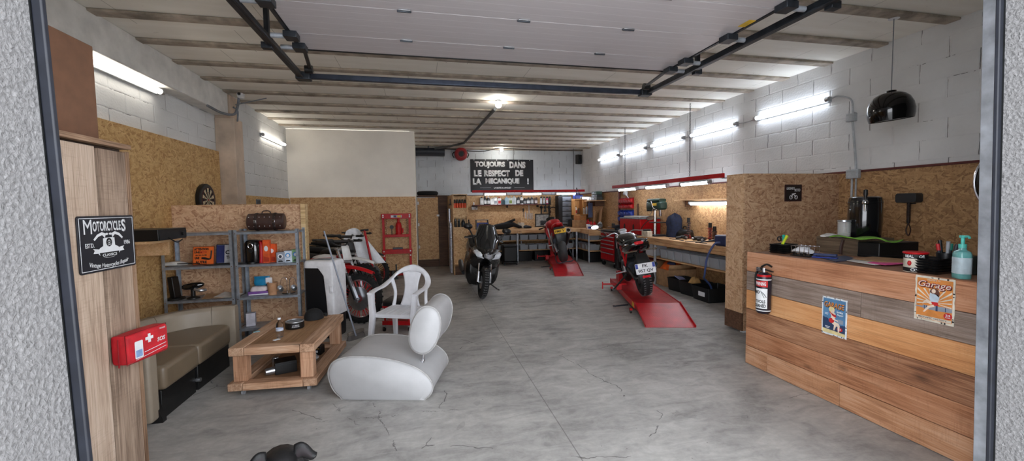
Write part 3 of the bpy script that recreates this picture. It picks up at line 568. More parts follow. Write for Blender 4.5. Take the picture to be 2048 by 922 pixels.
p = on(546, 598, 1, 5.63); solo('paper_cup', MB(T(*p)).lathe([(0, 0), (.045, 0), (.058, .15), (.061, .153), (.055, .15), (.042, .01), (0, .01)], 24), mat('kraft_paper', (186, 140, 104), .7), 'tall brown paper cup on the rack shelf', 'cup')
solo('white_card', MB(T(p[0]-.045, p[1]+.03, SZ[1]+.11)).cbox((0, 0, .06), (.07, .006, .075), (.1, 0, .2)).cyl((0, 0, -.105), (0, 0, .03), .004, n=6), WHT, 'white price card on a stick behind the brown paper cup', 'card')
p = on(578, 595, 1, 5.68); gs = thing('glass_rack', 'chrome wire rack of small hanging glasses at the shelf end', 'glass rack', p); gs.scale = (.85, .85, .9)
build('base_tray', MB().lathe([(0, 0), (.09, 0), (.09, .012), (0, .012)], 20), GLB, gs)
for s_ in (-1, 1): build('wire_arch', MB().tube([(s_*.02, 0, .01), (s_*.02, 0, .17), (s_*.04, 0, .215), (s_*.09, 0, .2), (s_*.11, 0, .12)], .004, 6, 5), CHR, gs); build('hanging_glass', MB().lathe([(0, 0), (.034, 0), (.038, .05), (.03, .08), (.028, .08), (.034, .05), (.03, .004), (0, .004)], 16, (s_*.09, -.03, .06), (0, -.5, .3)), ALU, gs)
p = on(503, 650, 0, 5.68); solo('white_carton', MB(rotz(.2, p)).box(-.05, .05, -.04, .04, 0, .16), mat('carton_white', (214, 212, 222), .6), 'small white carton low on the rack behind the table', 'carton', bevel=.003)
# switch plates seen over the partition
p = ax(516, 402, XL+.021); sp_ = thing('light_switch', 'grey double switch plate on the chipboard beyond the partition', 'switch', M=frame((XL+.0215, p.y, p.z-.02), (0, 1, 0), (0, 0, 1))); build('plate', MB().prism(rrect(-.1, .1, -.05, .05, .008), 0, .012), WRAPG, sp_, bevel=.002)
for s_ in (-1, 1): build('rocker', MB().box(s_*.045-.032, s_*.045+.032, -.032, .032, .0125, .018), STL, sp_, bevel=.003)
# ================================================================= BOOTH SOFA
BEI = mat('beige_leatherette', (148, 136, 120), .42, var=.06, vs=6, bump=.15, bs=300); OLV = mat('olive_leatherette', (118, 103, 84), .38, var=.08, vs=5, bump=.15, bs=300)
sf = thing('booth_sofa', 'curved beige booth sofa on a black plinth beside the coffee table', 'sofa', (-2.3, 4.2, 0))
def L(pts): return [(x+2.3, y-4.2) for x, y in pts]
def offset_wall(path, th):
    P = [Vector((x, y, 0)) for x, y in path]; P = smooth_path(P, 6); A, B = [], []
    for i, p in enumerate(P):
        d = (P[min(i+1, len(P)-1)]-P[max(i-1, 0)]).normalized(); n = Vector((-d.y, d.x, 0)); A.append(p+n*th/2); B.append(p-n*th/2)
    return A, B
A, B = offset_wall(L([(-2.62, 3.62), (-2.64, 4.0), (-2.6, 4.4), (-2.42, 4.78), (-2.15, 4.93), (-1.93, 4.96)]), .13)
rs = []
for a, b in zip(A, B):
    m_ = (a+b)/2; rs.append([Vector((b.x, b.y, .06)), Vector((b.x, b.y, .56)), m_.lerp(b, .6)+Vector((0, 0, .595)), m_.lerp(a, .6)+Vector((0, 0, .595)), Vector((a.x, a.y, .56)), Vector((a.x, a.y, .06))])
build('backrest', MB().rings(rs), BEI, sf, bevel=.008, angle=60)
for i in (6, 15, 24): s_ = build('seam', MB().tube([r + (A[i]-B[i]).normalized()*.0 for r in (rs[i][0], rs[i][1], rs[i][2], rs[i][3], rs[i][4], rs[i][5])], .004, 6), OLV, sf)
def cushion(y0, y1, rnd):
    pts = L([(-1.93, y0), (-1.93, y1-(.12 if rnd else 0))] + ([(-1.95, y1-.06), (-2.0, y1-.015), (-2.06, y1)] if rnd else []) + ([(-2.3, y1-.04), (-2.5, y1-.25), (-2.55, y1-.5)] if rnd else [(-2.57, y1)]) + [(-2.57, y0)])
    return build('seat_cushion', MB().prism(pts, .23, .42), OLV, sf, bevel=.035, seg=4)
cushion(3.645, 4.16, False); cushion(4.166, 4.88, True)
build('arm_panel', MB().box(-.4, .335, -.68, -.565, .03, .6), BEI, sf, bevel=.025, seg=4)
build('plinth', MB().prism(L([(-1.97, 3.66), (-1.97, 4.155), (-2.6, 4.155), (-2.6, 3.66)]), .0, .229), BLK, sf, bevel=.004)
build('plinth', MB().prism(L([(-1.97, 4.2), (-1.95, 4.78), (-2.02, 4.86), (-2.4, 4.7), (-2.56, 4.3), (-2.56, 4.2)]), .0, .229), BLK, sf, bevel=.004)
build('linking_bolt', MB().cyl((.325, -.02, .1), (.36, -.02, .1), .018), ALU, sf); build('end_foot', MB().prism([(.27, 0), (.36, 0), (.36, .03), (.3, .2), (.27, .2)], -.6, -.55, frame((0, 0, 0), (1, 0, 0), (0, 0, 1)) @ Matrix.Scale(-1, 4, (0, 0, 1))), BLK, sf)
# ================================================================= COFFEE TABLE
TW = wood('table_plank_wood', 'y', (128, 96, 74), (176, 140, 112), (202, 170, 144), 12, True, .6); TX = wood('table_beam_wood', 'x', (124, 90, 66), (176, 136, 106), (200, 166, 138), 9, True, .6)
TZ = wood('table_leg_wood', 'z', (132, 94, 68), (180, 136, 106), (204, 166, 136), 9, True, .6); TP = wood('table_centre_panel', 'y', (126, 92, 62), (160, 122, 86), (182, 144, 108), 9, False, .55)
tb = thing('coffee_table', 'rough timber coffee table on small casters in front of the sofa', 'table', (-1.235, 4.43, 0), -.07)
w_, l_ = .345, .52
for sx in (-1, 1): build('top_beam', MB().box(min(sx*w_, sx*(w_-.12)), max(sx*w_, sx*(w_-.12)), -l_, l_, .36, .432), TW, tb, bevel=.007)
build('end_beam', MB().box(-w_+.122, w_-.122, -l_, -l_+.1, .362, .43), TX, tb, bevel=.006); build('end_beam', MB().box(-w_+.122, w_-.122, l_-.1, l_, .362, .43), TX, tb, bevel=.006)
build('top_panel', MB().box(-w_+.123, w_-.123, -l_+.102, l_-.102, .385, .427), TP, tb, bevel=.002)
for sx in (-1, 1):
    for sy in (-1, 1):
        cx, cy = sx*(w_-.075), sy*(l_-.07); build('leg', MB().box(cx-.055, cx+.055, cy-.042, cy+.042, .127, .359), TZ, tb, bevel=.005)
        c_ = build('caster', MB().cyl((cx-.011, cy, .023), (cx+.011, cy, .023), .023, n=20), mat('grey_rubber_wheel', (150, 152, 156), .5), tb); build('caster_fork', MB().box(cx-.016, cx+.016, cy-.012, cy+.012, .03, .058).box(cx-.025, cx+.025, cy-.025, cy+.025, .054, .06), CHR, c_)
for sx in (-1, 1): build('base_beam', MB().box(min(sx*(w_+.015), sx*(w_-.1)), max(sx*(w_+.015), sx*(w_-.1)), -l_-.01, l_+.01, .061, .126), TW, tb, bevel=.006)
build('base_end', MB().box(-w_+.103, w_-.103, -l_-.01, -l_+.09, .061, .124), TX, tb, bevel=.005); build('base_end', MB().box(-w_+.103, w_-.103, l_-.09, l_+.01, .061, .124), TX, tb, bevel=.005)
build('base_panel', MB().box(-w_+.103, w_-.103, -l_+.092, l_-.092, .064, .084), wood('base_board', 'x', (112, 82, 58), (150, 112, 82), (172, 136, 106)), tb)
# things on the table
p = fl(560, 674, .43); bt = thing('water_bottle', 'empty clear plastic water bottle standing on the coffee table', 'bottle', p)
CLP = glass('bottle_plastic', (236, 240, 246), .08, ior=1.25)
build('bottle_shell', MB().lathe([(0, .001), (.028, .001), (.031, .01), (.031, .05), (.029, .055), (.031, .06), (.031, .105), (.026, .13), (.012, .15), (.012, .165), (0, .165)], 20), CLP, bt); build('cap', MB().cyl((0, 0, .165), (0, 0, .18), .014), mat('cap_white', (226, 230, 236), .4), bt); build('bottle_label', MB().lathe([(.0313, .062), (.0315, .062), (.0315, .085), (.0313, .085)], 20, caps=False), mat('label_mix', (196, 204, 220), .5), bt)
p = fl(590, 655, .43); at_ = thing('ashtray_tin', 'round black tin with a white rim on the coffee table', 'tin', p)
build('tin_body', MB().lathe([(0, 0), (.082, 0), (.086, .005), (.086, .062), (.08, .068), (.074, .062), (.07, .05), (0, .048)], 40), BLK, at_); build('rim_ring', MB().torus((0, 0, .0655), (0, 0, 1), .081, .006, 40, 8), ALU, at_); build('tray_liner', MB().lathe([(0, .049), (.072, .051), (.074, .062), (0, .062)], 32), WRAPG, at_)
for r_, (tx, w2, z2) in enumerate((('LA BOITE', .06, .04), ('A LANGUET', .07, .026))): text('lettering', tx, INK, frame((.03, -.0825, z2), (1, .32, 0), (0, 0, 1)), w2, .009, at_, .02)
p = fl(628, 637, .43); cp = thing('baseball_cap', 'black baseball cap lying on the far corner of the coffee table', 'cap', p+Vector((0, 0, .0)), 2.6)
FAB = mat('black_cotton', (16, 16, 18), .85); build('crown', MB().loft([(0, 0, 0, .092, .098), (.04, 0, 0, .09, .096), (.075, 0, 0, .075, .08), (.1, 0, 0, .045, .05), (.11, 0, 0, .012, .014)], 24, 2.1, 'z'), FAB, cp)
build('visor', MB().grid(lambda u, v: Vector(((u-.5)*.17*(1-.25*v*v), -.085-.085*v*(1-(2*u-1)**2*.55), .012-.012*v-.018*(2*u-1)**2+.02)), 12, 6), FAB, cp, solid=.004); build('button', MB().sphere((0, 0, .111), .007, 8, 6), FAB, cp)
for (px, py, r_, cc, lb) in ((513, 664, .5, (150, 196, 212), 'pale blue card lying near the sofa edge of the table'), (553, 680, .9, (214, 216, 218), 'small white card lying at the near edge of the table')):
    p = fl(px, py, .43); solo('table_card', MB(rotz(r_, p)).box(-.028, .028, -.016, .016, .001, .006), mat('card_%d' % cc[0], cc, .5), lb, 'card', bevel=.001)
# things under the table
def ut(x, y): return rotz(-.07, (-1.235, 4.43, 0)) @ Vector((x, y, .085))
q = ut(-.02, -.18); bx = thing('black_box', 'glossy black box on the lower deck of the coffee table', 'box', q, .35); build('carton', MB().box(-.09, .09, -.075, .075, 0, .11), BLK, bx, bevel=.003); build('lid_line', MB().box(-.0915, .0915, -.0765, .0765, .085, .088), STL, bx)
q = ut(-.13, -.12); solo('metal_can', MB(T(*q)).lathe([(0, 0), (.026, 0), (.03, .006), (.03, .1), (.024, .115), (0, .112)], 18), ALU, 'small silver can beside the black box under the table', 'can')
q = ut(-.13, -.27); solo('metal_cup', MB(T(*q)).lathe([(0, -.03), (.03, -.03), (.036, .05), (.033, .05), (.028, -.025), (0, -.025)], 18, (0, 0, .036), (.9, .5, 0)), ALU, 'silver cup lying on its side under the table edge', 'cup')
for (x, y, w2, h2, lb) in ((.12, .26, .07, .09, 'short black product box near the far legs under the table'), (.06, .33, .075, .16, 'tall black product box at the back of the table base')):
    q = ut(x, y); c_ = thing('product_box', lb, 'box', q, -.2); build('carton', MB().box(-w2, w2, -.05, .05, 0, h2), BLK, c_, bevel=.003); poly('label_patch', [(-w2*.6, h2*.3), (w2*.6, h2*.3), (w2*.6, h2*.55), (-w2*.6, h2*.55)], INK, frame((0, -.051, 0), (1, 0, 0), (0, 0, 1)), c_); poly('gold_band', [(-w2*.8, h2*.7), (w2*.8, h2*.7), (w2*.8, h2*.8), (-w2*.8, h2*.8)], mat('gold_ink', (170, 130, 70), .5), frame((0, -.051, 0), (1, 0, 0), (0, 0, 1)), c_)
q = ut(.14, .05); solo('crumpled_bag', MB(T(*q)).loft([(0, 0, 0, .05, .07, 2), (.03, .01, 0, .06, .06, 2.4), (.06, 0, .01, .04, .05, 2), (.075, .02, 0, .015, .03, 2)], 14, 2.2, 'z'), mat('silver_foil', (168, 172, 178), .3, .8), 'crumpled silver packet on the lower deck of the table', 'packet')
# ================================================================= WHITE LOUNGE CHAIR
VIN = mat('white_vinyl', (176, 176, 177), .42, var=.04, vs=5, bump=.12, bs=40)
ORG = fl(760, 800, 0)
lc = thing('lounge_chair', 'low white leatherette lounge chair with oval base and bolster back', 'lounge chair', (ORG.x, ORG.y, 0), -.27)
PR = [(-.435, .21), (-.42, .275), (-.38, .325), (-.29, .358), (-.17, .368), (0, .358), (.17, .326), (.31, .275), (.405, .205), (.445, .13), (.432, .062), (.38, .014), (.31, .0), (-.26, 0), (-.34, .025), (-.405, .1)]
P2 = [p.xy for p in smooth_path([Vector((a, b, 0)) for a, b in PR], 4, True)]; P2 = [Vector((p.x, max(p.y, 0.0))) for p in P2]
def pil(yv, s_, dz=0): cx, cz = -.03, .18; return [Vector((cx+(p.x-cx)*s_, yv, max(cz+(p.y-cz)*s_+dz, 0.0))) for p in P2]
rs = [pil(-.02, .93), pil(-.008, .972), pil(.0, 1.0), pil(.02, 1.0), pil(.31, 1.0), pil(.6, 1.0), pil(.62, 1.0), pil(.628, .97), pil(.635, .93)]
build('seat_base', MB().rings(rs), VIN, lc, angle=75)
for yv in (.004, .616): build('piping', MB().tube(pil(yv, 1.004), .0075, 6, closed=True), mat('vinyl_piping', (160, 158, 156), .5), lc)
ctr = Vector((.375, 0, .57)); tl = .27
def bol(yv, s_):
    out = []
    for i in range(36):
        w = 2*pi*i/36; a, b = .125*s_*math.copysign(abs(cos(w))**.9, cos(w)), .205*s_*math.copysign(abs(sin(w))**.9, sin(w)); out.append(Vector((ctr.x+a*cos(tl)+b*sin(tl), yv, ctr.z-a*sin(tl)+b*cos(tl))))
    return out
bk = build('bolster_back', MB().rings([bol(.055, .9), bol(.065, .97), bol(.075, 1), bol(.1, 1), bol(.33, 1.0), bol(.56, 1), bol(.58, 1), bol(.59, .97), bol(.6, .9)]), VIN, lc, angle=75)
for yv in (.08, .575): build('piping', MB().tube(bol(yv, 1.008), .0065, 6, closed=True), mat('vinyl_piping', (160, 158, 156), .5), bk)
for yv in (.16, .5): build('steel_post', MB().cyl((.325, yv, .25), (.345, yv, .40), .012, n=14).cyl((.325, yv, .275), (.325, yv, .285), .022, n=16), CHR, lc)
# ================================================================= WHITE PLASTIC ARMCHAIR
PLA = mat('monobloc_white', (220, 221, 226), .4, var=.03)
pc = thing('plastic_armchair', 'white moulded plastic garden armchair behind the lounge chair', 'armchair', (-.22, 5.0, 0), -.42)
# local: front is -y
sm = MB(); 
for i in range(7): sm.box(-.21+i*.061, -.155+i*.061, -.21, .2, .405, .42)
sm.box(-.225, .225, -.235, -.2, .375, .418); sm.box(-.225, .225, .19, .22, .4, .42); sm.box(-.23, -.205, -.22, .21, .385, .422); sm.box(.205, .23, -.22, .21, .385, .422); build('seat', sm, PLA, pc, bevel=.005)
for sx in (-1, 1):
    build('leg', MB().loft([(0, sx*.275, -.27, .022, .028), (.2, sx*.26, -.255, .026, .034), (.40, sx*.243, -.235, .03, .04), (.55, sx*.255, -.235, .027, .036), (.64, sx*.265, -.22, .028, .045)], 12, 5, 'z'), PLA, pc)
    build('leg', MB().loft([(0, sx*.25, .3, .022, .026), (.2, sx*.235, .265, .026, .03), (.41, sx*.215, .21, .03, .036)], 12, 5, 'z'), PLA, pc)
hp = smooth_path([(-.268, -.25, .645), (-.275, -.1, .665), (-.272, .06, .675), (-.25, .18, .72), (-.185, .255, .80), (-.09, .29, .85), (0, .30, .862), (.09, .29, .85), (.185, .255, .80), (.25, .18, .72), (.272, .06, .675), (.275, -.1, .665), (.268, -.25, .645)], 5)
rs = []
for i, p in enumerate(hp):
    d = (hp[min(i+1, len(hp)-1)]-hp[max(i-1, 0)]).normalized(); s_ = d.cross(Vector((0, 0, 1))).normalized(); u = s_.cross(d)
    k_ = max(0, 1-abs(i-len(hp)/2)/(len(hp)*.2)); hw, hh = .032-.014*k_, .014+.03*k_
    rs.append([p+s_*hw*a+u*hh*b for a, b in ((-1, -.6), (-.6, -1), (.6, -1), (1, -.6), (1, .6), (.6, 1), (-.6, 1), (-1, .6))])
build('arm_hoop', MB().rings(rs), PLA, pc, angle=60)
def splat(u, v):
    x = (u-.5)*2*(.085+.045*abs(2*v-1)**2); return Vector((x, .205+.09*v-.25*x*x, .415+.41*v))
build('back_splat', MB().grid(splat, 10, 12), PLA, pc, solid=.014)
for sx in (-1, 1): build('back_upright', MB().tube([(sx*.215, .2, .41), (sx*.2, .215, .5), (sx*.2, .225, .6), (sx*.23, .205, .74)], [.024, .02, .02, .026], 8, 5), PLA, pc)
# ================================================================= RED ROLLING STOOL
rs_ = thing('roller_stool', 'red mechanic roller stool with black tray behind the plastic chair', 'stool', (-.27, 5.74, 0), -.3)
build('tray', MB().box(-.19, .19, -.19, .19, .085, .115).box(-.19, .19, -.19, -.18, .115, .14).box(-.19, .19, .18, .19, .115, .14), RED, rs_, bevel=.004)
for sx in (-1, 1):
    for sy in (-1, 1):
        c_ = build('caster', MB().cyl((sx*.17-.012, sy*.17, .032), (sx*.17+.012, sy*.17, .032), .032), BLK, rs_); build('caster_fork', MB().box(sx*.17-.02, sx*.17+.02, sy*.17-.015, sy*.17+.015, .045, .084), CHR, c_)
        build('upright', MB().cyl((sx*.16, sy*.16, .115), (sx*.16, sy*.16, .33), .012), RED, rs_)
build('seat_pad', MB().loft([(.33, 0, 0, .19, .19), (.34, 0, 0, .2, .2), (.385, 0, 0, .2, .2), (.4, 0, 0, .18, .18)], 24, 6, 'z'), BLK, rs_); build('drawer', MB().box(-.15, .15, -.15, .15, .2, .26), BLK, rs_, bevel=.006); build('seat_rim', MB().box(-.185, .185, -.185, .185, .31, .33), RED, rs_, bevel=.003)
# ================================================================= WHITE AND BLACK APPLIANCE
ap = thing('portable_air_conditioner', 'tall white and black portable air conditioner behind the coffee table', 'appliance', (-1.19, 5.68, 0), -.35); ap.scale = (.9, .9, 1)
build('shell', MB().loft([(.26, 0, 0, .222, .172), (.5, 0, 0, .222, .172), (.9, .0, 0, .22, .17)], 28, 6, 'z'), mat('black_panel', (15, 17, 22), .4), ap, angle=50)
build('white_lid', MB().loft([(.875, 0, 0, .226, .176), (.93, 0, 0, .226, .176), (.955, 0, 0, .215, .165), (.965, 0, 0, .2, .15)], 28, 6, 'z'), WHT, ap, angle=50); build('white_side', MB().loft([(.28, .172, 0, .056, .178), (.5, .165, 0, .063, .178), (.78, .15, 0, .078, .178), (.87, .11, 0, .118, .178), (.9, .08, 0, .148, .178)], 28, 7, 'z'), WHT, ap, angle=50)
build('base', MB().loft([(.0, 0, 0, .215, .165), (.02, 0, 0, .222, .172), (.25, 0, 0, .228, .178), (.28, 0, 0, .222, .172)], 28, 6, 'z'), mat('black_panel', (15, 17, 22), .4), ap)
build('side_latch', MB().cbox((.2, -.18, .62), (.06, .03, .1)).cbox((.2, -.19, .62), (.03, .03, .06)), WHT, ap, bevel=.008); build('top_grille', MB().box(-.12, .12, -.06, .06, .9655, .972), WRAPG, ap, bevel=.004)
# ================================================================= BROOM
g0, g1 = fl(712, 672, .08), ay(648, 462, 5.28)
bm_ = thing('broom', 'grey handled broom leaning against the dirt bikes', 'broom', fl(712, 676, 0))
o_ = bm_.location.copy(); build('handle', MB().cyl(g0-o_, g1-o_, .0095, n=12), mat('grey_handle', (132, 138, 150), .4), bm_)
build('head_block', MB().cbox((-.0, .0, .075), (.24, .045, .04), (0, 0, .9)), mat('broom_block', (120, 112, 104), .6), bm_, bevel=.006); build('bristles', MB().loft([(.0, 0, 0, .135, .05, 3), (.056, 0, 0, .12, .022, 3)], 20, 3, 'z'), mat('bristle_grey', (100, 96, 94), .95, bump=.9, bs=180), bm_, M=Matrix.Rotation(.9, 4, 'Z'))
# ================================================================= DOG in the doorway
FUR = NT('black_dog_coat'); oo = FUR.objc(); n_ = FUR.noise(oo, 90, 3); x_, y_, z_ = FUR.sep(oo)
wh = FUR.math('MULTIPLY', FUR.math('LESS_THAN', FUR.math('ADD', FUR.math('ADD', FUR.math('MULTIPLY', FUR.math('ABSOLUTE', x_), 1.0), FUR.math('MULTIPLY', FUR.math('SUBTRACT', z_, .3), .35)), FUR.math('MULTIPLY', FUR.noise(oo, 14, 2), .05)), .075), FUR.math('LESS_THAN', FUR.math('ADD', z_, FUR.math('MULTIPLY', y_, .35)), .275))
FUR.col(FUR.mix(wh, FUR.ramp(n_, [(.3, (7, 7, 8)), (.7, (17, 17, 19))]), (206, 202, 198))); FUR.p(rough=.55); FUR.bump(n_, .4, .003)
hp_ = fl(552, 897, .42); dg_ = thing('dog', 'black and white dog sitting at the doorway, seen to its ears', 'dog', (hp_.x, hp_.y+.06, 0), .3)
db_ = MB()
sk = bpy.data.meshes.new('dog_body')
J = [(0, .26, .12, .11), (0, .2, .2, .105), (0, .1, .24, .1), (0, .0, .26, .1), (0, -.04, .31, .078), (0, -.07, .355, .088), (0, -.12, .350, .08), (0, -.175, .318, .052), (0, -.205, .308, .04)]
V = [j[:3] for j in J]; RR = [j[3] for j in J]; E_ = [(i, i+1) for i in range(len(J)-1)]
def limb(root, pts):
    last = root
    for p in pts: V.append(p[:3]); RR.append(p[3]); E_.append((last, len(V)-1)); last = len(V)-1
for s_ in (-1, 1):
    limb(3, [(s_*.075, -.02, .22, .045), (s_*.08, -.015, .12, .03), (s_*.08, -.02, .05, .024), (s_*.08, -.045, .02, .026)])
    limb(0, [(s_*.1, .2, .12, .065), (s_*.125, .09, .14, .05), (s_*.13, .15, .05, .03), (s_*.13, .07, .024, .024)])
limb(0, [(0, .34, .06, .03), (.03, .4, .04, .018)])
sk.from_pydata(V, E_, []); do = bpy.data.objects.new('body', sk); C.objects.link(do); do.parent = dg_
k_ = do.modifiers.new('skin', 'SKIN'); k_.use_smooth_shade = True
for i, r_ in enumerate(RR): sk.skin_vertices[0].data[i].radius = (r_, r_)
sk.skin_vertices[0].data[0].use_root = True
do.modifiers.new('sub', 'SUBSURF').levels = 2; do.modifiers['sub'].render_levels = 2; sk.materials.append(FUR.m)
EARI = mat('ear_inner', (34, 27, 30), .7)
for s_ in (-1, 1):
    def earf(u, v, s_=s_):
        b = Vector((s_*.05, -.075, .425)); t_ = Vector((s_*.15, -.10, .365)); w2 = .042*(1-v)**.6+.006
        c_ = b.lerp(t_, v)+Vector((0, 0, .03*sin(pi*min(v*1.2, 1)))); return c_+Vector((s_*.012*(1-u), -.02*sin(pi*u), -u*2*w2))
    er = build('ear', MB().grid(earf, 8, 10), FUR.m, dg_, solid=.008); build('inner_ear', MB().grid(lambda u, v: earf(.25+.6*u, .12+.68*v)+Vector((0, -.0055, 0)), 6, 8), EARI, er)
    build('eye', MB().sphere((s_*.05, -.19, .365), .012, 12, 8), GLB, dg_)
build('nose', MB().sphere((0, -.248, .32), (.02, .014, .014), 12, 8), BLK, dg_)
# ================================================================= MOTORCYCLES
# local axes of every bike: x forward, y to its left side, z up
def wheel(name, parent, x, R_, r, w, rimmat, spokemat=None, nsp=0, knobs=0, disc=1, cast=0, M=None, tmat=None):
    zc = R_
    prof = []
    for i in range(14):
        a = -pi*.62+2*pi*.62*i/13; prof.append((R_-r+r*cos(a), w*sin(a)/sin(pi*.5)))
    mb = MB().rings([[Vector((x+pr*sin(2*pi*j/40), pz, zc+pr*cos(2*pi*j/40))) for pr, pz in prof+[(R_-r*1.55, w*.5), (R_-r*1.55, -w*.5)]] for j in range(40)], closed=True)
    if knobs:
        for j in range(knobs):
            a = 2*pi*j/knobs
            for yy, tt, ww in ((-.75, .70, .26), (0 if j % 2 else -.25, .99, .3), (.25 if j % 2 else .0, .99, .2), (.75, .70, .26)):
                rr = R_-r+r*tt*1.02; c = Vector((x+rr*sin(a), yy*w, zc+rr*cos(a))); mb.cbox(c, (.022, ww*w, .026), (0, a, 0))
    t = build(name, mb, tmat or RUB, parent, angle=50)
    rr = R_-r*1.45
    build('rim', MB().rings([[Vector((x+(rr+dx)*sin(2*pi*j/40), dy, zc+(rr+dx)*cos(2*pi*j/40))) for dx, dy in ((.014, w*.66), (-.006, w*.55), (-.02, .0), (-.006, -w*.55), (.014, -w*.66), (.018, -w*.55), (.006, 0), (.018, w*.55))] for j in range(40)], closed=True), rimmat, t)
    if nsp:
        mb = MB()
        for j in range(nsp):
            a = 2*pi*j/nsp; sd = 1 if j % 2 else -1; b = a+.5*(1 if (j//2) % 2 else -1)
            mb.cyl((x+rr*sin(a), 0, zc+rr*cos(a)), (x+.035*sin(b), sd*.035, zc+.035*cos(b)), .0055, n=5)
        build('spoke', mb, spokemat, t)
    if cast:
        mb = MB()
        for j in range(cast):
            a = 2*pi*j/cast; mb.beam((x+.03*sin(a), 0, zc+.03*cos(a)), (x+rr*sin(a), 0, zc+rr*cos(a)), .03, .024, up=(0, 1, 0))
        build('cast_spoke', mb, rimmat, t, bevel=.004)
    build('hub', MB().cyl((x, -w*.7, zc), (x, w*.7, zc), .04, n=16).cyl((x, -.1, zc), (x, .1, zc), .012, n=10), ALU, t)
    for sd in ((-1,) if disc == 1 else (-1, 1) if disc == 2 else ()):
        build('brake_disc', MB().lathe([(.07, -.002), (rr*.62, -.002), (rr*.62, .002), (.07, .002)], 28, (x, sd*w*.8, zc), (0, 1, 0)).cyl((x, sd*w*.8-.002, zc), (x, sd*w*.8+.002, zc), .05), ALU, t)
    return t
def grip_bar(parent, pts, barmat, gr=.016):
    hb = build('handlebar', MB().tube(pts, .011, 8, 6), barmat, parent)
    for sd in (0, -1):
        a, b = Vector(pts[sd]), Vector(pts[1 if sd == 0 else -2]); d = (b-a).normalized()
        build('grip', MB().cyl(a, a+d*.12, gr, n=12), BLK, hb)
        build('lever', MB().tube([a+d*.14+Vector((.02, 0, 0)), a+d*.13+Vector((.055, 0, -.005)), a+d*.0+Vector((.06, 0, -.01))], .006, 6, 4), ALU, hb)
    return hb
def dirtbike(label, contact, ang, fmat, pmat, spm, seatm, scale=1.0, guard=False, shroud=None):
    f = Vector((cos(ang), sin(ang), 0)); o = Vector(contact)-f*.73*scale
    b = thing('dirt_bike', label, 'motorcycle', o, ang, 'dirt bikes behind the chipboard partition'); b.scale = (scale,)*3
    wheel('front_wheel', b, .73, .345, .053, .043, ALU, spm, 36, 30, 1); wheel('rear_wheel', b, -.72, .33, .075, .058, ALU, spm, 32, 26, 1)
    fk = None
    for s_ in (-1, 1):
        fk = build('fork_leg', MB().cyl((.73, s_*.1, .345), (.575, s_*.1, .70), .030, .027), mat('fork_black', (32, 32, 34), .35), b); build('fork_slider', MB().cyl((.59, s_*.1, .665), (.42, s_*.1, 1.05), .024), CHR, fk); build('axle_clamp', MB().cbox((.735, s_*.1, .335), (.06, .04, .05), (0, .4, 0)), ALU, fk, bevel=.006); build('fork_guard', MB().beam((.755, s_*.1, .36), (.625, s_*.105, .665), .05, .012, up=(1, 0, .4)), pmat if guard else ALU, fk, bevel=.004)
    build('triple_clamp', MB().cbox((.50, 0, .86), (.06, .25, .035), (0, .4, 0)).cbox((.43, 0, 1.03), (.07, .25, .03), (0, .4, 0)), ALU, b, bevel=.006)
    def fend(u, v):
        x = .24+.70*u; z = .745+.07*sin(pi*(u*.75+.12))-.05*u*u; w2 = .075*(1-.55*max(0, u-.55)/.45)*(.75+.25*min(u*4, 1)); return Vector((x, (v-.5)*2*w2, z-.035*(2*v-1)**2))
    build('front_fender', MB().grid(fend, 16, 8), fmat, b, solid=.006)
    build('number_plate', MB().grid(lambda u, v: Vector((.53-.05*v+.02*cos((u-.5)*3), (u-.5)*.2*(1-.2*v), .88+.2*v)), 8, 4), pmat, b, solid=.006)
    grip_bar(b, [(.28, .41, 1.16), (.36, .25, 1.165), (.42, .1, 1.09), (.42, -.1, 1.09), (.36, -.25, 1.165), (.28, -.41, 1.16)], BLK)
    build('crossbar_pad', MB().cyl((.40, -.16, 1.14), (.40, .16, 1.14), .024, n=14), BLK, b)
    for s_ in (-1, 1): build('hand_guard', MB().tube([(.34, s_*.4, 1.15), (.46, s_*.42, 1.15), (.5, s_*.3, 1.16)], .02, 8, 4), BLK, b)
    build('frame', MB().tube([(.46, 0, .95), (.2, 0, .88), (-.1, 0, .82), (-.16, 0, .55), (-.14, 0, .35)], .022, 8, 5).tube([(.46, 0, .9), (.32, .03, .5), (.22, .07, .28), (-.1, .08, .27)], .018, 8, 5).tube([(.46, 0, .9), (.32, -.03, .5), (.22, -.07, .28), (-.1, -.08, .27)], .018, 8, 5), shroud or RED, b)
    build('swingarm', MB().beam((-.12, .07, .38), (-.72, .08, .33), .025, .055).beam((-.12, -.07, .38), (-.72, -.08, .33), .025, .055), ALU, b, bevel=.006)
    build('engine_block', MB().loft([(-.16, 0, .37, .08, .09), (-.1, 0, .37, .12, .12), (.1, 0, .36, .13, .12), (.2, 0, .37, .1, .09), (.24, 0, .37, .06, .06)], 16, 3), STL, b)
    en = build('cylinder', MB().box(.02, .16, -.06, .06, .47, .5), ALU, b); mb = MB()
    for i in range(7): mb.box(.0, .17, -.085, .085, .49+i*.028, .502+i*.028)
    mb.box(.02, .15, -.06, .06, .48, .69); build('fin_rib', mb, ALU, en)
    build('exhaust_pipe', MB().tube([(.15, -.04, .6), (.3, -.06, .55), (.33, -.09, .38), (.15, -.13, .33), (-.1, -.13, .5), (-.3, -.12, .66)], .024, 10, 5), CHR, b); build('silencer', MB().tube([(-.3, -.12, .66), (-.55, -.13, .74), (-.72, -.13, .79)], [.045, .05, .045], 12, 4), ALU, b)
    build('fuel_tank', MB().loft([(-.05, 0, .84, .06, .05), (.02, 0, .86, .1, .08), (.15, 0, .87, .12, .09), (.3, 0, .87, .1, .08), (.36, 0, .88, .05, .05)], 16, 2.6), pmat, b)
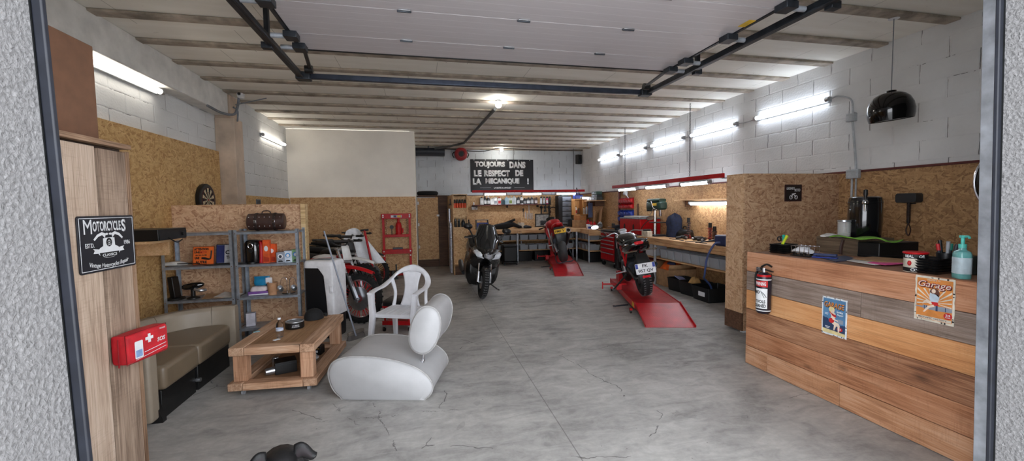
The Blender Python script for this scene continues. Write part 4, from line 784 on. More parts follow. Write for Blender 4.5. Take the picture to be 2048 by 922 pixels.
    for s_ in (-1, 1): build('radiator_shroud', MB().add([(.02, s_*.12, .9), (.38, s_*.14, .92), (.52, s_*.15, .80), (.36, s_*.16, .58), (.1, s_*.14, .66), (.02, s_*.135, .9), (.38, s_*.155, .92), (.52, s_*.165, .80), (.36, s_*.175, .58), (.1, s_*.155, .66)], [(0, 1, 2, 3, 4), (9, 8, 7, 6, 5), (0, 5, 6, 1), (1, 6, 7, 2), (2, 7, 8, 3), (3, 8, 9, 4), (4, 9, 5, 0)]), shroud or RED, b, bevel=.006); build('foot_peg', MB().cbox((-.12, s_*.16, .36), (.03, .1, .02)), ALU, b)
    build('seat', MB().loft([(-.62, 0, .95, .05, .025), (-.5, 0, .945, .09, .04), (-.2, 0, .92, .085, .05), (.0, 0, .91, .07, .05), (.12, 0, .93, .05, .03)], 16, 3), seatm, b)
    build('rear_fender', MB().grid(lambda u, v: Vector((-.35-.62*u, (v-.5)*.24*(1-.35*u), .90+.09*u-.02*(2*v-1)**2-.03*(u**3))), 10, 6), pmat, b, solid=.006)
    for s_ in (-1, 1): build('side_panel', MB().add([(-.1, s_*.1, .86), (-.15, s_*.115, .62), (-.4, s_*.12, .7), (-.62, s_*.1, .9), (-.1, s_*.112, .86), (-.15, s_*.127, .62), (-.4, s_*.132, .7), (-.62, s_*.112, .9)], [(0, 1, 2, 3), (7, 6, 5, 4), (0, 4, 5, 1), (1, 5, 6, 2), (2, 6, 7, 3), (3, 7, 4, 0)]), pmat, b, bevel=.004)
    build('kickstand', MB().cyl((-.1, .1, .3), (-.02, .26, .034), .011).cbox((-.02, .27, .032), (.05, .05, .016)), ALU, b)
    b.rotation_euler = (R(-4), 0, ang); return b
WPL = mat('white_plastics', (216, 216, 214), .4, var=.05); BPL = mat('black_plastics', (16, 16, 18), .4); SEATM = mat('seat_black', (18, 18, 20), .75)
dirtbike('dirt bike with a red front fender and red spoked wheel, nearest the chair', fl(720, 646), -.46, RED, WPL, RED, SEATM)
dirtbike('dirt bike with a white front fender, second behind the red fender one', (-.94, 7.22, 0), -.42, WPL, BPL, BLK, SEATM, guard=True, shroud=BPL)
dirtbike('all black dirt bike, farthest of the three, nearest the chipboard wall', (-.92, 8.6, 0), -.36, BPL, BPL, BLK, SEATM, .97, shroud=BPL)
# white sheet draped behind the bikes
SH = mat('white_sheet', (232, 235, 240), .6, var=.06)
def sheet(u, v):
    z = 1.24-.66*v; w2 = .12+.33*v; return Vector((-1.2+.12*v+(u-.5)*2*w2, 8.2-.05*sin(u*17)*v-.1*v+.1*sin(pi*u), z-.05*abs(2*u-1)**2*(1-v)))
mb = MB().grid(sheet, 30, 18); solo('dust_sheet', mb, SH, 'white dust sheet draped over something behind the dirt bikes', 'sheet', solid=.004)
# red pole
p0, p1 = fl(758, 593), ay(729, 461, fl(758, 593).y+.02); o_ = Vector((p0.x, p0.y, 0)); rp_ = thing('red_pole', 'red pole with a cross handle leaning behind the dirt bikes', 'pole', o_); build('shaft', MB().cyl((0, 0, .001), p1-o_, .02, n=12), RED, rp_); d_ = p1-o_; build('cross_handle', MB().cyl(d_+Vector((-.07, 0, .0)), d_+Vector((.07, 0, .01)), .018), BLK, rp_)
# ================================================================= RED SHOP PRESS
px0, px1 = -.80, -.215
pr_ = thing('shop_press', 'red hydraulic shop press frame standing against the chipboard wall', 'press', (-.508, 9.92, 0)); hw = .29
for s_ in (-1, 1):
    c_ = build('column', MB().box(s_*hw-.025, s_*hw+.025, -.045, .045, .05, 1.47), RED, pr_, bevel=.004)
    for z in (1.4, 1.44, .62, .52): build('bolt', MB().cyl((s_*hw, -.066, z), (s_*hw, -.056 if z > .55 else -.045, z), .016, n=10), INK, c_)
    build('foot', MB().box(s_*hw-.03, s_*hw+.03, -.24, .24, .0, .05), RED, pr_, bevel=.004)
build('top_beam', MB().box(-.33, .33, -.055, .055, 1.36, 1.475), RED, pr_, bevel=.004); build('name_plate', MB().box(-.12, .12, -.058, -.0555, 1.385, 1.44), mat('plate_pale', (196, 196, 206), .5), pr_); build('plate_print', MB().box(-.06, .0, -.0592, -.0585, 1.39, 1.435), mat('navy_plastic', (40, 52, 92), .45), pr_); build('plate_print', MB().box(.02, .1, -.0592, -.0585, 1.39, 1.435), mat('yellow_label', (216, 176, 40), .5), pr_)
build('jack_beam', MB().box(-.27, .27, -.05, .05, .94, 1.0), RED, pr_, bevel=.004); build('bed_beam', MB().box(-.33, .33, -.065, -.05, .56, .66).box(-.33, .33, .05, .065, .56, .66), RED, pr_, bevel=.004); build('lower_beam', MB().box(-.27, .27, -.03, .03, .06, .1), RED, pr_, bevel=.004)
jk = build('bottle_jack', MB().lathe([(0, 0), (.075, 0), (.075, .03), (.066, .04), (.07, .2), (.055, .26), (.03, .28), (.028, .36), (0, .36)], 20, (.04, 0, 1.0)), RED, pr_); build('pump_socket', MB().cyl((.13, -.04, 1.03), (.13, -.04, 1.14), .018), RED, jk)
for s_ in (-1, 1): mb = MB(); mb.tube([Vector((s_*.225+.02*cos(i*.8), .02*sin(i*.8), 1.0+.36*i/60)) for i in range(61)], .004, 5); build('return_spring', mb, CHR, pr_)
build('gauge', MB().cyl((-.11, -.0, 1.17), (-.11, -.04, 1.17), .045, n=20).cyl((-.11, 0, 1.0), (-.11, 0, 1.15), .01), BLK, pr_); build('bed_block', MB().box(-.1, .12, -.045, .045, .661, .70), STL, pr_, bevel=.006)
q = thing('bench_motor', 'black jack and post standing at the foot of the red press', 'jack', (-.62, 9.8, 0)); build('post', MB().cyl((0.08, 0, 0), (.08, 0, .33), .016), STL, q); build('body', MB().lathe([(0, 0), (.055, 0), (.05, .13), (.03, .19), (0, .19)], 16, (-.0, 0, 0)), BLK, q); build('base', MB().box(-.07, .12, -.06, .06, 0, .02), BLK, q)
# ================================================================= LIFTS
def lift(label, c0, c1, hinge0, hz, ln):
    c0, c1, h0 = Vector(c0), Vector(c1), Vector(hinge0); d = (h0-c0); d.z = 0; d.normalize(); ang = math.atan2(d.y, d.x)
    w = .64; rl = (Vector((h0.x, h0.y, 0))-c0).length
    lf = thing('bike_lift', label, 'bike lift', c0, ang)          # local x along the lift, its width runs to -y
    t_ = NT('red_tread_plate') if 'red_tread_plate' not in _mc else None
    if t_:
        x, y, z = t_.sep(t_.objc()); sc_ = 1/.032; a = t_.math('ADD', x, y); b = t_.math('SUBTRACT', x, y); fa, fb = t_.math('FLOOR', t_.math('MULTIPLY', a, sc_)), t_.math('FLOOR', t_.math('MULTIPLY', b, sc_))
        par = t_.math('FLOORED_MODULO', t_.math('ADD', fa, fb), 2.0); ga = t_.math('ABSOLUTE', t_.math('SUBTRACT', t_.math('FRACT', t_.math('MULTIPLY', a, sc_)), .5)); gb = t_.math('ABSOLUTE', t_.math('SUBTRACT', t_.math('FRACT', t_.math('MULTIPLY', b, sc_)), .5))
        e1 = t_.math('ADD', t_.math('MULTIPLY', ga, 1.1), t_.math('MULTIPLY', gb, 3.2)); e2 = t_.math('ADD', t_.math('MULTIPLY', ga, 3.2), t_.math('MULTIPLY', gb, 1.1)); m_ = t_.math('MULTIPLY_ADD', par, t_.math('SUBTRACT', e1, e2), e2); hh = t_.math('SUBTRACT', .6, m_, clamp=True)
        nn = t_.noise(t_.objc(), 6, 4); t_.col(t_.ramp(nn, [(.3, (150, 22, 30)), (.7, (190, 34, 42))])); t_.p(rough=.33, spec=.5); t_.bump(hh, .5, .004); _mc['red_tread_plate'] = t_.m
    TP_ = _mc['red_tread_plate']
    rp2 = build('ramp', MB().add([(0, 0, .004), (rl, 0, hz), (rl, -w, hz), (0, -w, .004), (0, 0, .0), (rl, 0, hz-.02), (rl, -w, hz-.02), (0, -w, .0)], [(0, 1, 2, 3), (7, 6, 5, 4), (0, 4, 5, 1), (1, 5, 6, 2), (2, 6, 7, 3), (3, 7, 4, 0)]), TP_, lf)
    for yy in (0, -w): build('ramp_lip', MB().beam((.0, yy, .018), (rl, yy, hz+.012), .008, .03), RED, rp2)
    tbm = build('table', MB().box(rl+.004, rl+ln, -w, 0, hz-.03, hz), TP_, lf, bevel=.003); 
    for yy in (.004, -w-.004): build('side_skirt', MB().beam((rl, yy, hz-.035), (rl+ln, yy, hz-.035), .008, .09), RED, tbm)
    fr = build('base_frame', MB().box(rl+.1, rl+ln-.1, -.12, -.07, .03, .07).box(rl+.1, rl+ln-.1, -w+.07, -w+.12, .03, .07).box(rl+.1, rl+.16, -w+.07, -.07, .03, .07).box(rl+ln-.2, rl+ln-.14, -w+.07, -.07, .03, .07), RED, lf, bevel=.003)
    for xx in (rl+.12, rl+ln-.3):
        for yy in (.03, -w-.03): c_ = build('caster', MB().cyl((xx, yy-.012, .033), (xx, yy+.012, .033), .033, n=18), BLK, lf); build('caster_bracket', MB().box(xx-.03, xx+.03, yy-.018, yy+.018, .05, .075), RED, c_)
    build('scissor_arm', MB().beam((rl+.2, -.2, .06), (rl+ln-.6, -.2, hz-.03), .03, .03).beam((rl+.2, -w+.2, .06), (rl+ln-.6, -w+.2, hz-.03), .03, .03), RED, lf); build('pedal', MB().beam((rl+.45, .0, .05), (rl+.4, .2, .04), .02, .02).cbox((rl+.4, .22, .04), (.08, .04, .012)), STL, lf)
    build('wheel_clamp', MB().box(rl+ln-.35, rl+ln-.05, -w/2-.22, -w/2-.20, hz, hz+.16).box(rl+ln-.35, rl+ln-.05, -w/2+.20, -w/2+.22, hz, hz+.16).box(rl+ln-.07, rl+ln-.05, -w/2-.22, -w/2+.22, hz, hz+.16), RED, lf, bevel=.003)
    build('yellow_sticker', MB().box(rl+.02, rl+.14, .0085, .0095, hz-.07, hz-.005), mat('yellow_label', (216, 176, 40), .5), lf)
    build('axle_bar', MB().box(rl+.95, rl+1.15, .0, .08, hz+.0, hz+.1).cyl((rl+1.05, .3, hz+.08), (rl+1.05, -.1, hz+.08), .012).cyl((rl+1.05, .3, hz-.0), (rl+1.05, .3, hz+.12), .01), RED if hz else RED, lf, bevel=.004)
    return lf, ang, rl, w
HZ = .18
lift1, a1, rl1, w1 = lift('red bike lift with the black motorcycle on it, its ramp shining', fl(1291, 655), fl(1389, 654), fl(1269.5, 606, HZ), HZ, 2.05)
lift2, a2_, rl2, w2_ = lift('red bike lift by the back bench with the red sport bike on it', fl(1110, 553), fl(1168, 551), fl(1103.5, 528.5, .16), .16, 1.9)
def onlift(lf, x, y, z): return lf.matrix_world @ Vector((x, y, z))
bpy.context.view_layer.update()
# ================================================================= BLACK NAKED MOTORCYCLE
p = fl(1291, 593, HZ); f = Vector((cos(a1), sin(a1), 0)); nb_o = Vector((p.x, p.y, HZ+.02))+f*.62
nb = thing('naked_motorcycle', 'black and red naked motorcycle standing on the red lift, tail towards the room', 'motorcycle', nb_o, a1)
GB = GLB; wheel('rear_wheel', nb, -.70, .315, .085, .078, BLK, cast=6, disc=1, knobs=0); wheel('front_wheel', nb, .70, .305, .075, .06, BLK, cast=6, disc=2)
mb = MB()
for j in range(44):
    a = 2*pi*j/44
    for s_ in (-1, 1): mb.cbox((-.70+.3125*sin(a), s_*.036, .315+.3125*cos(a)), (.016, .045, .004), (0, a, s_*.6))
build('tread_tile', mb, mat('worn_rubber', (92, 92, 94), .85), nb)
for s_ in (-1, 1): fk = build('fork_leg', MB().cyl((.70, s_*.105, .305), (.53, s_*.105, .72), .029), BLK, nb); build('fork_tube', MB().cyl((.55, s_*.105, .68), (.43, s_*.105, .98), .024), CHR, fk)
build('front_fender', MB().grid(lambda u, v: Vector((.70+.335*sin(-1.1+1.7*u), (v-.5)*.14, .305+.335*cos(-1.1+1.7*u)-.02*(2*v-1)**2)), 12, 6), BPL, nb, solid=.006)
build('swingarm', MB().beam((-.1, .1, .42), (-.70, .105, .315), .03, .07).beam((-.1, -.1, .42), (-.70, -.105, .315), .03, .07), BLK, nb, bevel=.008)
mb = MB()
for s_ in (-1, 1):
    mb.tube([(.46, 0, .88), (.2, s_*.11, .78), (-.05, s_*.13, .72), (-.15, s_*.12, .45)], .017, 8, 4).tube([(.45, 0, .76), (.25, s_*.1, .6), (-.05, s_*.13, .72)], .015, 8, 4).tube([(.2, s_*.11, .78), (.25, s_*.1, .6)], .013, 6).tube([(-.05, s_*.13, .72), (-.4, s_*.11, .80), (-.72, s_*.07, .85)], .014, 8, 4).tube([(-.14, s_*.12, .5), (-.4, s_*.11, .80)], .014, 8)
build('trellis_frame', mb, RED, nb)
build('engine_block', MB().loft([(-.2, 0, .42, .1, .1), (-.12, 0, .42, .15, .14), (.1, 0, .42, .16, .15), (.24, 0, .44, .13, .12), (.3, 0, .45, .08, .08)], 16, 3.4), STL, nb)
mb = MB(); [mb.box(.06, .26, -.13, .13, .56+i*.025, .567+i*.025) for i in range(6)]; mb.box(.08, .24, -.11, .11, .54, .70); build('cylinder_rib', mb, BLK, nb)
build('fuel_tank', MB().loft([(-.12, 0, .84, .07, .05), (-.05, 0, .87, .12, .09), (.1, 0, .91, .155, .12), (.25, 0, .92, .16, .115), (.36, 0, .9, .13, .08), (.42, 0, .88, .06, .04)], 20, 2.6), GB, nb)
build('seat', MB().loft([(-.78, 0, .95, .05, .03), (-.68, 0, .95, .11, .04), (-.4, 0, .91, .14, .045), (-.18, 0, .87, .13, .05), (-.04, 0, .87, .09, .04)], 18, 3), SEATM, nb)
tl_ = build('tail_section', MB().loft([(-.82, 0, .91, .07, .03), (-.78, 0, .90, .14, .06), (-.6, 0, .845, .19, .10), (-.35, 0, .79, .18, .09), (-.15, 0, .78, .13, .06)], 18, 2.8), GB, nb)
build('tail_light', MB().loft([(-.835, 0, .925, .05, .02), (-.815, 0, .925, .065, .03), (-.78, 0, .92, .066, .03)], 14, 4), mat('red_lens', (214, 26, 40), .25, coat=.5), tl_)
for s_ in (-1, 1): build('grab_rail', MB().tube([(-.4, s_*.15, .89), (-.65, s_*.15, .95), (-.80, s_*.1, .97)], .012, 8, 5), BLK, tl_)
hug = build('plate_holder', MB().loft([(.27, -.93, 0, .05, .10), (.34, -.965, 0, .03, .11), (.45, -.975, 0, .02, .1), (.62, -.93, 0, .02, .09), (.75, -.82, 0, .03, .07)], 14, 3.5, 'z'), BPL, nb)
PM = frame((-1.005, 0.0, .52), (0, -1, 0), (.18, 0, 1)); pl = build('number_plate', MB().prism(rrect(-.105, .105, -.085, .085, .01), 0, .006), WHT, nb, M=PM @ Matrix.Diagonal((1.25, 1.02, 1, 1)), bevel=.001)
poly('blue_band', rrect(-.103, -.076, .005, .08, .004), BLU, T(0, 0, .0062), pl); poly('blue_band', rrect(.076, .103, .005, .08, .004), BLU, T(0, 0, .0062), pl)
text('lettering', 'FK', DINK, T(0, .042, .0064), .06, .05, pl, .02); text('lettering', '957 QV', DINK, T(0, -.04, .0064), .16, .055, pl, .02)
build('reflector', MB().prism(rrect(-.055, .055, -.018, .018, .012), 0, .01), mat('red_lens', (214, 26, 40), .25), nb, M=frame((-1.0, 0, .385), (0, -1, 0), (.0, 0, 1)))
for s_ in (-1, 1): build('turn_signal', MB().cyl((-.86, s_*.05, .8), (-.87, s_*.17, .80), .01).sphere((-.87, s_*.19, .80), (.025, .035, .02), 12, 8), mat('smoke_lens', (90, 78, 66), .2), nb)
for s_ in (-1, 1): build('shock_absorber', MB().tube([Vector((-.3-.12*i/48+.022*cos(i*.9), s_*.0+.022*sin(i*.9), .74-.28*i/48)) for i in range(49)], .006, 6), BLK, nb) if s_ > 0 else None
grip_bar(nb, [(.22, .40, 1.0), (.3, .26, 1.02), (.38, .15, 1.04), (.42, .07, .99), (.42, -.07, .99), (.38, -.15, 1.04), (.3, -.26, 1.02), (.22, -.40, 1.0)], ALU, .018)
build('gauge', MB().loft([(.42, 0, 1.03, .05, .03), (.45, 0, 1.05, .07, .036), (.49, 0, 1.06, .066, .032), (.51, 0, 1.06, .04, .02)], 16, 2.6), ALU, nb)
build('headlight', MB().sphere((.56, 0, .90), (.10, .10, .1), 20, 12), BPL, nb); build('triple_clamp', MB().cbox((.45, 0, .95), (.07, .27, .03)), BLK, nb, bevel=.006)
for s_ in (-1, 1):
    m_ = build('mirror', MB().loft([(-.02, 0, 0, .03, .02), (-.008, 0, 0, .065, .042), (.02, 0, 0, .05, .03)], 18, 2.4), BPL, nb, M=T(.33, s_*.44, 1.22)); build('mirror_glass', MB().loft([(-.021, 0, 0, .058, .036), (-.02, 0, 0, .058, .036)], 18, 2.4), CHR, m_); build('mirror_stem', MB().tube([(.02, 0, -.02), (.03, -s_*.1, -.1), (-.0, -s_*.17, -.19)], .007, 8, 5), BLK, m_)
build('exhaust', MB().tube([(.28, -.1, .5), (.36, -.1, .34), (.2, -.12, .2), (-.15, -.14, .22), (-.35, -.17, .32), (-.62, -.2, .50)], [.02, .02, .024, .03, .05, .048], 12, 5), STL, nb)
for s_ in (-1, 1): build('foot_peg', MB().cyl((-.22, s_*.14, .38), (-.24, s_*.30, .36), .014).cbox((-.2, s_*.16, .42), (.12, .012, .1)), ALU, nb, bevel=.003)
build('kickstand', MB().cyl((-.05, .12, .28), (-.2, .36, .08), .014).cbox((-.2, .37, .076), (.1, .03, .016)), BLK, nb); build('radiator', MB().box(.34, .38, -.14, .14, .46, .72), BLK, nb, bevel=.006)
nb.rotation_euler = (R(-9), 0, a1); nb.scale = (.9, 1.1, .9)
# ================================================================= RED SPORT BIKE
p = fl(1128, 528, .16); f = Vector((cos(a2_+.04), sin(a2_+.04), 0)); sb_o = Vector((p.x, p.y, .2))+f*.70
sbk = thing('sport_motorcycle', 'red sport motorcycle with a yellow plate on the lift at the back bench', 'motorcycle', sb_o, a2_+.04)
wheel('rear_wheel', sbk, -.70, .32, .1, .1, BLK, cast=5, disc=1, tmat=mat('slick_tyre', (58, 58, 60), .6)); wheel('front_wheel', sbk, .70, .30, .07, .06, BLK, cast=5, disc=2)
for s_ in (-1, 1): build('fork_leg', MB().cyl((.70, s_*.1, .3), (.48, s_*.1, .85), .027), mat('gold_fork', (160, 120, 60), .3, .8), sbk)
build('swingarm', MB().beam((-.1, .1, .42), (-.70, .13, .32), .04, .09).beam((-.1, -.1, .42), (-.70, -.13, .32), .04, .09), ALU, sbk, bevel=.01)
build('engine_block', MB().loft([(-.2, 0, .45, .12, .14), (.0, 0, .42, .17, .17), (.25, 0, .45, .16, .15), (.33, 0, .5, .1, .1)], 16, 3), STL, sbk)
tl2 = build('tail_section', MB().loft([(-.88, 0, .98, .05, .02), (-.82, 0, .965, .1, .045), (-.6, 0, .91, .14, .075), (-.35, 0, .85, .14, .07), (-.2, 0, .83, .11, .05)], 18, 2.7), RED, sbk)
build('fuel_tank', MB().loft([(-.16, 0, .86, .08, .05), (-.08, 0, .89, .14, .1), (.08, 0, .93, .18, .13), (.25, 0, .92, .18, .12), (.36, 0, .88, .12, .08)], 20, 2.6), RED, sbk)
build('seat', MB().loft([(-.68, 0, .97, .07, .02), (-.5, 0, .94, .1, .03), (-.2, 0, .86, .12, .035), (-.1, 0, .86, .1, .02)], 16, 3), SEATM, sbk)
build('front_fairing', MB().loft([(.30, 0, .72, .22, .2), (.45, 0, .78, .23, .22), (.65, 0, .84, .19, .17), (.82, 0, .84, .1, .08), (.88, 0, .83, .04, .03)], 20, 2.4), RED, sbk); build('belly_fairing', MB().loft([(-.15, 0, .26, .1, .07), (.1, 0, .28, .18, .13), (.35, 0, .38, .2, .2), (.48, 0, .5, .15, .17)], 18, 2.8), mat('red_orange_paint', (176, 40, 34), .35), sbk)
build('windscreen', MB().loft([(.50, 0, .98, .1, .02), (.58, 0, 1.04, .13, .07), (.72, 0, .95, .11, .05)], 16, 2.4), GLB, sbk)
ph = build('plate_holder', MB().loft([(.42, -.86, 0, .02, .1), (.6, -.90, 0, .03, .13), (.78, -.87, 0, .03, .15), (.90, -.8, 0, .05, .13)], 14, 3.4, 'z'), BPL, sbk)
PM = frame((-.935, 0, .80), (0, -1, 0), (.25, 0, 1)); pl = build('number_plate', MB().prism(rrect(-.14, .14, -.05, .05, .008), 0, .006), mat('plate_yellow', (226, 178, 40), .5), sbk, M=PM, bevel=.001); text('lettering', 'PM1 V', DINK, T(0, 0, .0064), .23, .06, pl, .02)
for s_ in (-1, 1):
    build('clip_on_bar', MB().cyl((.40, s_*.12, .88), (.30, s_*.38, .84), .014).cyl((.335, s_*.29, .853), (.3, s_*.39, .84), .02), BLK, sbk); build('brake_reservoir', MB().cyl((.42, s_*.2, .9), (.42, s_*.2, .95), .022), ALU, sbk)
    build('foot_peg', MB().cyl((-.25, s_*.14, .42), (-.25, s_*.26, .42), .014), ALU, sbk); build('side_frame', MB().beam((.35, s_*.15, .82), (-.2, s_*.16, .5), .03, .09), ALU, sbk, bevel=.01)
ex = build('exhaust', MB().tube([(.1, -.12, .3), (-.25, -.16, .36), (-.5, -.2, .55), (-.78, -.22, .76)], [.028, .035, .06, .062], 14, 5), BLK, sbk); build('exhaust_tip', MB().lathe([(.045, -.02), (.066, -.015), (.066, .03), (.045, .03)], 22, (-.78, -.22, .76), (-.8, -.05, .6), caps=False), CHR, ex)
build('paddock_stand', MB().tube([(-.7, .17, .32), (-.95, .2, .07), (-.98, .0, .05), (-.95, -.2, .07), (-.7, -.17, .32)], .013, 8, 4), STL, sbk)
build('heel_guard', MB().tube([(-.55, .16, .75), (-.4, .17, .6), (-.3, .17, .35), (-.25, .15, .25)], .016, 8, 4), ALU, sbk)
sbk.rotation_euler = (R(-9), 0, a2_+.04)
# ================================================================= BLACK MAXI SCOOTER
p = fl(963, 597); sa = math.atan2(-.99, .015)
sco = thing('maxi_scooter', 'black maxi scooter parked facing the room near the chipboard pillar', 'scooter', p-Vector((cos(sa), sin(sa), 0))*.75, sa)
SBL = mat('scooter_black', (11, 11, 13), .28, coat=.3)
wheel('front_wheel', sco, .75, .285, .07, .062, BLK, cast=5, disc=2); wheel('rear_wheel', sco, -.72, .28, .08, .075, BLK, cast=5, disc=1)
mb = MB()
for j in range(40):
    a = 2*pi*j/40
    for s_ in (-1, 1): mb.cbox((.75+.2825*sin(a), s_*.018, .285+.2825*cos(a)), (.014, .036, .004), (0, a, s_*.7))
build('tread_tile', mb, mat('worn_rubber', (92, 92, 94), .85), sco)
for s_ in (-1, 1): fk = build('fork_leg', MB().cyl((.75, s_*.105, .285), (.71, s_*.105, .46), .026), ALU, sco); build('fork_tube', MB().cyl((.715, s_*.105, .44), (.60, s_*.105, .74), .018), CHR, fk); build('caliper', MB().cbox((.66, s_*.09, .33), (.05, .04, .09)), ALU, fk, bevel=.006)
build('front_fender', MB().grid(lambda u, v: Vector((.75+.32*sin(-1.3+2.0*u), (v-.5)*.18*(1-.3*u), .285+.325*cos(-1.3+2.0*u)-.02*(2*v-1)**2)), 14, 6), SBL, sco, solid=.006)
build('front_fairing', MB().loft([(.28, 0, .62, .23, .26), (.42, 0, .66, .28, .27), (.56, 0, .715, .28, .215), (.68, 0, .755, .245, .15), (.80, 0, .775, .17, .09), (.89, 0, .765, .08, .05)], 28, 2.5), SBL, sco)
build('leg_shield', MB().loft([(.20, 0, .52, .20, .26), (.34, 0, .50, .29, .34), (.44, 0, .50, .30, .33), (.52, 0, .55, .24, .25)], 24, 3), SBL, sco)
build('lower_body', MB().loft([(-.75, 0, .66, .13, .14), (-.6, 0, .58, .2, .2), (-.3, 0, .46, .25, .26), (.05, 0, .36, .25, .2), (.3, 0, .34, .24, .18), (.40, 0, .40, .18, .12)], 22, 3), SBL, sco)
build('tail_section', MB().loft([(-1.02, 0, .88, .06, .04), (-.92, 0, .86, .15, .1), (-.6, 0, .80, .21, .16), (-.2, 0, .74, .2, .12), (.0, 0, .7, .14, .08)], 22, 2.6), SBL, sco)
build('seat', MB().loft([(-.92, 0, .96, .1, .04), (-.75, 0, .96, .17, .06), (-.45, 0, .92, .19, .07), (-.25, 0, .84, .19, .06), (.0, 0, .82, .15, .05), (.08, 0, .8, .08, .03)], 20, 3), SEATM, sco)
def scr(u, v):
    a = (u-.5)*2; w2 = .25-.05*v-.05*v*v; return Vector((.82-.38*v-.14*a*a, a*w2*(.72+.4*min(v*2, 1)-.12*v), .815+.485*v-.02*a*a))
tsm = NT('smoked_screen'); tsm.col((26, 28, 31)); tsm.p(rough=.06, alpha=.975, coat=.3)
build('windscreen', MB().grid(scr, 16, 12), tsm.m, sco, solid=.006)
build('centre_nose', MB().loft([(.80, 0, .82, .09, .07), (.88, 0, .80, .06, .065), (.905, 0, .79, .035, .04)], 14, 3), SBL, sco)
HLM = mat('headlight_lens', (196, 200, 206), .15, coat=.6)
for s_ in (-1, 1):
    h = build('headlight', MB().loft([(.60, s_*.19, .80, .035, .03, 2.2), (.72, s_*.175, .80, .08, .042, 2.2), (.82, s_*.135, .765, .08, .048, 2.2), (.86, s_*.085, .745, .045, .035, 2.2)], 18), HLM, sco); build('lens_core', MB().sphere((.79, s_*.135, .775), (.05, .045, .04), 12, 8), CHR, h)
build('chrome_grille', MB().prism([(-.058, .04), (-.03, .055), (0, .03), (.03, .055), (.058, .04), (.045, -.03), (.0, -.055), (-.045, -.03)], -.02, .02, frame((.893, 0, .755), (0, 1, 0), (-.25, 0, 1))), CHR, sco, bevel=.004)
for s_ in (-1, 1):
    m_ = build('mirror', MB().loft([(-.03, 0, 0, .03, .025), (.0, 0, 0, .085, .052), (.03, 0, 0, .07, .04), (.05, 0, 0, .03, .02)], 18, 2.3), BPL, sco, M=T(.40, s_*.36, 1.215)); build('mirror_stem', MB().tube([(.02, -s_*.02, -.04), (.03, -s_*.1, -.16), (.0, -s_*.15, -.29)], [.012, .014, .016], 8, 5), BLK, m_); build('mirror_glass', MB().loft([(-.034, 0, 0, .05, .03), (-.031, 0, 0, .05, .03)], 16, 2.3), CHR, m_)
grip_bar(sco, [(.16, .36, 1.0), (.24, .22, 1.02), (.3, .1, 1.0), (.3, -.1, 1.0), (.24, -.22, 1.02), (.16, -.36, 1.0)], BLK, .018)
for s_ in (-1, 1): build('side_accent', MB().tube([(.88, s_*.05, .74), (.78, s_*.15, .705), (.6, s_*.24, .72)], [.006, .01, .006], 6, 5), mat('grey_trim', (110, 112, 116), .3), sco)
build('kickstand', MB().cyl((.05, .2, .2), (.12, .40, .085), .013).cbox((.12, .42, .08), (.1, .03, .016)), BLK, sco); build('silencer', MB().tube([(-.3, -.22, .28), (-.6, -.24, .34), (-.9, -.24, .42)], [.045, .06, .05], 14, 4), STL, sco)
build('rear_swingarm', MB().beam((-.2, .12, .32), (-.72, .13, .28), .05, .1), STL, sco, bevel=.01)
sco.rotation_euler = (R(-9), 0, sa)
# ================================================================= LIGHTS
COOL, NEUT = (232, 242, 255), (255, 247, 234)
TUBE = dict(work=glow('tube_work', (240, 245, 255), 11), cool=glow('tube_cool', COOL, 7), neut=glow('tube_neutral', NEUT, 4.5)); HOUS = mat('fitting_grey', (176, 180, 184), .5)
def tubelight(name, a, b, label, col='cool', drop=(0, 0, -.02), r=.024, group=None, cable=None):
    a, b = Vector(a), Vector(b); c = (a+b)/2; t = thing(name, label, 'light', c, 0, group); A, B = a-c, b-c; d = (B-A).normalized(); dr = Vector(drop)
    build('mount_clip', MB().beam((A+B)/2-dr*(1.8 if drop[2] else .8)-d*.03, (A+B)/2-dr*(1.8 if drop[2] else .8)+d*.03, .03, .008 if drop[2] else .02, up=tuple(-dr.normalized())), STL, t)
    build('housing', MB().beam(A+d*.01-dr, B-d*.01-dr, .07, .03, up=tuple(-dr.normalized())), HOUS, t, bevel=.008)
    build('diffuser', MB().cyl(A+d*.05+dr*.6, B-d*.05+dr*.6, r, n=14), TUBE[col], t)
    build('end_cap', MB().cyl(A+dr*.5, A+d*.05+dr*.5, r*1.15, n=14), ALU, t); build('end_cap', MB().cyl(B-d*.05+dr*.5, B+dr*.5, r*1.15, n=14), ALU, t)
    return t
for i, (y0, y1, w_) in enumerate(((4.5, 5.75, 'nearest the pendant lamp'), (6.13, 7.38, 'second along the block wall'), (7.57, 8.81, 'third along the block wall'), (9.03, 10.28, 'fourth along the block wall'), (10.42, 11.68, 'last before the back corner'))):
    tubelight('tube_light', (5.235, y0, 2.925), (5.235, y1, 2.925), 'long white tube light high on the block wall, '+w_, 'cool', (-.03, 0, 0), .028, 'tube lights on the block wall')
    if i: solo('light_cable', MB().tube([(5.262, y0-.36, 2.925), (5.258, y0-.15, 2.915), (5.25, y0, 2.925)], .008, 8, 4), HOUS, 'grey cable linking the tube light %s to the one before' % w_, 'cable')
tubelight('tube_light', (-2.93, 4.5, 3.0), (-2.93, 5.8, 3.0), 'white tube light under the beam above the golden chipboard', 'neut', (.03, 0, 0), .028); tubelight('tube_light', (-2.785, 8.6, 2.99), (-2.785, 9.95, 2.99), 'white tube light on the wall beside the white partition', 'neut', (.03, 0, 0), .026)
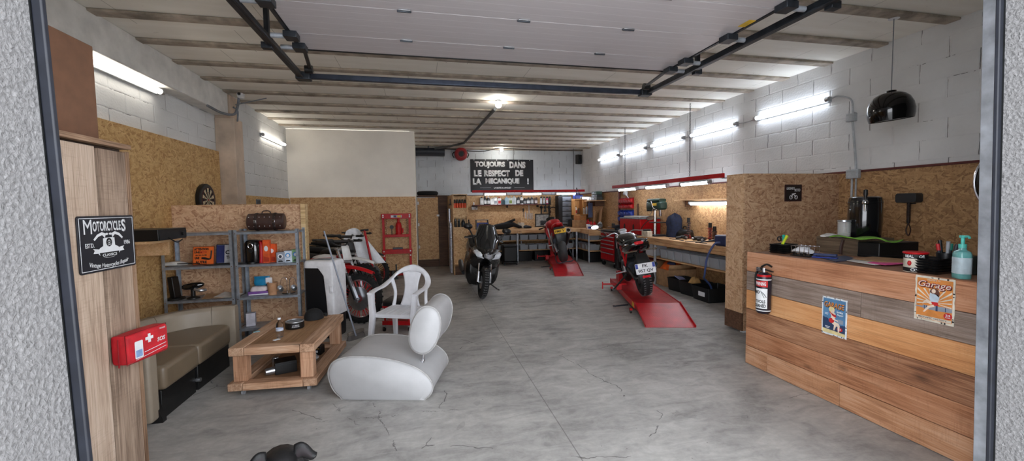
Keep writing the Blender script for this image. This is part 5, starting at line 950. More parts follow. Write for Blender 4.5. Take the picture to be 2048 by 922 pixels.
# red hanging light rails
def rail(name, label, a, b, n0, chains):
    a, b = Vector(a), Vector(b); t = thing(name, label, 'light rail', a); D = b-a
    build('red_channel', MB().beam((0, 0, 0), D, .05, .07), RED, t, bevel=.004)
    for q in chains:
        p = D*q; mb = MB(); z = .04; k = 0
        while z < CEIL-.03-a.z: mb.torus(p+Vector((0, 0, z)), (1, 0, 0) if k % 2 else (0, 1, 0), .014, .0035, 10, 5); z += .026; k += 1
        build('hanging_chain', mb, STL, t)
    return t
X4 = 4.72
r0, r1 = ax(1226, 373, X4), ax(1447, 346, X4); r1.z = r0.z = 2.04
rail('light_rail', 'red hanging light rail over the bench along the block wall', r0, r1, 3, (.16, .78))
for (p0, p1, w_) in ((1237, 1275, 'farthest from the chipboard stand'), (1291, 1336, 'middle one of three'), (1361, 1421, 'nearest the chipboard stand')):
    y0, y1 = ax(p0, 365, X4).y, ax(p1, 365, X4).y; tubelight('work_light', (X4, y0, 1.965), (X4, y1, 1.965), 'bright work light under the bench wall rail, '+w_, 'work', (0, 0, -.02), .03, 'work lights under the red rail')
a, b = ay(944, 383, 12.5), ay(1169, 380.5, 12.5); b.z = a.z = 2.06
rail('light_rail', 'red hanging light rail under the black banner', a, b, 3, (.36, .9)) 
for p0, p1, w_ in ((966, 1014, 'nearest the spray can pillar'), (1042, 1085, 'in the middle of the three'), (1110, 1153, 'nearest the corner')):
    tubelight('work_light', (ay(p0, 386, 12.5).x, 12.5, 1.985), (ay(p1, 386, 12.5).x, 12.5, 1.985), 'bright work light under the banner rail, '+w_, 'work', (0, 0, -.02), .03, 'work lights under the banner rail')
a, b = ay(1161, 395, 12.0), ay(1186, 395, 12.0); tubelight('work_light', a, b, 'short bright work light in the back corner over the shelf boxes', 'work', (0, 0, -.02), .03)
solo('light_cable', MB().tube([a+Vector((0, 0, .05)), a+Vector((-.05, .2, .3)), ay(1153, 384, 12.5)], .008, 8, 5), BLK, 'black cable from the banner rail to the corner work light', 'cable')
# ceiling bulbs with conduit
for (px, py, w_, st) in ((997, 211, 'small bright ceiling lamp at the conduit end, mid ceiling', 28), (1003, 300, 'small bright ceiling lamp above the black banner', 60)):
    p = fl(px, py, CEIL-.09); t = thing('ceiling_lamp', w_, 'lamp', (p.x, p.y, CEIL)); build('holder', MB().lathe([(0, -.055), (.035, -.05), (.05, -.03), (.05, -.0005), (0, -.0005)], 20), HOUS, t); build('bulb', MB().sphere((0, 0, -.085), (.05, .05, .045), 16, 10), glow('bulb_white', (255, 250, 240), 75), t)
a, b, c_ = fl(990, 218, CEIL-.05), fl(928, 286, CEIL-.05), fl(870, 297, CEIL-.12)
solo('ceiling_conduit', MB().tube([a, b, b+(c_-b)*.5+Vector((0, 0, -.02)), c_], .03, 10), mat('conduit_grey', (84, 86, 88), .6), 'dark grey conduit running across the ceiling to the duct', 'conduit')
p = fl(855, 298, CEIL-.15); ad = solo('air_duct', MB().rings([[Vector((x, 12.7+.2*cos(2*pi*j/20), CEIL-.17+.12*sin(2*pi*j/20))) for j in range(20)] for x in (-.055, .0, .7, .78)]), mat('duct_dark', (54, 58, 66), .55), 'dark duct under the ceiling at the edge of the white partition', 'duct'); build('ceiling_mount', MB().box(.3, .33, 12.6, 12.8, CEIL-.06, CEIL-.001), STL, ad)
solo('ceiling_cable', MB().tube([fl(885, 297, 3.36), fl(960, 303, 3.33), fl(1000, 297, 3.37), fl(1080, 300, 3.35), fl(1165, 300, 3.38)], .012, 8, 5), BLK, 'thin black cable looping along the top of the back wall', 'cable')
# red blower, speaker, banner on the back wall
p = ay(922, 308, 12.95); t = thing('red_blower', 'round red blower drum hung high beside the black banner', 'blower', (p.x, YB, p.z)); build('drum', MB().lathe([(0, .02), (.15, .02), (.19, .06), (.2, .2), (.19, .3), (.12, .34), (.1, .34), (.1, .3), (0, .3)], 32, (0, 0, 0), (0, -1, 0)), mat('dull_red', (150, 32, 38), .45), t)
build('inlet', MB().cyl((0, -.3, 0), (0, -.345, 0), .075), BLK, t)
for s_ in (-1, 1): build('side_bracket', MB().tube([(s_*.19, -.1, .08), (s_*.25, -.12, 0), (s_*.2, -.1, -.1)], .014, 8, 5), BLK, t)
build('wall_mount', MB().box(-.1, .1, -.022, -.001, -.1, .1), STL, t)
p = ay(1164, 319, 13.1); t = thing('wall_speaker', 'small black loudspeaker high in the back corner', 'speaker', (5.14, 13.1, p.z), .5); build('cabinet', MB().box(-.09, .09, -.09, .04, -.15, .15), BLK, t, bevel=.012); build('woofer', MB().lathe([(0, .0), (.03, .002), (.06, .012), (.065, .0)], 20, (0, -.092, -.05), (0, -1, 0)), STL, t); build('tweeter', MB().cyl((0, -.09, .08), (0, -.098, .08), .03), STL, t); build('bracket', MB().box(-.02, .02, .04, .095, -.02, .02), STL, t)
bx0, bx1, bz0, bz1 = 1.60, 3.64, 2.07, 3.09; BMX = frame(((bx0+bx1)/2, YB-.012, (bz0+bz1)/2), (1, 0, 0), (.0, 0, 1)); bn = thing('banner', 'black banner with three white hand-lettered lines on the back wall', 'banner', M=BMX)
BW, BH = bx1-bx0, bz1-bz0; build('sheet', MB().prism([(-BW/2, -BH/2), (BW/2, -BH/2), (BW/2, BH/2), (-BW/2, BH/2)], -.004, .004), mat('banner_black', (22, 23, 28), .5), bn)
LEG = [('TOUJOURS', -.36, .335, .88, .19), ('DANS', .45, .34, .48, .19), ('LE', -.72, .07, .22, .18), ('RESPECT', -.16, .07, .76, .18), ('DE', .50, .08, .24, .18), ('LA', -.74, -.185, .25, .18), ('MECANIQUE', .0, -.185, 1.0, .18), ('!', .76, -.18, .05, .18)]
for tx, x, y, w2, h2 in LEG: text('lettering', tx, INK, T(x*1.1, y, .005), w2*1.1, h2*1.12, bn, .06, .003)
text('lettering', 'LA BOITE A LANGUET', INK, T(0, -.385, .005), .56, .05, bn, .04, .003); build('underline', MB().box(-.72, -.38, -.387, -.382, .0045, .006).box(.38, .72, -.387, -.382, .0045, .006), INK, bn)
mb = MB()
for i in range(6):
    for yy in (-.49, .49): mb.cyl((-.9+i*.36, yy, .004), (-.9+i*.36, yy, .008), .016, n=10)
build('hanging_eyelet_stud', mb, ALU, bn)
# ================================================================= CLOSET and PILLAR
d = build('door_1', MB().box(-.035, .50, 11.5, 11.53, .2, 1.86), OSB_B); d['kind'] = 'structure'
for z in (.55, 1.15, 1.72): build('hinge', MB().box(-.045, -.0, 11.488, 11.4995, z-.04, z+.04), WHT, d, bevel=.003)
build('latch', MB().box(.46, .53, 11.485, 11.4995, 1.36, 1.41), WHT, d, bevel=.004)
struct('trim_60', MB().box(.505, .75, 11.5, 11.54, .002, 1.9), DW); struct('trim_61', MB().box(-.055, .50, 11.5, 11.54, .002, .19), DW); struct('trim_62', MB().box(-.055, .75, 11.49, 12.3, 1.902, 1.925), DW)
solo('tyre_ring', MB().torus((.24, 11.85, 1.99), (0, 0, 1), .23, .06, 36, 12, 1.0), RUB, 'black spare tyre lying on top of the chipboard closet', 'tyre')
X0, X1, YF = .77, 1.11, 9.87
pil_ = thing('chipboard_shelf_pillar', 'tall narrow chipboard shelf pillar holding spray cans', 'shelf unit', (X0, YF, 0))
CHB = osb('chipboard_pillar', 'xz', (136, 96, 62), (192, 152, 108), (220, 188, 144)); CHS = osb('chipboard_pillar_side', 'yz', (136, 96, 62), (186, 146, 104), (214, 180, 138))
build('side_panel', MB().box(0, .02, 0, 2.0, .002, 1.88), CHS, pil_); build('side_panel', MB().box(.32, .34, .0, 2.0, .002, 1.88), CHS, pil_); build('back_panel', MB().box(.022, .318, .14, .16, .002, 1.86), CHB, pil_)
for z in (1.58, 1.13, .72, .27): build('shelf', MB().box(.021, .319, .0, .139, z-.02, z), PINE, pil_)
build('front_panel', MB().box(.021, .319, .03, .05, 1.15+.2, 1.558), CHB, pil_); build('front_panel', MB().box(.021, .319, .03, .05, .721, 1.108), CHB, pil_); build('front_panel', MB().box(.021, .319, .03, .05, .271, .698), CHB, pil_); build('top_panel', MB().box(.0, .34, .0, 2.0, 1.881, 1.9), CHB, pil_); build('plinth', MB().box(.021, .319, .02, .04, .002, .2), DW, pil_)
def bottle(name, label, cat, loc, h, r, body, cap, lab=None, group=None, kind='round', neck=.4):
    t = thing(name, label, cat, loc, 0, group)
    if kind == 'round': build('body', MB().lathe([(0, 0), (r*.92, 0), (r, r*.1), (r, h*.66), (r*.85, h*.76), (r*neck, h*.86), (r*neck, h*.9), (0, h*.9)], 16), body, t); build('cap', MB().cyl((0, 0, h*.88), (0, 0, h), r*neck*1.15, n=14), cap, t)
    elif kind == 'spray': build('body', MB().lathe([(0, 0), (r*.95, 0), (r, .004), (r, h*.74), (r*.9, h*.78), (0, h*.78)], 16), body, t); build('cap', MB().lathe([(r*.88, h*.77), (r*.86, h*.97), (r*.6, h), (0, h)], 16), cap, t)
    elif kind == 'jug': build('body', MB().loft([(0, 0, 0, r*.95, r*.6), (.01, 0, 0, r, r*.65), (h*.6, 0, 0, r, r*.65), (h*.78, r*.15, 0, r*.7, r*.5), (h*.88, r*.4, 0, r*.35, r*.3)], 16, 3.4, 'z'), body, t); build('cap', MB().cyl((r*.4, 0, h*.87), (r*.4, 0, h), r*.33, n=12), cap, t); build('jug_handle', MB().tube([(-r*.75, 0, h*.6), (-r*.8, 0, h*.85), (-r*.1, 0, h*.92)], r*.13, 6, 4), body, t)
    else: build('body', MB().loft([(0, 0, 0, r*.97, r*.6), (.006, 0, 0, r, r*.62), (h*.8, 0, 0, r, r*.62), (h*.85, 0, 0, r*.6, r*.4)], 16, 5, 'z'), body, t); build('cap', MB().cyl((0, 0, h*.84), (0, 0, h), r*.4, n=12), cap, t)
    if lab is SPO: build('printed_band', MB().lathe([(r*1.012, h*.03), (r*1.012, h*.56)], 16, caps=False), lab, t)
    elif lab:
        if kind in ('round', 'spray'): build('printed_band', MB().lathe([(r*1.012, h*.12), (r*1.012, h*.5)], 16, caps=False), lab, t)
        else: build('printed_label', MB().box(-r*.72, r*.72, -r*.68, -r*.655, h*.14, h*.52), lab, t)
    return t
SPO = mat('spray_orange', (226, 78, 34), .45)
for i in range(5): bottle('spray_can', 'black-topped orange spray can on the highest niche of the chipboard pillar', 'spray can', (X0+.05+i*.06, YF+.06, 1.581), .2, .027, BLK, BLK, SPO, 'orange spray cans on the pillar', 'spray')
for i in range(5): pass
for i, (dx, h, r, lb) in enumerate(((.06, .19, .028, 'slim black spray can in the pillar niche, nearest the hanging tubes'), (.14, .19, .028, 'slim black spray can standing in the middle of the pillar niche'), (.24, .18, .045, 'wide black bottle in the pillar niche beside two slim cans'))):
    bottle('black_can', lb, 'can', (X0+dx, YF+.06, 1.131), h, r, BLK, GLB, STL if i == 2 else None, None, 'spray' if i < 2 else 'round')
for (y, z0, z1, lb) in ((10.15, .07, 1.22, 'shorter shiny metal tube leaning on the side of the pillar'), (10.5, .05, 1.55, 'longer shiny metal tube hanging on the side of the pillar')):
    t = thing('metal_tube', lb, 'tube', (X0-.035, y, 0)); build('tube_body', MB().cyl((0, 0, z0-.05), (0, 0, z1), .03, n=16), mat('shiny_tube', (200, 206, 220), .25, .5), t); build('end_cap', MB().cyl((0, 0, z1), (0, 0, z1+.02), .026), WHT, t); build('clip_band', MB().torus((0, 0, z1*.7), (0, 0, 1), .032, .006, 20, 6), STL, t)
t = thing('hand_brush', 'small black brush hung on the side of the chipboard pillar', 'brush', (X0-.02, 10.4, 1.68)); build('hanging_loop', MB().torus((0, 0, .13), (1, 0, 0), .015, .004, 12, 6), STL, t); build('block', MB().box(-.03, .018, -.1, .1, -.03, .0), BLK, t, bevel=.006); build('handle', MB().cyl((0, 0, .0), (0, .0, .12), .012), BLK, t)
# ================================================================= BACK BENCH
BT = wood('bench_pine', 'x', (142, 104, 70), (196, 154, 110), (218, 182, 138), 9, True, .6); BTY = wood('bench_pine_side', 'y', (142, 104, 70), (196, 154, 110), (218, 182, 138), 9, True, .6)
BF, BZ = 11.4, .93
bb = thing('workbench', 'long pine workbench along the back wall on steel posts', 'workbench', (1.14, BF, 0))
build('bench_top', MB().box(0, 3.40, .0, YB-BF-.05, BZ-.09, BZ), BT, bb, bevel=.006); build('joint_seam', MB().box(1.52, 1.526, -.002, .0, BZ-.089, BZ-.002), DW, bb)
for x in (.06, 1.54, 3.3): build('leg', MB().cyl((x, .06, .002), (x, .06, BZ-.091), .027), GAL, bb)
for x in (1.85,): build('leg', MB().cyl((x, .9, .002), (x, .9, BZ-.091), .02), GAL, bb)
for z in (.62, .33): build('shelf', MB().box(.02, 3.38, .35, 1.2, z-.022, z), BT, bb)
WX, WY = 4.55, 10.84
wb = thing('workbench', 'short pine bench wing in the back corner along the block wall', 'workbench', (WX, WY, 0)); build('bench_top', MB().box(0, XR-.035-WX, 0, YB-WY-.045, BZ-.13, BZ-.001), BTY, wb, bevel=.006); build('end_board', MB().box(-.004, XR-.04-WX, -.03, -.002, BZ-.17, BZ), BT, wb, bevel=.004)
for (x, y) in ((.03, .05), (.03, 1.3)): build('leg', MB().cyl((x, y, .002), (x, y, BZ-.131), .025), GAL, wb)
for z in (.62, .33): build('shelf', MB().box(.04, XR-.04-WX, .02, 2.2, z-.022, z), BTY, wb)
# clear bins
def bin_proto(w, d, h, label, group, m=None, cat='storage bin', name='storage_bin'):
    b = thing(name, label, cat, (0, 0, -50), 0, group); m = m or CAV; t = .004
    mb = MB(); rs = []
    def rr(hw, hd, z): return [Vector((x, y, z)) for x, y in rrect(-hw, hw, -hd, hd, .015, 3)]
    mb.rings([rr(w*.45, d*.45, .0), rr(w*.5, d*.5, h), rr(w*.5-t, d*.5-t, h), rr(w*.45-t, d*.45-t, t)]); build('tub', mb, m, b)
    build('rim', MB().rings([rr(w*.5, d*.5, h-.012), rr(w*.5+.008, d*.5+.008, h-.01), rr(w*.5+.008, d*.5+.008, h+.002), rr(w*.5-.002, d*.5-.002, h+.002)], closed=True), m, b)
    return b
BG = 'clear bins under the back bench'; pb = bin_proto(.25, .38, .15, 'clear plastic bin of parts on a shelf under the long back bench', BG); first = True
CON = [mat('parts_dark', (46, 46, 50), .7), mat('parts_brown', (92, 70, 54), .7), mat('parts_grey', (120, 124, 130), .6), mat('parts_red', (120, 40, 40), .6)]
def place(proto, used, loc, rot=0, label=None, group=None):
    if not used: used.append(1); proto.location = loc; proto.rotation_euler = (0, 0, rot); o = proto
    else: o = dup(proto, loc, rot)
    if label: o['label'] = label
    if group: o['group'] = group
    return o
u_ = []; bpy.context.view_layer.update()
def contents(name, o, w, d, h, i, lb):
    m = CON[i % 4]; solo('spare_parts', MB(T(o.x, o.y, o.z+.006)).loft([(0, 0, 0, w*.40, d*.40, 4), (h*.5, 0, 0, w*.42, d*.42, 4), (h*(.6+.1*(i % 3)), .01, 0, w*.3, d*.3, 3)], 12, 4, 'z'), m, lb, 'parts', 'jumbled parts inside the clear bins')
k = 0
for z in (.621, .331):
    for i in range(12):
        x = 1.32+i*.272; loc = Vector((x, BF+.56, z)); place(pb, u_, loc)
        solo('spare_parts', MB(T(x, BF+.56, z+.006)).loft([(0, 0, 0, .1, .15, 4), (.06+.03*((i*7+k) % 3), 0, 0, .105, .155, 4), (.08+.03*((i*7+k) % 3), .01, 0, .08, .12, 3)], 10, 4, 'z'), CON[(i*3+k) % 4], 'jumbled parts heaped inside a clear bin under the back bench', 'parts', 'parts in the back bench bins'); k += 1
pw = bin_proto(.30, .25, .15, 'clear plastic bin of parts under the short corner bench wing', 'clear bins under the corner bench'); u2 = []
for z in (.621, .331):
    for i in range(7):
        loc = Vector((WX+.25, WY+.26+i*.28, z)); place(pw, u2, loc)
        solo('spare_parts', MB(T(*loc)).loft([(.006, 0, 0, .12, .1, 4), (.07+.02*(i % 3), 0, 0, .125, .105, 4), (.09+.02*(i % 3), .01, 0, .09, .07, 3)], 10, 4, 'z'), CON[(i+k) % 4], 'jumbled parts heaped inside a clear bin under the corner bench', 'parts', 'parts in the corner bench bins'); k += 1
BXM = mat('black_tub', (14, 15, 17), .5)
pk = bin_proto(.42, .5, .27, 'black tub on the floor under the long back bench', 'black tubs under the back bench', BXM, 'tub', 'storage_tub'); u3 = []
for i in range(6): place(pk, u3, Vector((1.55+i*.48, BF+.62, .002)))
pk2 = bin_proto(.44, .5, .27, 'black tub on the floor under the short corner bench', 'black tubs under the corner bench', BXM, 'tub', 'storage_tub'); u4 = []
for i in range(4): place(pk2, u4, Vector((WX+.3, WY+.35+i*.53, .002)))
# dolly with black case
p = fl(1022, 531); t = thing('case_dolly', 'black case on a low dolly beside the scooter, before the back bench', 'dolly', (p.x, p.y+.2, 0)); build('deck', MB().box(-.2, .2, -.2, .2, .07, .095), BLK, t, bevel=.006); build('case', MB().box(-.18, .18, -.17, .17, .097, .5), BLK, t, bevel=.02); build('case_lid', MB().box(-.19, .19, -.18, .18, .5, .56), mat('dark_case_lid', (38, 40, 44), .4), t, bevel=.02)
for s_ in (-1, 1):
    for s2 in (-1, 1): build('caster', MB().cyl((s_*.17-.012, s2*.17, .033), (s_*.17+.012, s2*.17, .033), .033), STL, t)
t = thing('grey_machine', 'dark machine with a pale rim half hidden behind the scooter', 'machine', (1.62, BF+.12, 0)); build('body', MB().loft([(.0, 0, 0, .22, .17), (.55, 0, 0, .24, .18), (.6, 0, 0, .2, .15)], 18, 4, 'z'), BLK, t); build('rim', MB().torus((0, 0, .63), (0, 0, 1), .19, .02, 28, 8), ALU, t); build('motor', MB().lathe([(0, .6), (.12, .6), (.1, .74), (0, .76)], 18), STL, t)
# upper shelf with bottles
SHZ = 1.66; s0, s1 = ay(945, 408, 13.0).x, ay(1081, 408, 13.0).x
ws2 = thing('wall_shelf', 'long dark red wall shelf lined with bottles on the back chipboard', 'shelf', (s0, YB-.036, SHZ)); build('shelf_board', MB().box(0, s1-s0, -.24, -.0, -.028, 0), mat('red_brown_board', (96, 48, 40), .6), ws2, bevel=.003)
for x in (.12, 1.1, 2.1): build('bracket', MB().box(x, x+.02, -.2, 0, -.1, -.029), BLK, ws2)
BOT = [(285, .062, .25, (170, 172, 168), (40, 40, 42), (216, 216, 214), 'square', 'grey can with a pale label at the shelf end by the pillar'), (340, .05, .27, (30, 30, 32), (20, 20, 22), (206, 206, 204), 'round', 'slim black bottle with a white label, second from the pillar end'), (400, .06, .25, (44, 44, 46), (190, 190, 190), (200, 202, 200), 'round', 'dark bottle with a silver cap, third from the pillar end'), (462, .065, .21, (206, 206, 202), (150, 152, 150), (226, 226, 222), 'jug', 'low pale jug beside the dark silver-capped bottle'), (520, .06, .24, (222, 222, 220), (180, 180, 178), (150, 156, 160), 'jug', 'white jug between the low pale jug and the red printed one'), (585, .06, .24, (226, 222, 218), (170, 40, 40), (190, 44, 44), 'square', 'white bottle with red print on the bottle shelf'), (650, .07, .16, (50, 76, 84), (40, 60, 66), None, 'square', 'short dark teal box on the bottle shelf'), (711, .065, .25, (166, 196, 208), (150, 180, 196), None, 'square', 'light blue square can on the bottle shelf'), (775, .06, .25, (212, 216, 206), (150, 160, 150), (140, 160, 76), 'square', 'white can with a green print between two pale cans'), (838, .065, .26, (196, 206, 206), (170, 180, 180), None, 'square', 'plain pale grey square can on the bottle shelf'), (905, .062, .24, (26, 26, 28), (20, 20, 22), (200, 200, 200), 'jug', 'large black jug with a white label on the bottle shelf'), (965, .055, .26, (214, 214, 212), (26, 26, 28), (60, 60, 62), 'round', 'white bottle with a black cap beside the large black jug'), (1020, .05, .2, (30, 30, 32), (24, 24, 26), (150, 150, 150), 'round', 'short black bottle after the black capped white one'), (1075, .065, .22, (30, 30, 33), (24, 24, 26), (196, 196, 196), 'jug', 'black jug with a wide white label, second black jug'), (1140, .06, .24, (56, 56, 60), (150, 150, 154), (180, 180, 180), 'round', 'dark grey bottle with a silver top near the shelf end'), (1207, .06, .22, (60, 40, 40), (120, 40, 40), (190, 180, 180), 'jug', 'dark red-brown jug at the far end of the bottle shelf')]
for i, (cx, r, h, cb_, cc, cl_, kd, lb) in enumerate(BOT):
    x = ay(930+cx/8.53, 400, 13.03).x; bottle('oil_bottle', lb, 'bottle', (x, YB-.16, SHZ+.001), h, r, mat('bot_%d_%d_%d' % cb_, cb_, .35), mat('bot_%d_%d_%d' % cc, cc, .4), mat('bot_%d_%d_%d' % cl_, cl_, .5) if cl_ else None, 'bottles on the long wall shelf', kd)
x = ay(930+1375/8.53, 400, 13.0).x; hk = thing('hook_shelf', 'small black hook shelf next to the bottle shelf', 'shelf', (x, YB-.036, SHZ)); build('shelf_board', MB().box(-.19, .19, -.16, 0, -.03, 0), BLK, hk, bevel=.003)
for i in range(3): build('hook', MB().tube([(-.13+i*.13, -.16, -.015), (-.13+i*.13, -.18, -.04), (-.13+i*.13, -.17, -.06)], .006, 6), STL, hk)
for i, (cx, c_, lb) in enumerate(((1305, (196, 198, 202), 'silver spray can at the bottle side of the hook shelf'), (1358, (176, 180, 190), 'grey spray can second on the hook shelf'), (1410, (214, 80, 130), 'pink and white spray can on the hook shelf'), (1455, (30, 30, 32), 'black spray can at the outer end of the hook shelf'))):
    bottle('spray_can', lb, 'spray can', (ay(930+cx/8.53, 400, 13.03).x, YB-.12, SHZ+.001), .24, .036, mat('sp_%d' % c_[1], c_, .3), BLK, INK if i < 3 else None, 'spray cans on the hook shelf', 'spray')
for i, (cx, l_, lb) in enumerate(((1305, .30, 'long black grinder hung from the first hook under the spray cans'), (1362, .18, 'short black tool hung from the middle hook under the spray cans'), (1422, .30, 'long black drill hung from the last hook under the spray cans'))):
    xx = x-.13+i*.13; t = thing('power_tool', lb, 'tool', (xx, YB-.14, SHZ-.075)); build('hanging_loop', MB().torus((0, -.01, .02), (1, 0, 0), .02, .004, 12, 6), STL, t); build('body', MB().cyl((0, 0, -.02), (0, 0, -l_*.8), .026, .02), BLK, t); build('head', MB().sphere((0, 0, -.03), (.055, .04, .045), 14, 8), BPL, t); build('foot', MB().loft([(-l_, 0, 0, .05, .035), (-l_+.05, 0, 0, .045, .03), (-l_+.08, 0, 0, .02, .02)], 12, 3, 'z'), BLK, t)
xh = ay(930+1505/8.53, 424, 13.12).x; t = thing('ear_defenders', 'black ear defenders hung on the back chipboard', 'headphones', (xh, YB-.036, 1.43)); build('headband', MB().tube([(.12*cos(a), -.03, .13*sin(a)) for a in [pi*i/12 for i in range(13)]], .013, 8), BLK, t)
for s_ in (-1, 1): build('ear_cup', MB().lathe([(0, -.03), (.05, -.02), (.055, .02), (0, .035)], 16, (s_*.115, -.045, -.02), (s_, 0, 0)), mat('cup_brown', (60, 36, 34), .4), t)
build('wall_hook', MB().cyl((0, 0, .115), (0, -.06, .115), .008), STL, t)
for i, (cx, lb) in enumerate(((160, 'small white jar under the bottle shelf, nearest the pillar'), (207, 'middle one of three white jars under the bottle shelf'), (245, 'third white jar under the bottle shelf, farthest from the pillar'))):
    t = thing('hanging_jar', lb, 'jar', (s0-.02+i*.075 if i else s0+.005-.0, YB-.14, SHZ-.029)); build('lid', MB().cyl((0, 0, -.03), (0, 0, 0), .033), BLK, t); build('jar_body', MB().lathe([(0, -.115), (.03, -.115), (.034, -.1), (.034, -.03), (0, -.03)], 16), mat('jar_white', (214, 214, 216), .4), t)
bottle('glue_bottle', 'tiny white bottle at the pillar end of the bottle shelf', 'bottle', (s0+.05, YB-.12, SHZ+.001), .09, .02, WHT, INK)
# on the bench
def atb(cx, y=12.5, z=BZ+.001): return Vector((ay(930+cx/8.53, 450, y).x, y, z))
bottle('brown_bottle', 'brown bottle on the back bench behind the scooter mirror', 'bottle', atb(65, 12.3), .3, .05, mat('bottle_brown', (70, 54, 44), .35), BLK)
t = thing('parts_cabinet', 'small blue crate in a grey frame on the back bench', 'crate', atb(290, 12.35)); build('frame', MB().box(-.18, .18, -.1, .1, 0, .015).box(-.18, -.165, -.1, .1, .015, .27).box(.165, .18, -.1, .1, .015, .27).box(-.18, .18, -.1, .1, .27, .285), WRAPG, t); build('drawer', MB().box(-.162, .162, -.105, .09, .017, .20), BLU, t, bevel=.006)
t = thing('fabric_roll', 'black fabric bundle lying on the back bench behind the scooter', 'bundle', atb(685, 12.2)); build('cloth', MB().loft([(-.52, 0, .05, .06, .045), (-.3, .02, .07, .1, .07), (0, 0, .1, .12, .10), (.25, .0, .13, .08, .07), (.42, .0, .06, .07, .05), (.5, 0, .05, .03, .03)], 18), FAB, t); build('loose_end', MB().tube([(.0, .02, .14), (.15, .0, .21), (.3, -.02, .28)], [.06, .05, .03], 10, 4), FAB, t)
solo('black_stick', MB(T(*atb(402, 12.4))).beam((.02, 0, .0), (-.03, 0, .27), .04, .04), BLK, 'short black bar standing upright on the back bench', 'bar', bevel=.004)
t = thing('wooden_jig', 'small wooden frame standing on the back bench', 'frame', atb(885, 12.6)); build('upright', MB().box(-.11, -.09, -.02, .02, 0, .3), PINE, t); build('upright', MB().box(.11, .13, -.02, .02, 0, .3), PINE, t); build('cross_board', MB().box(-.14, .15, -.03, .03, .3, .325), PINE, t); build('back_board', MB().box(-.089, .109, .0, .012, 0, .26), OSB_B, t)
solo('white_box', MB(T(*atb(955, 12.4))).box(-.09, .09, -.07, .07, 0, .17), mat('box_cream', (206, 196, 178), .6), 'small cream box on the back bench beside the wooden frame', 'box', bevel=.006)
solo('machine_part', MB(T(*atb(1065, 12.3))).loft([(-.12, 0, .04, .05, .035), (-.05, 0, .05, .08, .05), (.05, 0, .04, .07, .04), (.12, 0, .03, .03, .025)], 14), STL, 'dark lump of metal on the back bench between box and grey frame', 'metal part')
t = thing('framed_mirror', 'grey panel in a dark frame leaning on the back chipboard', 'frame', atb(1318, 12.9), 0); build('frame', MB().box(-.24, .24, -.03, 0, 0, .03).box(-.24, .24, -.03, 0, .39, .42).box(-.24, -.21, -.03, 0, .03, .39).box(.21, .24, -.03, 0, .03, .39), BLK, t, bevel=.004); build('panel', MB().box(-.208, .208, -.018, -.005, .032, .388), mat('panel_grey', (150, 152, 152), .4, .4, var=.3), t); build('grey_motif', MB().box(-.07, .16, -.022, -.0185, .05, .2).box(-.0, .09, -.024, -.0225, .08, .14), STL, t)
t = thing('drawer_tower', 'tall black tower of small drawers on the back bench', 'drawer tower', atb(1688, 12.75), 0); build('carcass', MB().box(-.22, .2, -.14, .2, 0, .98), BLK, t, bevel=.006)
for i in range(6): dw = build('drawer', MB().box(-.1, .19, -.165, -.142, .03+i*.155, .165+i*.155), clearplastic('smoke_drawer', (108, 114, 122), .9, .2), t, bevel=.006); build('pull', MB().box(-.0, .09, -.175, -.1655, .06+i*.155, .075+i*.155), STL, dw)
build('top_box', MB().box(-.1, .12, -.12, .12, .982, 1.04), mat('dark_green_box', (50, 62, 56), .5), t, bevel=.008)
t = thing('tool_case', 'black tool case with a pale badge on the bench in the corner', 'case', atb(1895, 12.45)); build('case_body', MB().box(-.22, .22, -.13, .13, 0, .24), BLK, t, bevel=.02); build('badge', MB().prism(ell(0, 0, .05, .025), 0, .004), ALU, t, M=frame((.02, -.131, .16), (1, 0, 0), (0, 0, 1))); build('carry_handle', MB().tube([(-.08, 0, .24), (-.06, 0, .28), (.06, 0, .28), (.08, 0, .24)], .01, 8, 4), BLK, t)
# hand tools on the chipboard
TOOLS = [(995, 425, 'screwdriver hung alone on the back chipboard', 'sd'), (1030, 428, 'short file hung on the back chipboard, first of the files', 'f'), (1062, 430, 'file hung second on the back chipboard', 'f'), (1092, 420, 'long steel ruler hung upright on the back chipboard', 'r'), (1122, 430, 'file hung just after the steel ruler', 'f'), (1145, 430, 'last file hung on the back chipboard before the hook shelf', 'f')]
for cx, py, lb, kd in TOOLS:
    p = ay(930+cx/8.53, py, YB-.05); t = thing({'sd': 'screwdriver', 'f': 'file', 'r': 'steel_ruler'}[kd], lb, 'hand tool', (p.x, YB-.045, p.z))
    if kd == 'sd': build('grip', MB().cyl((0, 0, .03), (0, 0, .13), .022), BLK, t); build('shaft', MB().cyl((0, 0, -.15), (0, 0, .03), .007), STL, t)
    elif kd == 'f': build('blade', MB().box(-.012, .012, -.004, .004, -.14, .06), ALU, t); build('grip', MB().cyl((0, 0, .06), (0, 0, .15), .015), PINE, t)
    else: build('ruler_blade', MB().box(-.014, .014, -.002, .002, -.28, .22), ALU, t); build('hanging_pin', MB().cyl((0, 0, .2), (0, -.01, .2), .006), STL, t)
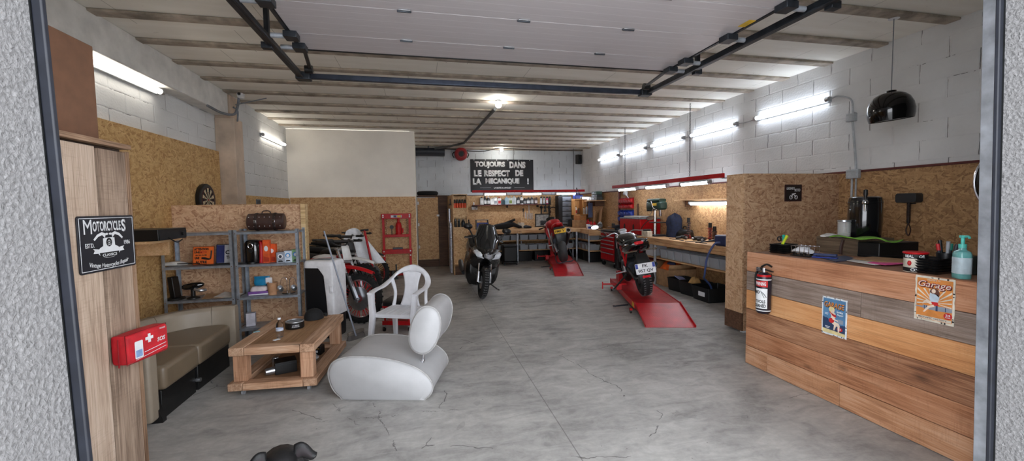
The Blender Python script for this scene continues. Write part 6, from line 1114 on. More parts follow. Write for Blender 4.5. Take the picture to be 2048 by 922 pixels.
# ================================================================= CORNER SHELVES on the block wall
CXW = XR-.031
def mk(name, label, cat, loc, rot=0, group=None): return thing(name, label, cat, loc, rot, group)
cu = mk('cubby_shelf', 'open orange wood cubby shelf of bottles in the back corner', 'shelf', (4.72, 12.3, 1.3)); OWD = wood('cubby_wood', 'z', (150, 96, 52), (206, 146, 84), (224, 176, 116), 8, False, .5)
build('side', MB().box(0, .02, 0, .3, 0, .48).box(.5, .52, 0, .3, 0, .48), OWD, cu); build('divider', MB().box(.25, .27, 0, .3, .021, .459), OWD, cu); build('shelf_board', MB().box(.021, .499, 0, .3, .0, .02), OWD, cu); build('top_board', MB().box(.0, .52, 0, .3, .4805, .5), OWD, cu); build('back_board', MB().box(.021, .499, .28, .3, .021, .479), OWD, cu)
build('wall_bracket', MB().box(.0, .52, .301, .86, .1, .14), DW, cu)
for i, (dx, h, c_, lb) in enumerate(((.06, .26, (222, 216, 206), 'white bottle in the cubby shelf, outermost by the drawer tower'), (.16, .2, (90, 62, 46), 'brown bottle second in the orange cubby shelf'), (.32, .22, (214, 216, 210), 'pale bottle third in the orange cubby shelf'), (.42, .27, (200, 206, 212), 'tall grey bottle last in the orange cubby shelf'))):
    bottle('oil_bottle', lb, 'bottle', (4.72+dx, 12.4, 1.321), h, .035, mat('cb_%d_%d' % c_[:2], c_, .4), BLK, RINK if i == 0 else None, 'bottles in the cubby shelf')
t = mk('tool_box', 'blue plastic tool box lying on top of the cubby shelf', 'tool box', (4.86, 12.42, 1.801)); build('box_body', MB().box(-.13, .13, -.1, .1, 0, .12), BLU, t, bevel=.015); build('carry_handle', MB().tube([(-.07, 0, .12), (-.05, 0, .16), (.05, 0, .16), (.07, 0, .12)], .01, 8, 4), BLU, t)
sh2 = mk('wall_shelf', 'raw board shelf with small cases near the back corner of the block wall', 'shelf', (CXW-.3, 11.2, 1.72)); build('shelf_board', MB().box(0, .298, 0, .9, 0, .022), PINE, sh2); build('bracket', MB().box(.02, .298, .1, .12, -.15, -.001), DW, sh2); build('bracket', MB().box(.02, .298, .75, .77, -.15, -.001), DW, sh2)
for i, (y, z, w, d, h, c_, lb) in enumerate(((11.5, 1.743, .2, .42, .09, (60, 64, 62), 'dark grey case lowest on the raw board shelf'), (11.5, 1.834, .17, .38, .07, (38, 42, 42), 'black flat case in the middle of the pile on the raw shelf'), (11.5, 1.906, .18, .34, .09, (52, 84, 72), 'green case topmost of the pile on the raw board shelf'), (11.9, 1.743, .15, .3, .1, (150, 148, 140), 'pale grey case beside the pile on the raw board shelf'))):
    t = mk('tool_case', lb, 'case', (CXW-.15, y, z)); build('case_body', MB().box(-w/2, w/2, -d/2, d/2, 0, h), mat('case_%d' % c_[1], c_, .5), t, bevel=.01); build('latch', MB().box(-w/2-.008, -w/2-.0005, -.05, .05, h*.3, h*.7), STL, t)
for i, (y, h, lb) in enumerate(((12.15, .5, 'tall kraft cardboard sheet leaning on the block wall at the corner bench'), (11.75, .62, 'taller cardboard sheet leaning in front of the other one'))):
    solo('cardboard_sheet', MB().prism([(-.17, 0), (.17, 0), (.165, h), (-.17, h-.02)], 0, .012, frame((CXW-.16, y-.4, BZ+.001), (.25, 1, 0), (.12, 0, 1))), CARD, lb, 'cardboard')
t = mk('tall_dark_stand', 'slim dark rack hung with blue strips beside the cubby shelf', 'rack', (4.98, 11.75, BZ+.0)); build('upright', MB().box(-.02, .02, -.02, .02, 0, .78), DW, t); build('strip', MB().box(-.07, .07, -.035, -.021, .3, .74), mat('steel_blue', (84, 96, 130), .5), t, bevel=.004)
for i, (x, y, h, r, lb) in enumerate(((4.70, 11.25, .27, .045, 'tall red bottle with a white label on the corner bench'), (4.86, 11.4, .2, .05, 'short red bottle just behind the tall red one'), (4.99, 11.45, .19, .05, 'short red bottle nearest the cardboard sheets'))):
    bottle('cleaner_bottle', lb, 'bottle', (x, y, BZ), h, r, RED, RED, INK, 'red bottles on the corner bench', 'round')
bottle('white_tub', 'white tub with a blue print on the edge of the corner bench', 'tub', (4.64, 11.02, BZ), .14, .06, WHT, mat('pale_blue_ink', (140, 170, 214), .5), BLU, None, 'square')
t = mk('work_lamp', 'white angled lamp head on the end of the corner bench', 'lamp', (4.98, 10.98, BZ), .3); build('lamp_base', MB().cyl((0, 0, 0), (0, 0, .015), .07), STL, t); build('arm', MB().tube([(0, 0, .015), (.02, 0, .1), (-.04, 0, .16)], .012, 8, 4), STL, t); build('lamp_head', MB().lathe([(.03, 0), (.05, .02), (.08, .13), (.075, .135), (.04, .03), (0, .02)], 18, (-.02, 0, .18), (-.6, -.5, -.6)), mat('lamp_grey', (150, 152, 154), .5), t)
for i, (x, y, w, h, lb) in enumerate(((4.78, 12.1, .36, .22, 'brown cardboard box on the corner bench under the cubby shelf'), (4.80, 12.1, .3, .14, 'smaller cardboard box stacked on the brown one under the cubby'))):
    t = mk('cardboard_box', lb, 'box', (x, y, BZ+(.221 if i else 0))); build('carton', MB().box(-w/2, w/2, -.14, .14, 0, h), CARD if not i else mat('cardboard_orange', (176, 120, 72), .8), t, bevel=.004); build('tape_strip', MB().box(-.025, .025, -.1415, .1415, h*.6, h+.001), mat('packing_tape', (150, 112, 74), .4), t)
# wall bin panels red and blue
def binpanel(name, label, y0, y1, z0, z1, m):
    t = mk(name, label, 'bin rack', (CXW, (y0+y1)/2, z0)); w = y1-y0; h = z1-z0; build('back_plate', MB().box(-.012, -.001, -w/2, w/2, 0, h), m, t); build('wall_mount', MB().box(-.0135, -.0125, -w/2+.01, w/2-.01, h-.02, h-.008), STL, t)
    for r in range(2):
        for k in range(5):
            yy = -w/2+w*(k+.5)/5; z = .01+r*h*.5; q = w/10-.006
            build('small_bin', MB().add([(-.013, yy-q, z), (-.013, yy+q, z), (-.013, yy+q, z+h*.42), (-.013, yy-q, z+h*.42), (-.08, yy-q, z), (-.08, yy+q, z), (-.10, yy+q, z+h*.26), (-.10, yy-q, z+h*.26)], [(0, 1, 5, 4), (0, 4, 7, 3), (1, 2, 6, 5), (4, 5, 6, 7), (0, 3, 2, 1)]), m, t, solid=.004)
    return t
ya, yb = ax(1268, 405, CXW).y, ax(1243, 405, CXW).y
binpanel('bin_rack', 'red small-parts bin rack on the chipboard beside the red tool chest', ya, yb, 1.50, 1.78, RED); binpanel('bin_rack', 'blue small-parts bin rack just below the red one', ya, yb+.04, 1.17, 1.47, BLU)
solo('white_funnel', MB().lathe([(.01, -.1), (.012, 0), (.07, .1), (.065, .1), (.0, .0)], 16, (CXW-.09, ya+.2, 1.83), (0, .6, .5)), WHT, 'white funnel lying on top of the red bin rack', 'funnel')
p = ax(1240, 410, CXW); solo('conduit_rail', MB().box(CXW-.04, CXW-.001, p.y-.03, p.y+.03, BZ+.001, 1.95), DRED, 'dark red upright strip on the chipboard next to the bin racks', 'post', bevel=.004)
p = ax(1277, 420, CXW); solo('wooden_stick', MB().box(CXW-.03, CXW-.002, p.y-.03, p.y+.03, BZ+.001, 1.62), DW, 'dark wooden stick hung beside the red bin rack', 'stick', bevel=.004)
# ================================================================= RED ROLLER CABINET and chest
rc = mk('roller_cabinet', 'red roller tool cabinet with steel drawer pulls by the corner bench', 'tool cabinet', (4.74, 9.66, 0)); CWD, CLN = .48, .84
build('carcass', MB().box(.02, CWD, 0, CLN, .13, .92), BLK, rc, bevel=.01); z = .17
for i, h in enumerate((.2, .13, .1, .1, .1, .1)):
    dr = build('drawer', MB().box(0, .019, .03, CLN-.03, z, z+h-.012), RED, rc, bevel=.004); build('pull', MB().box(-.018, -.0005, .05, CLN-.05, z+h-.036, z+h-.014), ALU, dr, bevel=.003); z += h
build('top_tray', MB().box(.0, CWD, 0, CLN, .921, .945), BLK, rc, bevel=.006)
for x in (.07, .42):
    for y in (.08, .76): c_ = build('caster', MB().cyl((x, y-.018, .055), (x, y+.018, .055), .055), BLK, rc); build('caster_fork', MB().box(x-.025, x+.025, y-.025, y+.025, .07, .129), CHR, c_)
t = mk('bench_vice', 'dark vice and clutter on top of the red roller cabinet', 'vice', (4.98, 9.95, .946)); build('base', MB().cyl((0, 0, 0), (0, 0, .05), .08), STL, t); build('body', MB().box(-.1, .12, -.05, .05, .05, .14), STL, t, bevel=.01); build('jaw', MB().box(-.14, -.11, -.07, .07, .06, .18), STL, t, bevel=.004); build('screw', MB().cyl((-.14, 0, .09), (-.26, 0, .09), .012).cyl((-.25, -.07, .09), (-.25, .07, .09), .007), CHR, t)
ct = mk('machine_cabinet', 'dark steel cabinet under the red tool chest', 'cabinet', (4.72, 8.36, 0)); build('carcass', MB().box(0, .52, 0, 1.2, .03, .93), STL, ct, bevel=.008); build('door', MB().box(-.016, -.001, .03, .59, .08, .88), BLK, ct, bevel=.004); build('door', MB().box(-.016, -.001, .61, 1.17, .08, .88), BLK, ct, bevel=.004); build('foot', MB().box(.02, .5, .02, 1.18, 0, .029), BLK, ct)
tc_ = mk('tool_chest', 'large red tool chest with a grey top behind the black motorcycle', 'tool chest', (4.72, 8.38, .931)); build('chest_body', MB().box(0, .5, 0, .95, 0, .34), RED, tc_, bevel=.01); build('lid', MB().box(-.005, .505, -.005, .955, .341, .365), WRAPG, tc_, bevel=.006)
for y in (.28, .7): build('side_lug', MB().prism([(-.03, -.1), (.03, -.1), (.03, .02), (0, .06), (-.03, .02)], 0, .012, frame((-.001, y, .17), (0, -1, 0), (0, 0, 1))), BLK, tc_)
build('grey_tray', MB().box(.06, .44, .1, .85, .366, .40), mat('tray_grey', (150, 148, 146), .5), tc_, bevel=.006)
# ================================================================= BENCH ALONG THE BLOCK WALL
RX0, RY0, RY1 = 4.52, 4.78, 8.2
rb_ = mk('workbench', 'long pine workbench along the block wall behind the chipboard stand', 'workbench', (RX0, RY0, 0)); LBN = RY1-RY0
build('bench_top', MB().box(0, XR-.034-RX0, 0, LBN, BZ-.075, BZ), BTY, rb_, bevel=.006); build('front_batten', MB().box(.0, .04, 0, LBN, BZ-.13, BZ-.077), BTY, rb_, bevel=.004)
for y in (.1, 2.78): build('leg', MB().cyl((.07, y, .002), (.07, y, BZ-.13), .028), GAL, rb_)
build('bin_shelf', MB().box(.15, XR-.034-RX0, 0, LBN, .50, .525), BTY, rb_, bevel=.003); build('back_post', MB().box(.56, .60, 1.9, 1.94, .526, BZ-.08), PINE, rb_)
pr2 = bin_proto(.34, .235, .17, 'clear plastic bin on the shelf under the block wall bench', 'clear bins under the block wall bench'); u5 = []
for i in range(11): place(pr2, u5, Vector((RX0+.36, RY0+.24+i*.247, .526)))
mw_ = clearplastic('milky_plastic', (206, 212, 222), .85, .3); pt = bin_proto(.34, .32, .26, 'taller milky white tub at the motorcycle end of the bin shelf', 'milky tubs on the bin shelf', mw_, 'tub', 'storage_tub'); u6 = []
place(pt, u6, Vector((RX0+.36, RY1-.2, .526))); 
t = mk('cardboard_box', 'open cardboard box of orange clothes on the floor under the bench', 'box', (4.92, 7.5, 0)); mb = MB(); w2, d2, h2 = .3, .36, .33
mb.rings([[Vector((x, y, z)) for x, y in ((-w2, -d2), (w2, -d2), (w2, d2), (-w2, d2))] for z in (0.002, h2)]+[[Vector((x, y, z)) for x, y in ((-w2+.008, -d2+.008), (w2-.008, -d2+.008), (w2-.008, d2-.008), (-w2+.008, d2-.008))] for z in (h2, .012)]); build('carton', mb, CARD, t)
for s_ in (-1, 1): build('flap', MB().add([(-w2, s_*d2, h2), (w2, s_*d2, h2), (w2, s_*(d2+.03), h2+.1), (-w2, s_*(d2+.03), h2+.1)], [(0, 1, 2, 3)]), CARD, t, solid=.006)
OCL = mat('orange_cloth', (236, 98, 30), .8, var=.25)
def lump(name, label, cat, loc, m, sx, sy, sz, seed, pw=2.2):
    rnd = random.Random(seed); rs = []
    for i in range(9):
        t_ = i/8; z = sz*(t_**.8); q = (1-t_**pw)**.5 if t_ < 1 else .02; rs.append([Vector((loc[0]+sx*max(q, .03)*cos(2*pi*j/20)*(1+.22*sin(j*2.1+seed+i*.7)*rnd.uniform(.4, 1)), loc[1]+sy*max(q, .03)*sin(2*pi*j/20)*(1+.2*cos(j*1.7+seed)*rnd.uniform(.5, 1)), loc[2]+z*(1+.08*sin(j*3+seed)))) for j in range(20)])
    return solo(name, MB().rings(rs), m, label, cat, angle=70)
lump('orange_overalls', 'bright orange clothes heaped over the cardboard box under the bench', 'clothes', (4.92, 7.48, .2), OCL, .22, .27, .255, 3); lump('blue_cloth', 'small navy cloth lying on the orange clothes', 'cloth', (4.80, 7.32, .42), mat('navy_cloth', (40, 48, 84), .85), .07, .1, .05, 5)
t = mk('red_crate', 'red crate on the floor at the motorcycle end of the bench', 'crate', (4.92, 8.12, 0)); build('crate_body', MB().box(-.22, .22, -.2, .2, .002, .44), mat('crate_red', (140, 30, 34), .5), t, bevel=.01); build('handle', MB().box(-.232, -.2205, -.06, .06, .3, .34), BLK, t)
pbk = bin_proto(.46, .40, .23, 'black plastic tub on the floor under the block wall bench', None, BXM, 'tub', 'storage_tub'); u7 = []
for (px, py, lb, r_, k_) in ((1352, 580, 'black tub of blue paper nearest the cardboard box', .1, .85), (1382, 588, 'black tub with a tan glove, between the two other black tubs', .05, .9), (1412, 596, 'large black tub with a white tag, nearest the chipboard stand', -.02, 1.12)):
    p = Vector((4.52, {.85: 6.68, .9: 6.29, 1.12: 5.83}[k_], 0)); o = place(pbk, u7, Vector((p.x+.2, p.y+.18, .002)), r_, lb, 'black tubs under the block wall bench'); o.scale = (k_, k_, 1)
    if k_ > 1: tg = build('white_tag', MB().box(-.233, -.228, -.12, .02, .09, .16), WHT, o); 
    if k_ == .85: solo('blue_paper', MB(rotz(.2, (p.x+.2, p.y+.18, .06))).box(-.11, .11, -.10, .10, 0, .012).cbox((.0, .0, .15), (.2, .2, .01), (.35, .2, 0)), mat('lilac_paper', (150, 160, 206), .7), 'lilac blue papers sticking out of a black tub', 'paper')
    if k_ == .9: lump('work_glove', 'tan work glove draped on the black tubs', 'glove', (p.x+.2, p.y+.2, .1), mat('tan_suede', (176, 136, 84), .85), .12, .10, .2, 9)
# drill press, jacket and clutter on the bench
p = ax(1303, 470, 4.95); dp = mk('drill_press', 'green bench drill press at the motorcycle end of the long bench', 'drill press', (4.86, 7.99, BZ)); GRN = mat('machine_green', (30, 58, 48), .4)
build('base', MB().box(-.14, .14, -.2, .12, 0, .035), STL, dp, bevel=.006); build('column', MB().cyl((0, .02, .035), (0, .02, .66), .035), CHR, dp); build('work_table', MB().box(-.12, .12, -.2, .06, .28, .3), STL, dp, bevel=.006)
hd = build('drill_head', MB().loft([(-.3, 0, .64, .07, .06), (-.27, 0, .64, .095, .085), (.0, 0, .63, .1, .095), (.2, 0, .64, .1, .09), (.24, 0, .64, .07, .06)], 18, 4, 'y'), GRN, dp, bevel=.004); build('belt_cover', MB().loft([(-.26, 0, .75, .08, .03), (-.2, 0, .75, .1, .035), (.17, 0, .75, .1, .035), (.22, 0, .75, .07, .025)], 18, 4, 'y'), GRN, hd); build('badge', MB().box(-.106, -.1015, -.2, -.02, .64, .69), mat('yellow_label', (216, 176, 40), .5), hd); build('chuck', MB().cyl((0, -.18, .42), (0, -.18, .55), .025, .035), CHR, hd)
for i in range(3): a = 2*pi*i/3+.4; build('feed_handle', MB().cyl((-.11, -.1, .58), (-.13, -.1+.17*sin(a), .58+.17*cos(a)), .008), CHR, hd)
build('motor', MB().cyl((0, .22, .52), (0, .22, .74), .07), BLK, dp)
lump('denim_jacket', 'dark blue denim jacket heaped at the drill press', 'jacket', (5.06, 7.62, BZ), mat('denim', (26, 36, 62), .85, var=.35, vs=22), .14, .17, .46, 11, 6)
def bb_(px, y=None, x=4.9): q = ax(px, 470, x); return Vector((x, q.y, BZ+.001))
t = mk('white_box', 'small white box at the motorcycle end of the long bench', 'box', (4.61, 7.9, BZ+.001), .1); build('carton', MB().box(-.06, .06, -.1, .1, 0, .1), mat('box_cream', (206, 196, 178), .6), t, bevel=.003); build('lid', MB().box(-.063, .063, -.103, .103, .1005, .115), mat('box_cream', (206, 196, 178), .6), t, bevel=.003)
t = mk('tool_bag', 'black tool bag with a red end on the long bench', 'bag', Vector((5.08, 7.31, BZ+.001))); t.scale = (.8, .7, .85); build('bag_body', MB().loft([(-.28, 0, .08, .08, .06), (-.22, 0, .1, .11, .1), (.1, 0, .1, .11, .1), (.24, 0, .07, .09, .06)], 16, 3, 'y'), BLK, t); build('red_end', MB().cbox((-.1, -.28, .05), (.12, .14, .07)), RED, t, bevel=.012); build('carry_handle', MB().tube([(0, -.12, .19), (0, -.08, .26), (0, .04, .26), (0, .08, .19)], .012, 8, 4), BLK, t)
def shock(label, px, x, h, m):
    t = mk('shock_absorber', label, 'shock absorber', bb_(px, x=x)); build('lower_eye', MB().torus((0, 0, .028), (1, 0, 0), .02, .008, 14, 8), STL, t); build('damper_rod', MB().cyl((0, 0, .03), (0, 0, h-.02), .014), STL, t)
    n = 60; build('spring', MB().tube([Vector((.032*cos(i*.66), .032*sin(i*.66), .06+(h-.16)*i/n)) for i in range(n+1)], .007, 6), m, t); build('spring_collar', MB().cyl((0, 0, .05), (0, 0, .062), .045).cyl((0, 0, h-.1), (0, 0, h-.085), .045), m, t); build('reservoir', MB().cyl((0, 0, h-.085), (0, 0, h), .03), BLK, t)
BRN = mat('spring_brown', (84, 56, 50), .45)
shock('tall brown shock absorber standing alone on the long bench', 1377, 5.0, .40, BRN); shock('black and red shock absorber standing near the bench lamp', 1420, 4.95, .33, mat('spring_red', (150, 44, 36), .4)); shock('rusty brown shock absorber right beside the black and red one', 1429, 5.0, .27, BRN)
for i, (px, x, lb) in enumerate(((1397, 4.9, 'black air tool lying between the shock absorbers'), (1408, 4.86, 'second black air tool lying in front of the first'), (1367, 4.85, 'dark power drill lying before the tall shock absorber'))):
    t = mk('air_tool', lb, 'tool', bb_(px, x=x), .7*i); build('barrel', MB().cyl((-.1, 0, .045), (.08, 0, .045), .04, .03), BLK, t); build('grip', MB().cyl((.04, 0, .04), (.06, .12, .025), .024), BLK, t); build('nose', MB().cyl((-.1, 0, .045), (-.14, 0, .045), .018), ALU, t)
for i, (px, x, r_) in enumerate(((1350, 4.7, .3), (1362, 4.66, -.2), (1384, 4.68, .5), (1404, 4.66, .1))):
    solo('spanner', MB(rotz(r_+1.5, bb_(px, x=x)+Vector((0, 0, .0)))).prism([(-.12, -.009), (-.1, -.022), (.1, -.009), (.12, -.018), (.125, .016), (.1, .009), (-.1, .022), (-.13, .01)], .0, .008), STL, ('spanner lying nearest the tool bag on the bench edge', 'spanner lying second along the bench edge', 'spanner lying third along the bench edge', 'spanner lying nearest the blue grinder on the bench')[i], 'spanner', 'spanners on the long bench')
p = ax(1446, 470, 4.62); t = mk('air_line_unit', 'blue compressor unit at the bench end against the chipboard stand', 'compressor', (4.66, p.y, BZ+.001)); build('unit_body', MB().box(-.09, .1, -.12, .14, .0, .17), mat('navy_plastic', (40, 52, 92), .45), t, bevel=.025); build('nozzle', MB().tube([(-.06, .14, .08), (-.1, .3, .05), (-.16, .5, .02)], [.018, .012, .008], 8, 4), STL, t)
hs = [Vector((4.558, p.y-.02, BZ+.06)), Vector((4.49, p.y+.03, BZ+.03)), Vector((4.42, p.y+.1, .75)), Vector((4.42, p.y+.16, .45)), Vector((4.52, 5.98, .38)), Vector((4.66, 6.0, .24)), Vector((4.70, 6.0, .07))]
solo('air_hose', MB().tube(hs, .016, 10, 6), mat('hose_blue', (62, 80, 128), .45), 'blue air hose dropping from the bench into the large black tub', 'hose')
sl_ = mk('wall_shelf', 'narrow raw wood shelf over the bench, beside the chipboard stand', 'shelf', (CXW, 0, 0)); ya, yb = ax(1452, 396, CXW-.1).y, ax(1357, 397, CXW-.1).y; zz = 1.66
build('shelf_board', MB().box(-.2, -.001, ya-.3, yb, zz, zz+.022), PINE, sl_, bevel=.003); build('bracket', MB().box(-.15, -.001, yb-.3, yb-.28, zz-.12, zz-.001), DW, sl_)
tubelight('work_light', (CXW-.13, ya-.15, zz-.045), (CXW-.13, ya+.95, zz-.045), 'bright work light under the narrow raw wood shelf', 'work', (0, 0, -.02), .03)
solo('wall_cable', MB().tube([ax(1421, 350, CXW-.02), ax(1445, 356, CXW-.01), ax(1475, 354, CXW-.01), ax(1560, 350, CXW-.01)], .008, 8, 5), BLK, 'black cable from the wall rail towards the chipboard stand', 'cable')
# ================================================================= CHIPBOARD STAND
OSB_S = osb('chipboard_stand_front', 'xz', (112, 76, 54), (172, 132, 100), (204, 170, 136)); OSB_SY = osb('chipboard_stand_end', 'yz', (134, 98, 68), (192, 154, 118), (212, 180, 146))
st_ = mk('chipboard_partition', 'tall chipboard stand closing off the counter corner', 'partition', (3.84, 4.35, 0)); 
build('front_panel', MB().box(0, XR-.035-3.84, 0, .02, .03, 1.935), OSB_S, st_); build('end_panel', MB().box(-.018, -.001, .0, .29, .25, 1.935), OSB_SY, st_); build('end_plinth', MB().box(-.02, -.001, -.002, .292, .03, .249), DW, st_); build('back_panel', MB().box(0, XR-.035-3.84, .272, .29, .03, 1.935), OSB_S, st_); build('top_panel', MB().box(-.018, XR-.035-3.84, 0, .29, 1.936, 1.952), OSB_XY, st_)
for x in (.05, 1.3): build('foot', MB().box(x-.03, x+.02, .02, .07, .0, .029), WHT, st_)
p = ay(1586, 386, 4.348); sg = thing('legend_sign', 'small black metal sign with pale lettering on the chipboard stand', 'sign', M=frame((p.x, 4.343, p.z), (1, 0, 0), (0, 0, 1)) @ Matrix.Scale(1.18, 4)); build('sign_plate', MB().prism(rrect(-.108, .108, -.088, .088, .008), -.004, .0), mat('sign_dark', (26, 22, 24), .4), sg, bevel=.001)
mb = MB(); [mb.beam((*a, .0008), (*b, .0008), .006, .001) for a, b in (((-.103, -.083), (.103, -.083)), ((.103, -.083), (.103, .083)), ((.103, .083), (-.103, .083)), ((-.103, .083), (-.103, -.083)))]; build('border', mb, mat('sign_maroon', (70, 26, 28), .5), sg)
text('lettering', 'LEGENDS', INK, T(-.035, .048, .0005), .1, .026, sg, .02, shear=.1); text('lettering', 'MOTO', INK, T(.05, .03, .0005), .07, .03, sg, .02, shear=.1); mb = MB()
for cx in (-.03, .035): mb.torus((cx, -.045, .001), (0, 0, 1), .018, .003, 18, 4)
mb.beam((-.03, -.045, .001), (.0, -.01, .001), .006, .002).beam((.0, -.01, .001), (.035, -.045, .001), .006, .002).beam((-.02, -.012, .001), (.03, -.005, .001), .008, .002); build('emblem', mb, INK, sg)
# conduit and junction boxes on the block wall
p = ax(1703, 235, XR-.03); q = ax(1712, 348, XR-.035); t = mk('junction_box', 'small grey junction box on the block wall below the nearest tube light', 'junction box', (XR-.001, p.y, p.z)); build('box_body', MB().box(-.06, 0, -.05, .05, -.05, .05), HOUS, t, bevel=.006); build('cover_plate', MB().box(-.066, -.0605, -.04, .04, -.04, .04), HOUS, t, bevel=.003)
t = mk('junction_box', 'larger grey junction box at the chipboard edge above the beer keg', 'junction box', (XR-.032, q.y, q.z)); build('box_body', MB().box(-.07, -.02, -.075, .075, -.055, .055), HOUS, t, bevel=.006); build('cover_plate', MB().box(-.076, -.0705, -.06, .06, -.045, .045), HOUS, t, bevel=.003)
a = Vector((XR-.012, p.y+.12, 2.93)); solo('wall_conduit', MB().tube([(XR-.03, 4.5, 2.925), (XR-.015, 4.42, 2.94), (XR-.012, p.y+.03, 2.86), (XR-.012, p.y, p.z+.052)], .01, 8, 5), HOUS, 'thin grey conduit curving from the nearest tube light to the small junction box', 'conduit')
solo('wall_conduit', MB().cyl((XR-.012, p.y, p.z-.052), (XR-.012, q.y+.02, q.z+.057), .012), HOUS, 'straight grey conduit running between the two junction boxes', 'conduit'); solo('wall_conduit', MB().cyl((XR-.044, q.y+.04, q.z-.057), (XR-.044, q.y+.04, .95), .012).cyl((XR-.044, q.y-.01, q.z-.057), (XR-.044, q.y-.01, .95), .01), HOUS, 'double grey conduit going down the chipboard behind the keg', 'conduit')
# ================================================================= BAR COUNTER
BXF = 3.155; BY0, BY1 = 1.55, 3.535; BH_ = 1.115
bar = thing('bar_counter', 'bar counter clad in wide reclaimed planks, with signs on its front', 'bar counter', (BXF, BY0, 0)); LB = BY1-BY0
PLK = [((150, 98, 70), (186, 132, 98), (204, 154, 122)), ((104, 88, 78), (138, 120, 108), (160, 144, 134)), ((180, 122, 76), (206, 148, 98), (218, 166, 118)), ((84, 54, 40), (146, 100, 72), (180, 136, 104)), ((126, 80, 54), (170, 116, 82), (192, 142, 108)), ((140, 94, 66), (184, 134, 98), (204, 160, 128))]
n = 6; h = BH_/n
for i, (d_, m_, l_) in enumerate(PLK):
    z1 = BH_-i*h; wm = wood('bar_plank_%d' % i, 'y', d_, m_, l_, 11 if i != 3 else 6, True, .55, var=.1)
    if i == 5:
        build('plank', MB().box(0, .022, 0, 1.02, .004, z1-.003), wm, bar, bevel=.003); build('plank', MB().box(0, .022, 1.024, 1.72, .004, z1-.003), wm, bar, bevel=.003); build('plank', MB().box(0, .022, 1.724, LB, .004, z1-.003), wm, bar, bevel=.003)
    elif i == 1: build('plank', MB().box(0, .022, 0, .88, z1-h+.0015, z1-.0015), wm, bar, bevel=.003); build('plank', MB().box(0, .022, .883, LB, z1-h+.0015, z1-.0015), wm, bar, bevel=.003)
    else: build('plank', MB().box(0, .022, 0, LB, z1-h+.0015, z1+(.004 if i == 0 else -.0015)), wm, bar, bevel=.003)
build('counter_top', MB().box(.0225, .62, 0, LB, BH_-.04, BH_-.002), wood('bar_top_wood', 'y', (96, 66, 50), (140, 100, 76), (166, 124, 98), 9, True, .5), bar, bevel=.003)
build('end_panel', MB().box(.0225, .6, LB-.022, LB, .004, BH_-.041), OSB_S, bar); build('end_panel', MB().box(.0225, .6, 0, .022, .004, BH_-.041), OSB_S, bar); build('back_shelf', MB().box(.03, .58, .023, LB-.023, .5, .52), PINE, bar)
bk_ = thing('back_counter', 'dark back counter against the chipboard behind the bar', 'counter', (4.3, 2.3, 0)); build('counter_top', MB().box(0, XR-.036-4.3, 0, 2.02, .86, .90), wood('back_counter_wood', 'y', (66, 48, 38), (100, 74, 58), (124, 96, 78)), bk_, bevel=.004); build('carcass', MB().box(.05, XR-.036-4.3, .02, 2.0, .0, .859), BLK, bk_, bevel=.004)
ZB = BH_-.001
def onb(px, py): return fl(px, py, ZB)
def onx(px, x, z=ZB): q = ax(px, 500, x); return Vector((x, q.y, z))
# fire extinguisher
p = ax(1526, 585, BXF-.075); fe = thing('fire_extinguisher', 'black and red fire extinguisher hung on the far end of the bar', 'fire extinguisher', (BXF-.068, p.y, p.z-.19)); er = .062
build('cylinder', MB().lathe([(0, 0), (er*.8, 0), (er, .02), (er, .335), (er*.85, .362), (.025, .38), (0, .38)], 28), mat('extinguisher_black', (32, 26, 38), .35), fe)
for z0, z1, m_ in ((.34, .36, RED), (.312, .321, INK), (.025, .034, INK)): build('band', MB().lathe([(er*(1.01 if z1 < .33 else .97), z0), (er*(1.012 if z1 < .33 else .89), z1)], 28, caps=False), m_, fe)
def curved(name, a0, a1, z0, z1, m, rr=1.012, trap=0):
    vs = []; n_ = 12
    for j in range(n_+1):
        a = a0+(a1-a0)*j/n_; q = trap*(j/n_); vs += [(er*rr*cos(a), er*rr*sin(a), z0+q), (er*rr*cos(a), er*rr*sin(a), z1-q)]
    return build(name, MB().add(vs, [(2*j, 2*j+2, 2*j+3, 2*j+1) for j in range(n_)]), m, fe)
va = math.atan2(-p.y, -BXF)   # direction towards the room's doorway
curved('white_label', va+.5, va-1.5, .05, .235, INK); curved('red_panel', va+.54, va-1.5, .248, .308, RINK, 1.014, .006)
def ctext(body, mid, z, w, hh, m, rr=1.03):
    o = text('lettering', body, m, Matrix.Identity(4), w, hh, fe, .03, .0008)
    for v in o.data.vertices:
        a = mid+v.co.x/er; y = v.co.y; q = er*rr+v.co.z; v.co = (q*cos(a), q*sin(a), z+y)
    return o
ctext('WARNING', va-.5, .278, .098, .034, INK, 1.02); ctext('NO', va-.9, .20, .05, .03, DINK); ctext('TOOLS', va-.5, .115, .09, .028, DINK); ctext('CLEANED', va-.58, .076, .11, .03, DINK)
def cw(t): return [(er*1.02*cos(va+a), er*1.02*sin(va+a), z) for a, z in t]
build('spanner_motif', MB().tube(cw([(.35, .155), (.05, .185), (-.3, .205)]), .004, 6, 4).tube(cw([(.1, .15), (-.1, .175), (-.4, .215)]), .003, 6, 4), mat('motif_grey', (120, 124, 128), .6), fe)
build('valve', MB().cyl((0, 0, .38), (0, 0, .42), .02).cyl((-.03, .02, .405), (-.05, .03, .405), .022), CHR, fe); build('lever', MB().beam((.0, .06, .415), (0, -.1, .395), .022, .01), BLK, fe, bevel=.003); build('lever', MB().tube([(0, .03, .425), (0, -.03, .455), (0, -.085, .44)], .009, 6, 4), BLK, fe)
build('hose', MB().tube([(0, .03, .4), (.0, .075, .38), (-.01, .085, .3), (0, .075, .1)], .011, 8, 6), BLK, fe); build('wall_mount', MB().box(.055, .0675, -.02, .02, .2, .36), BLK, fe)
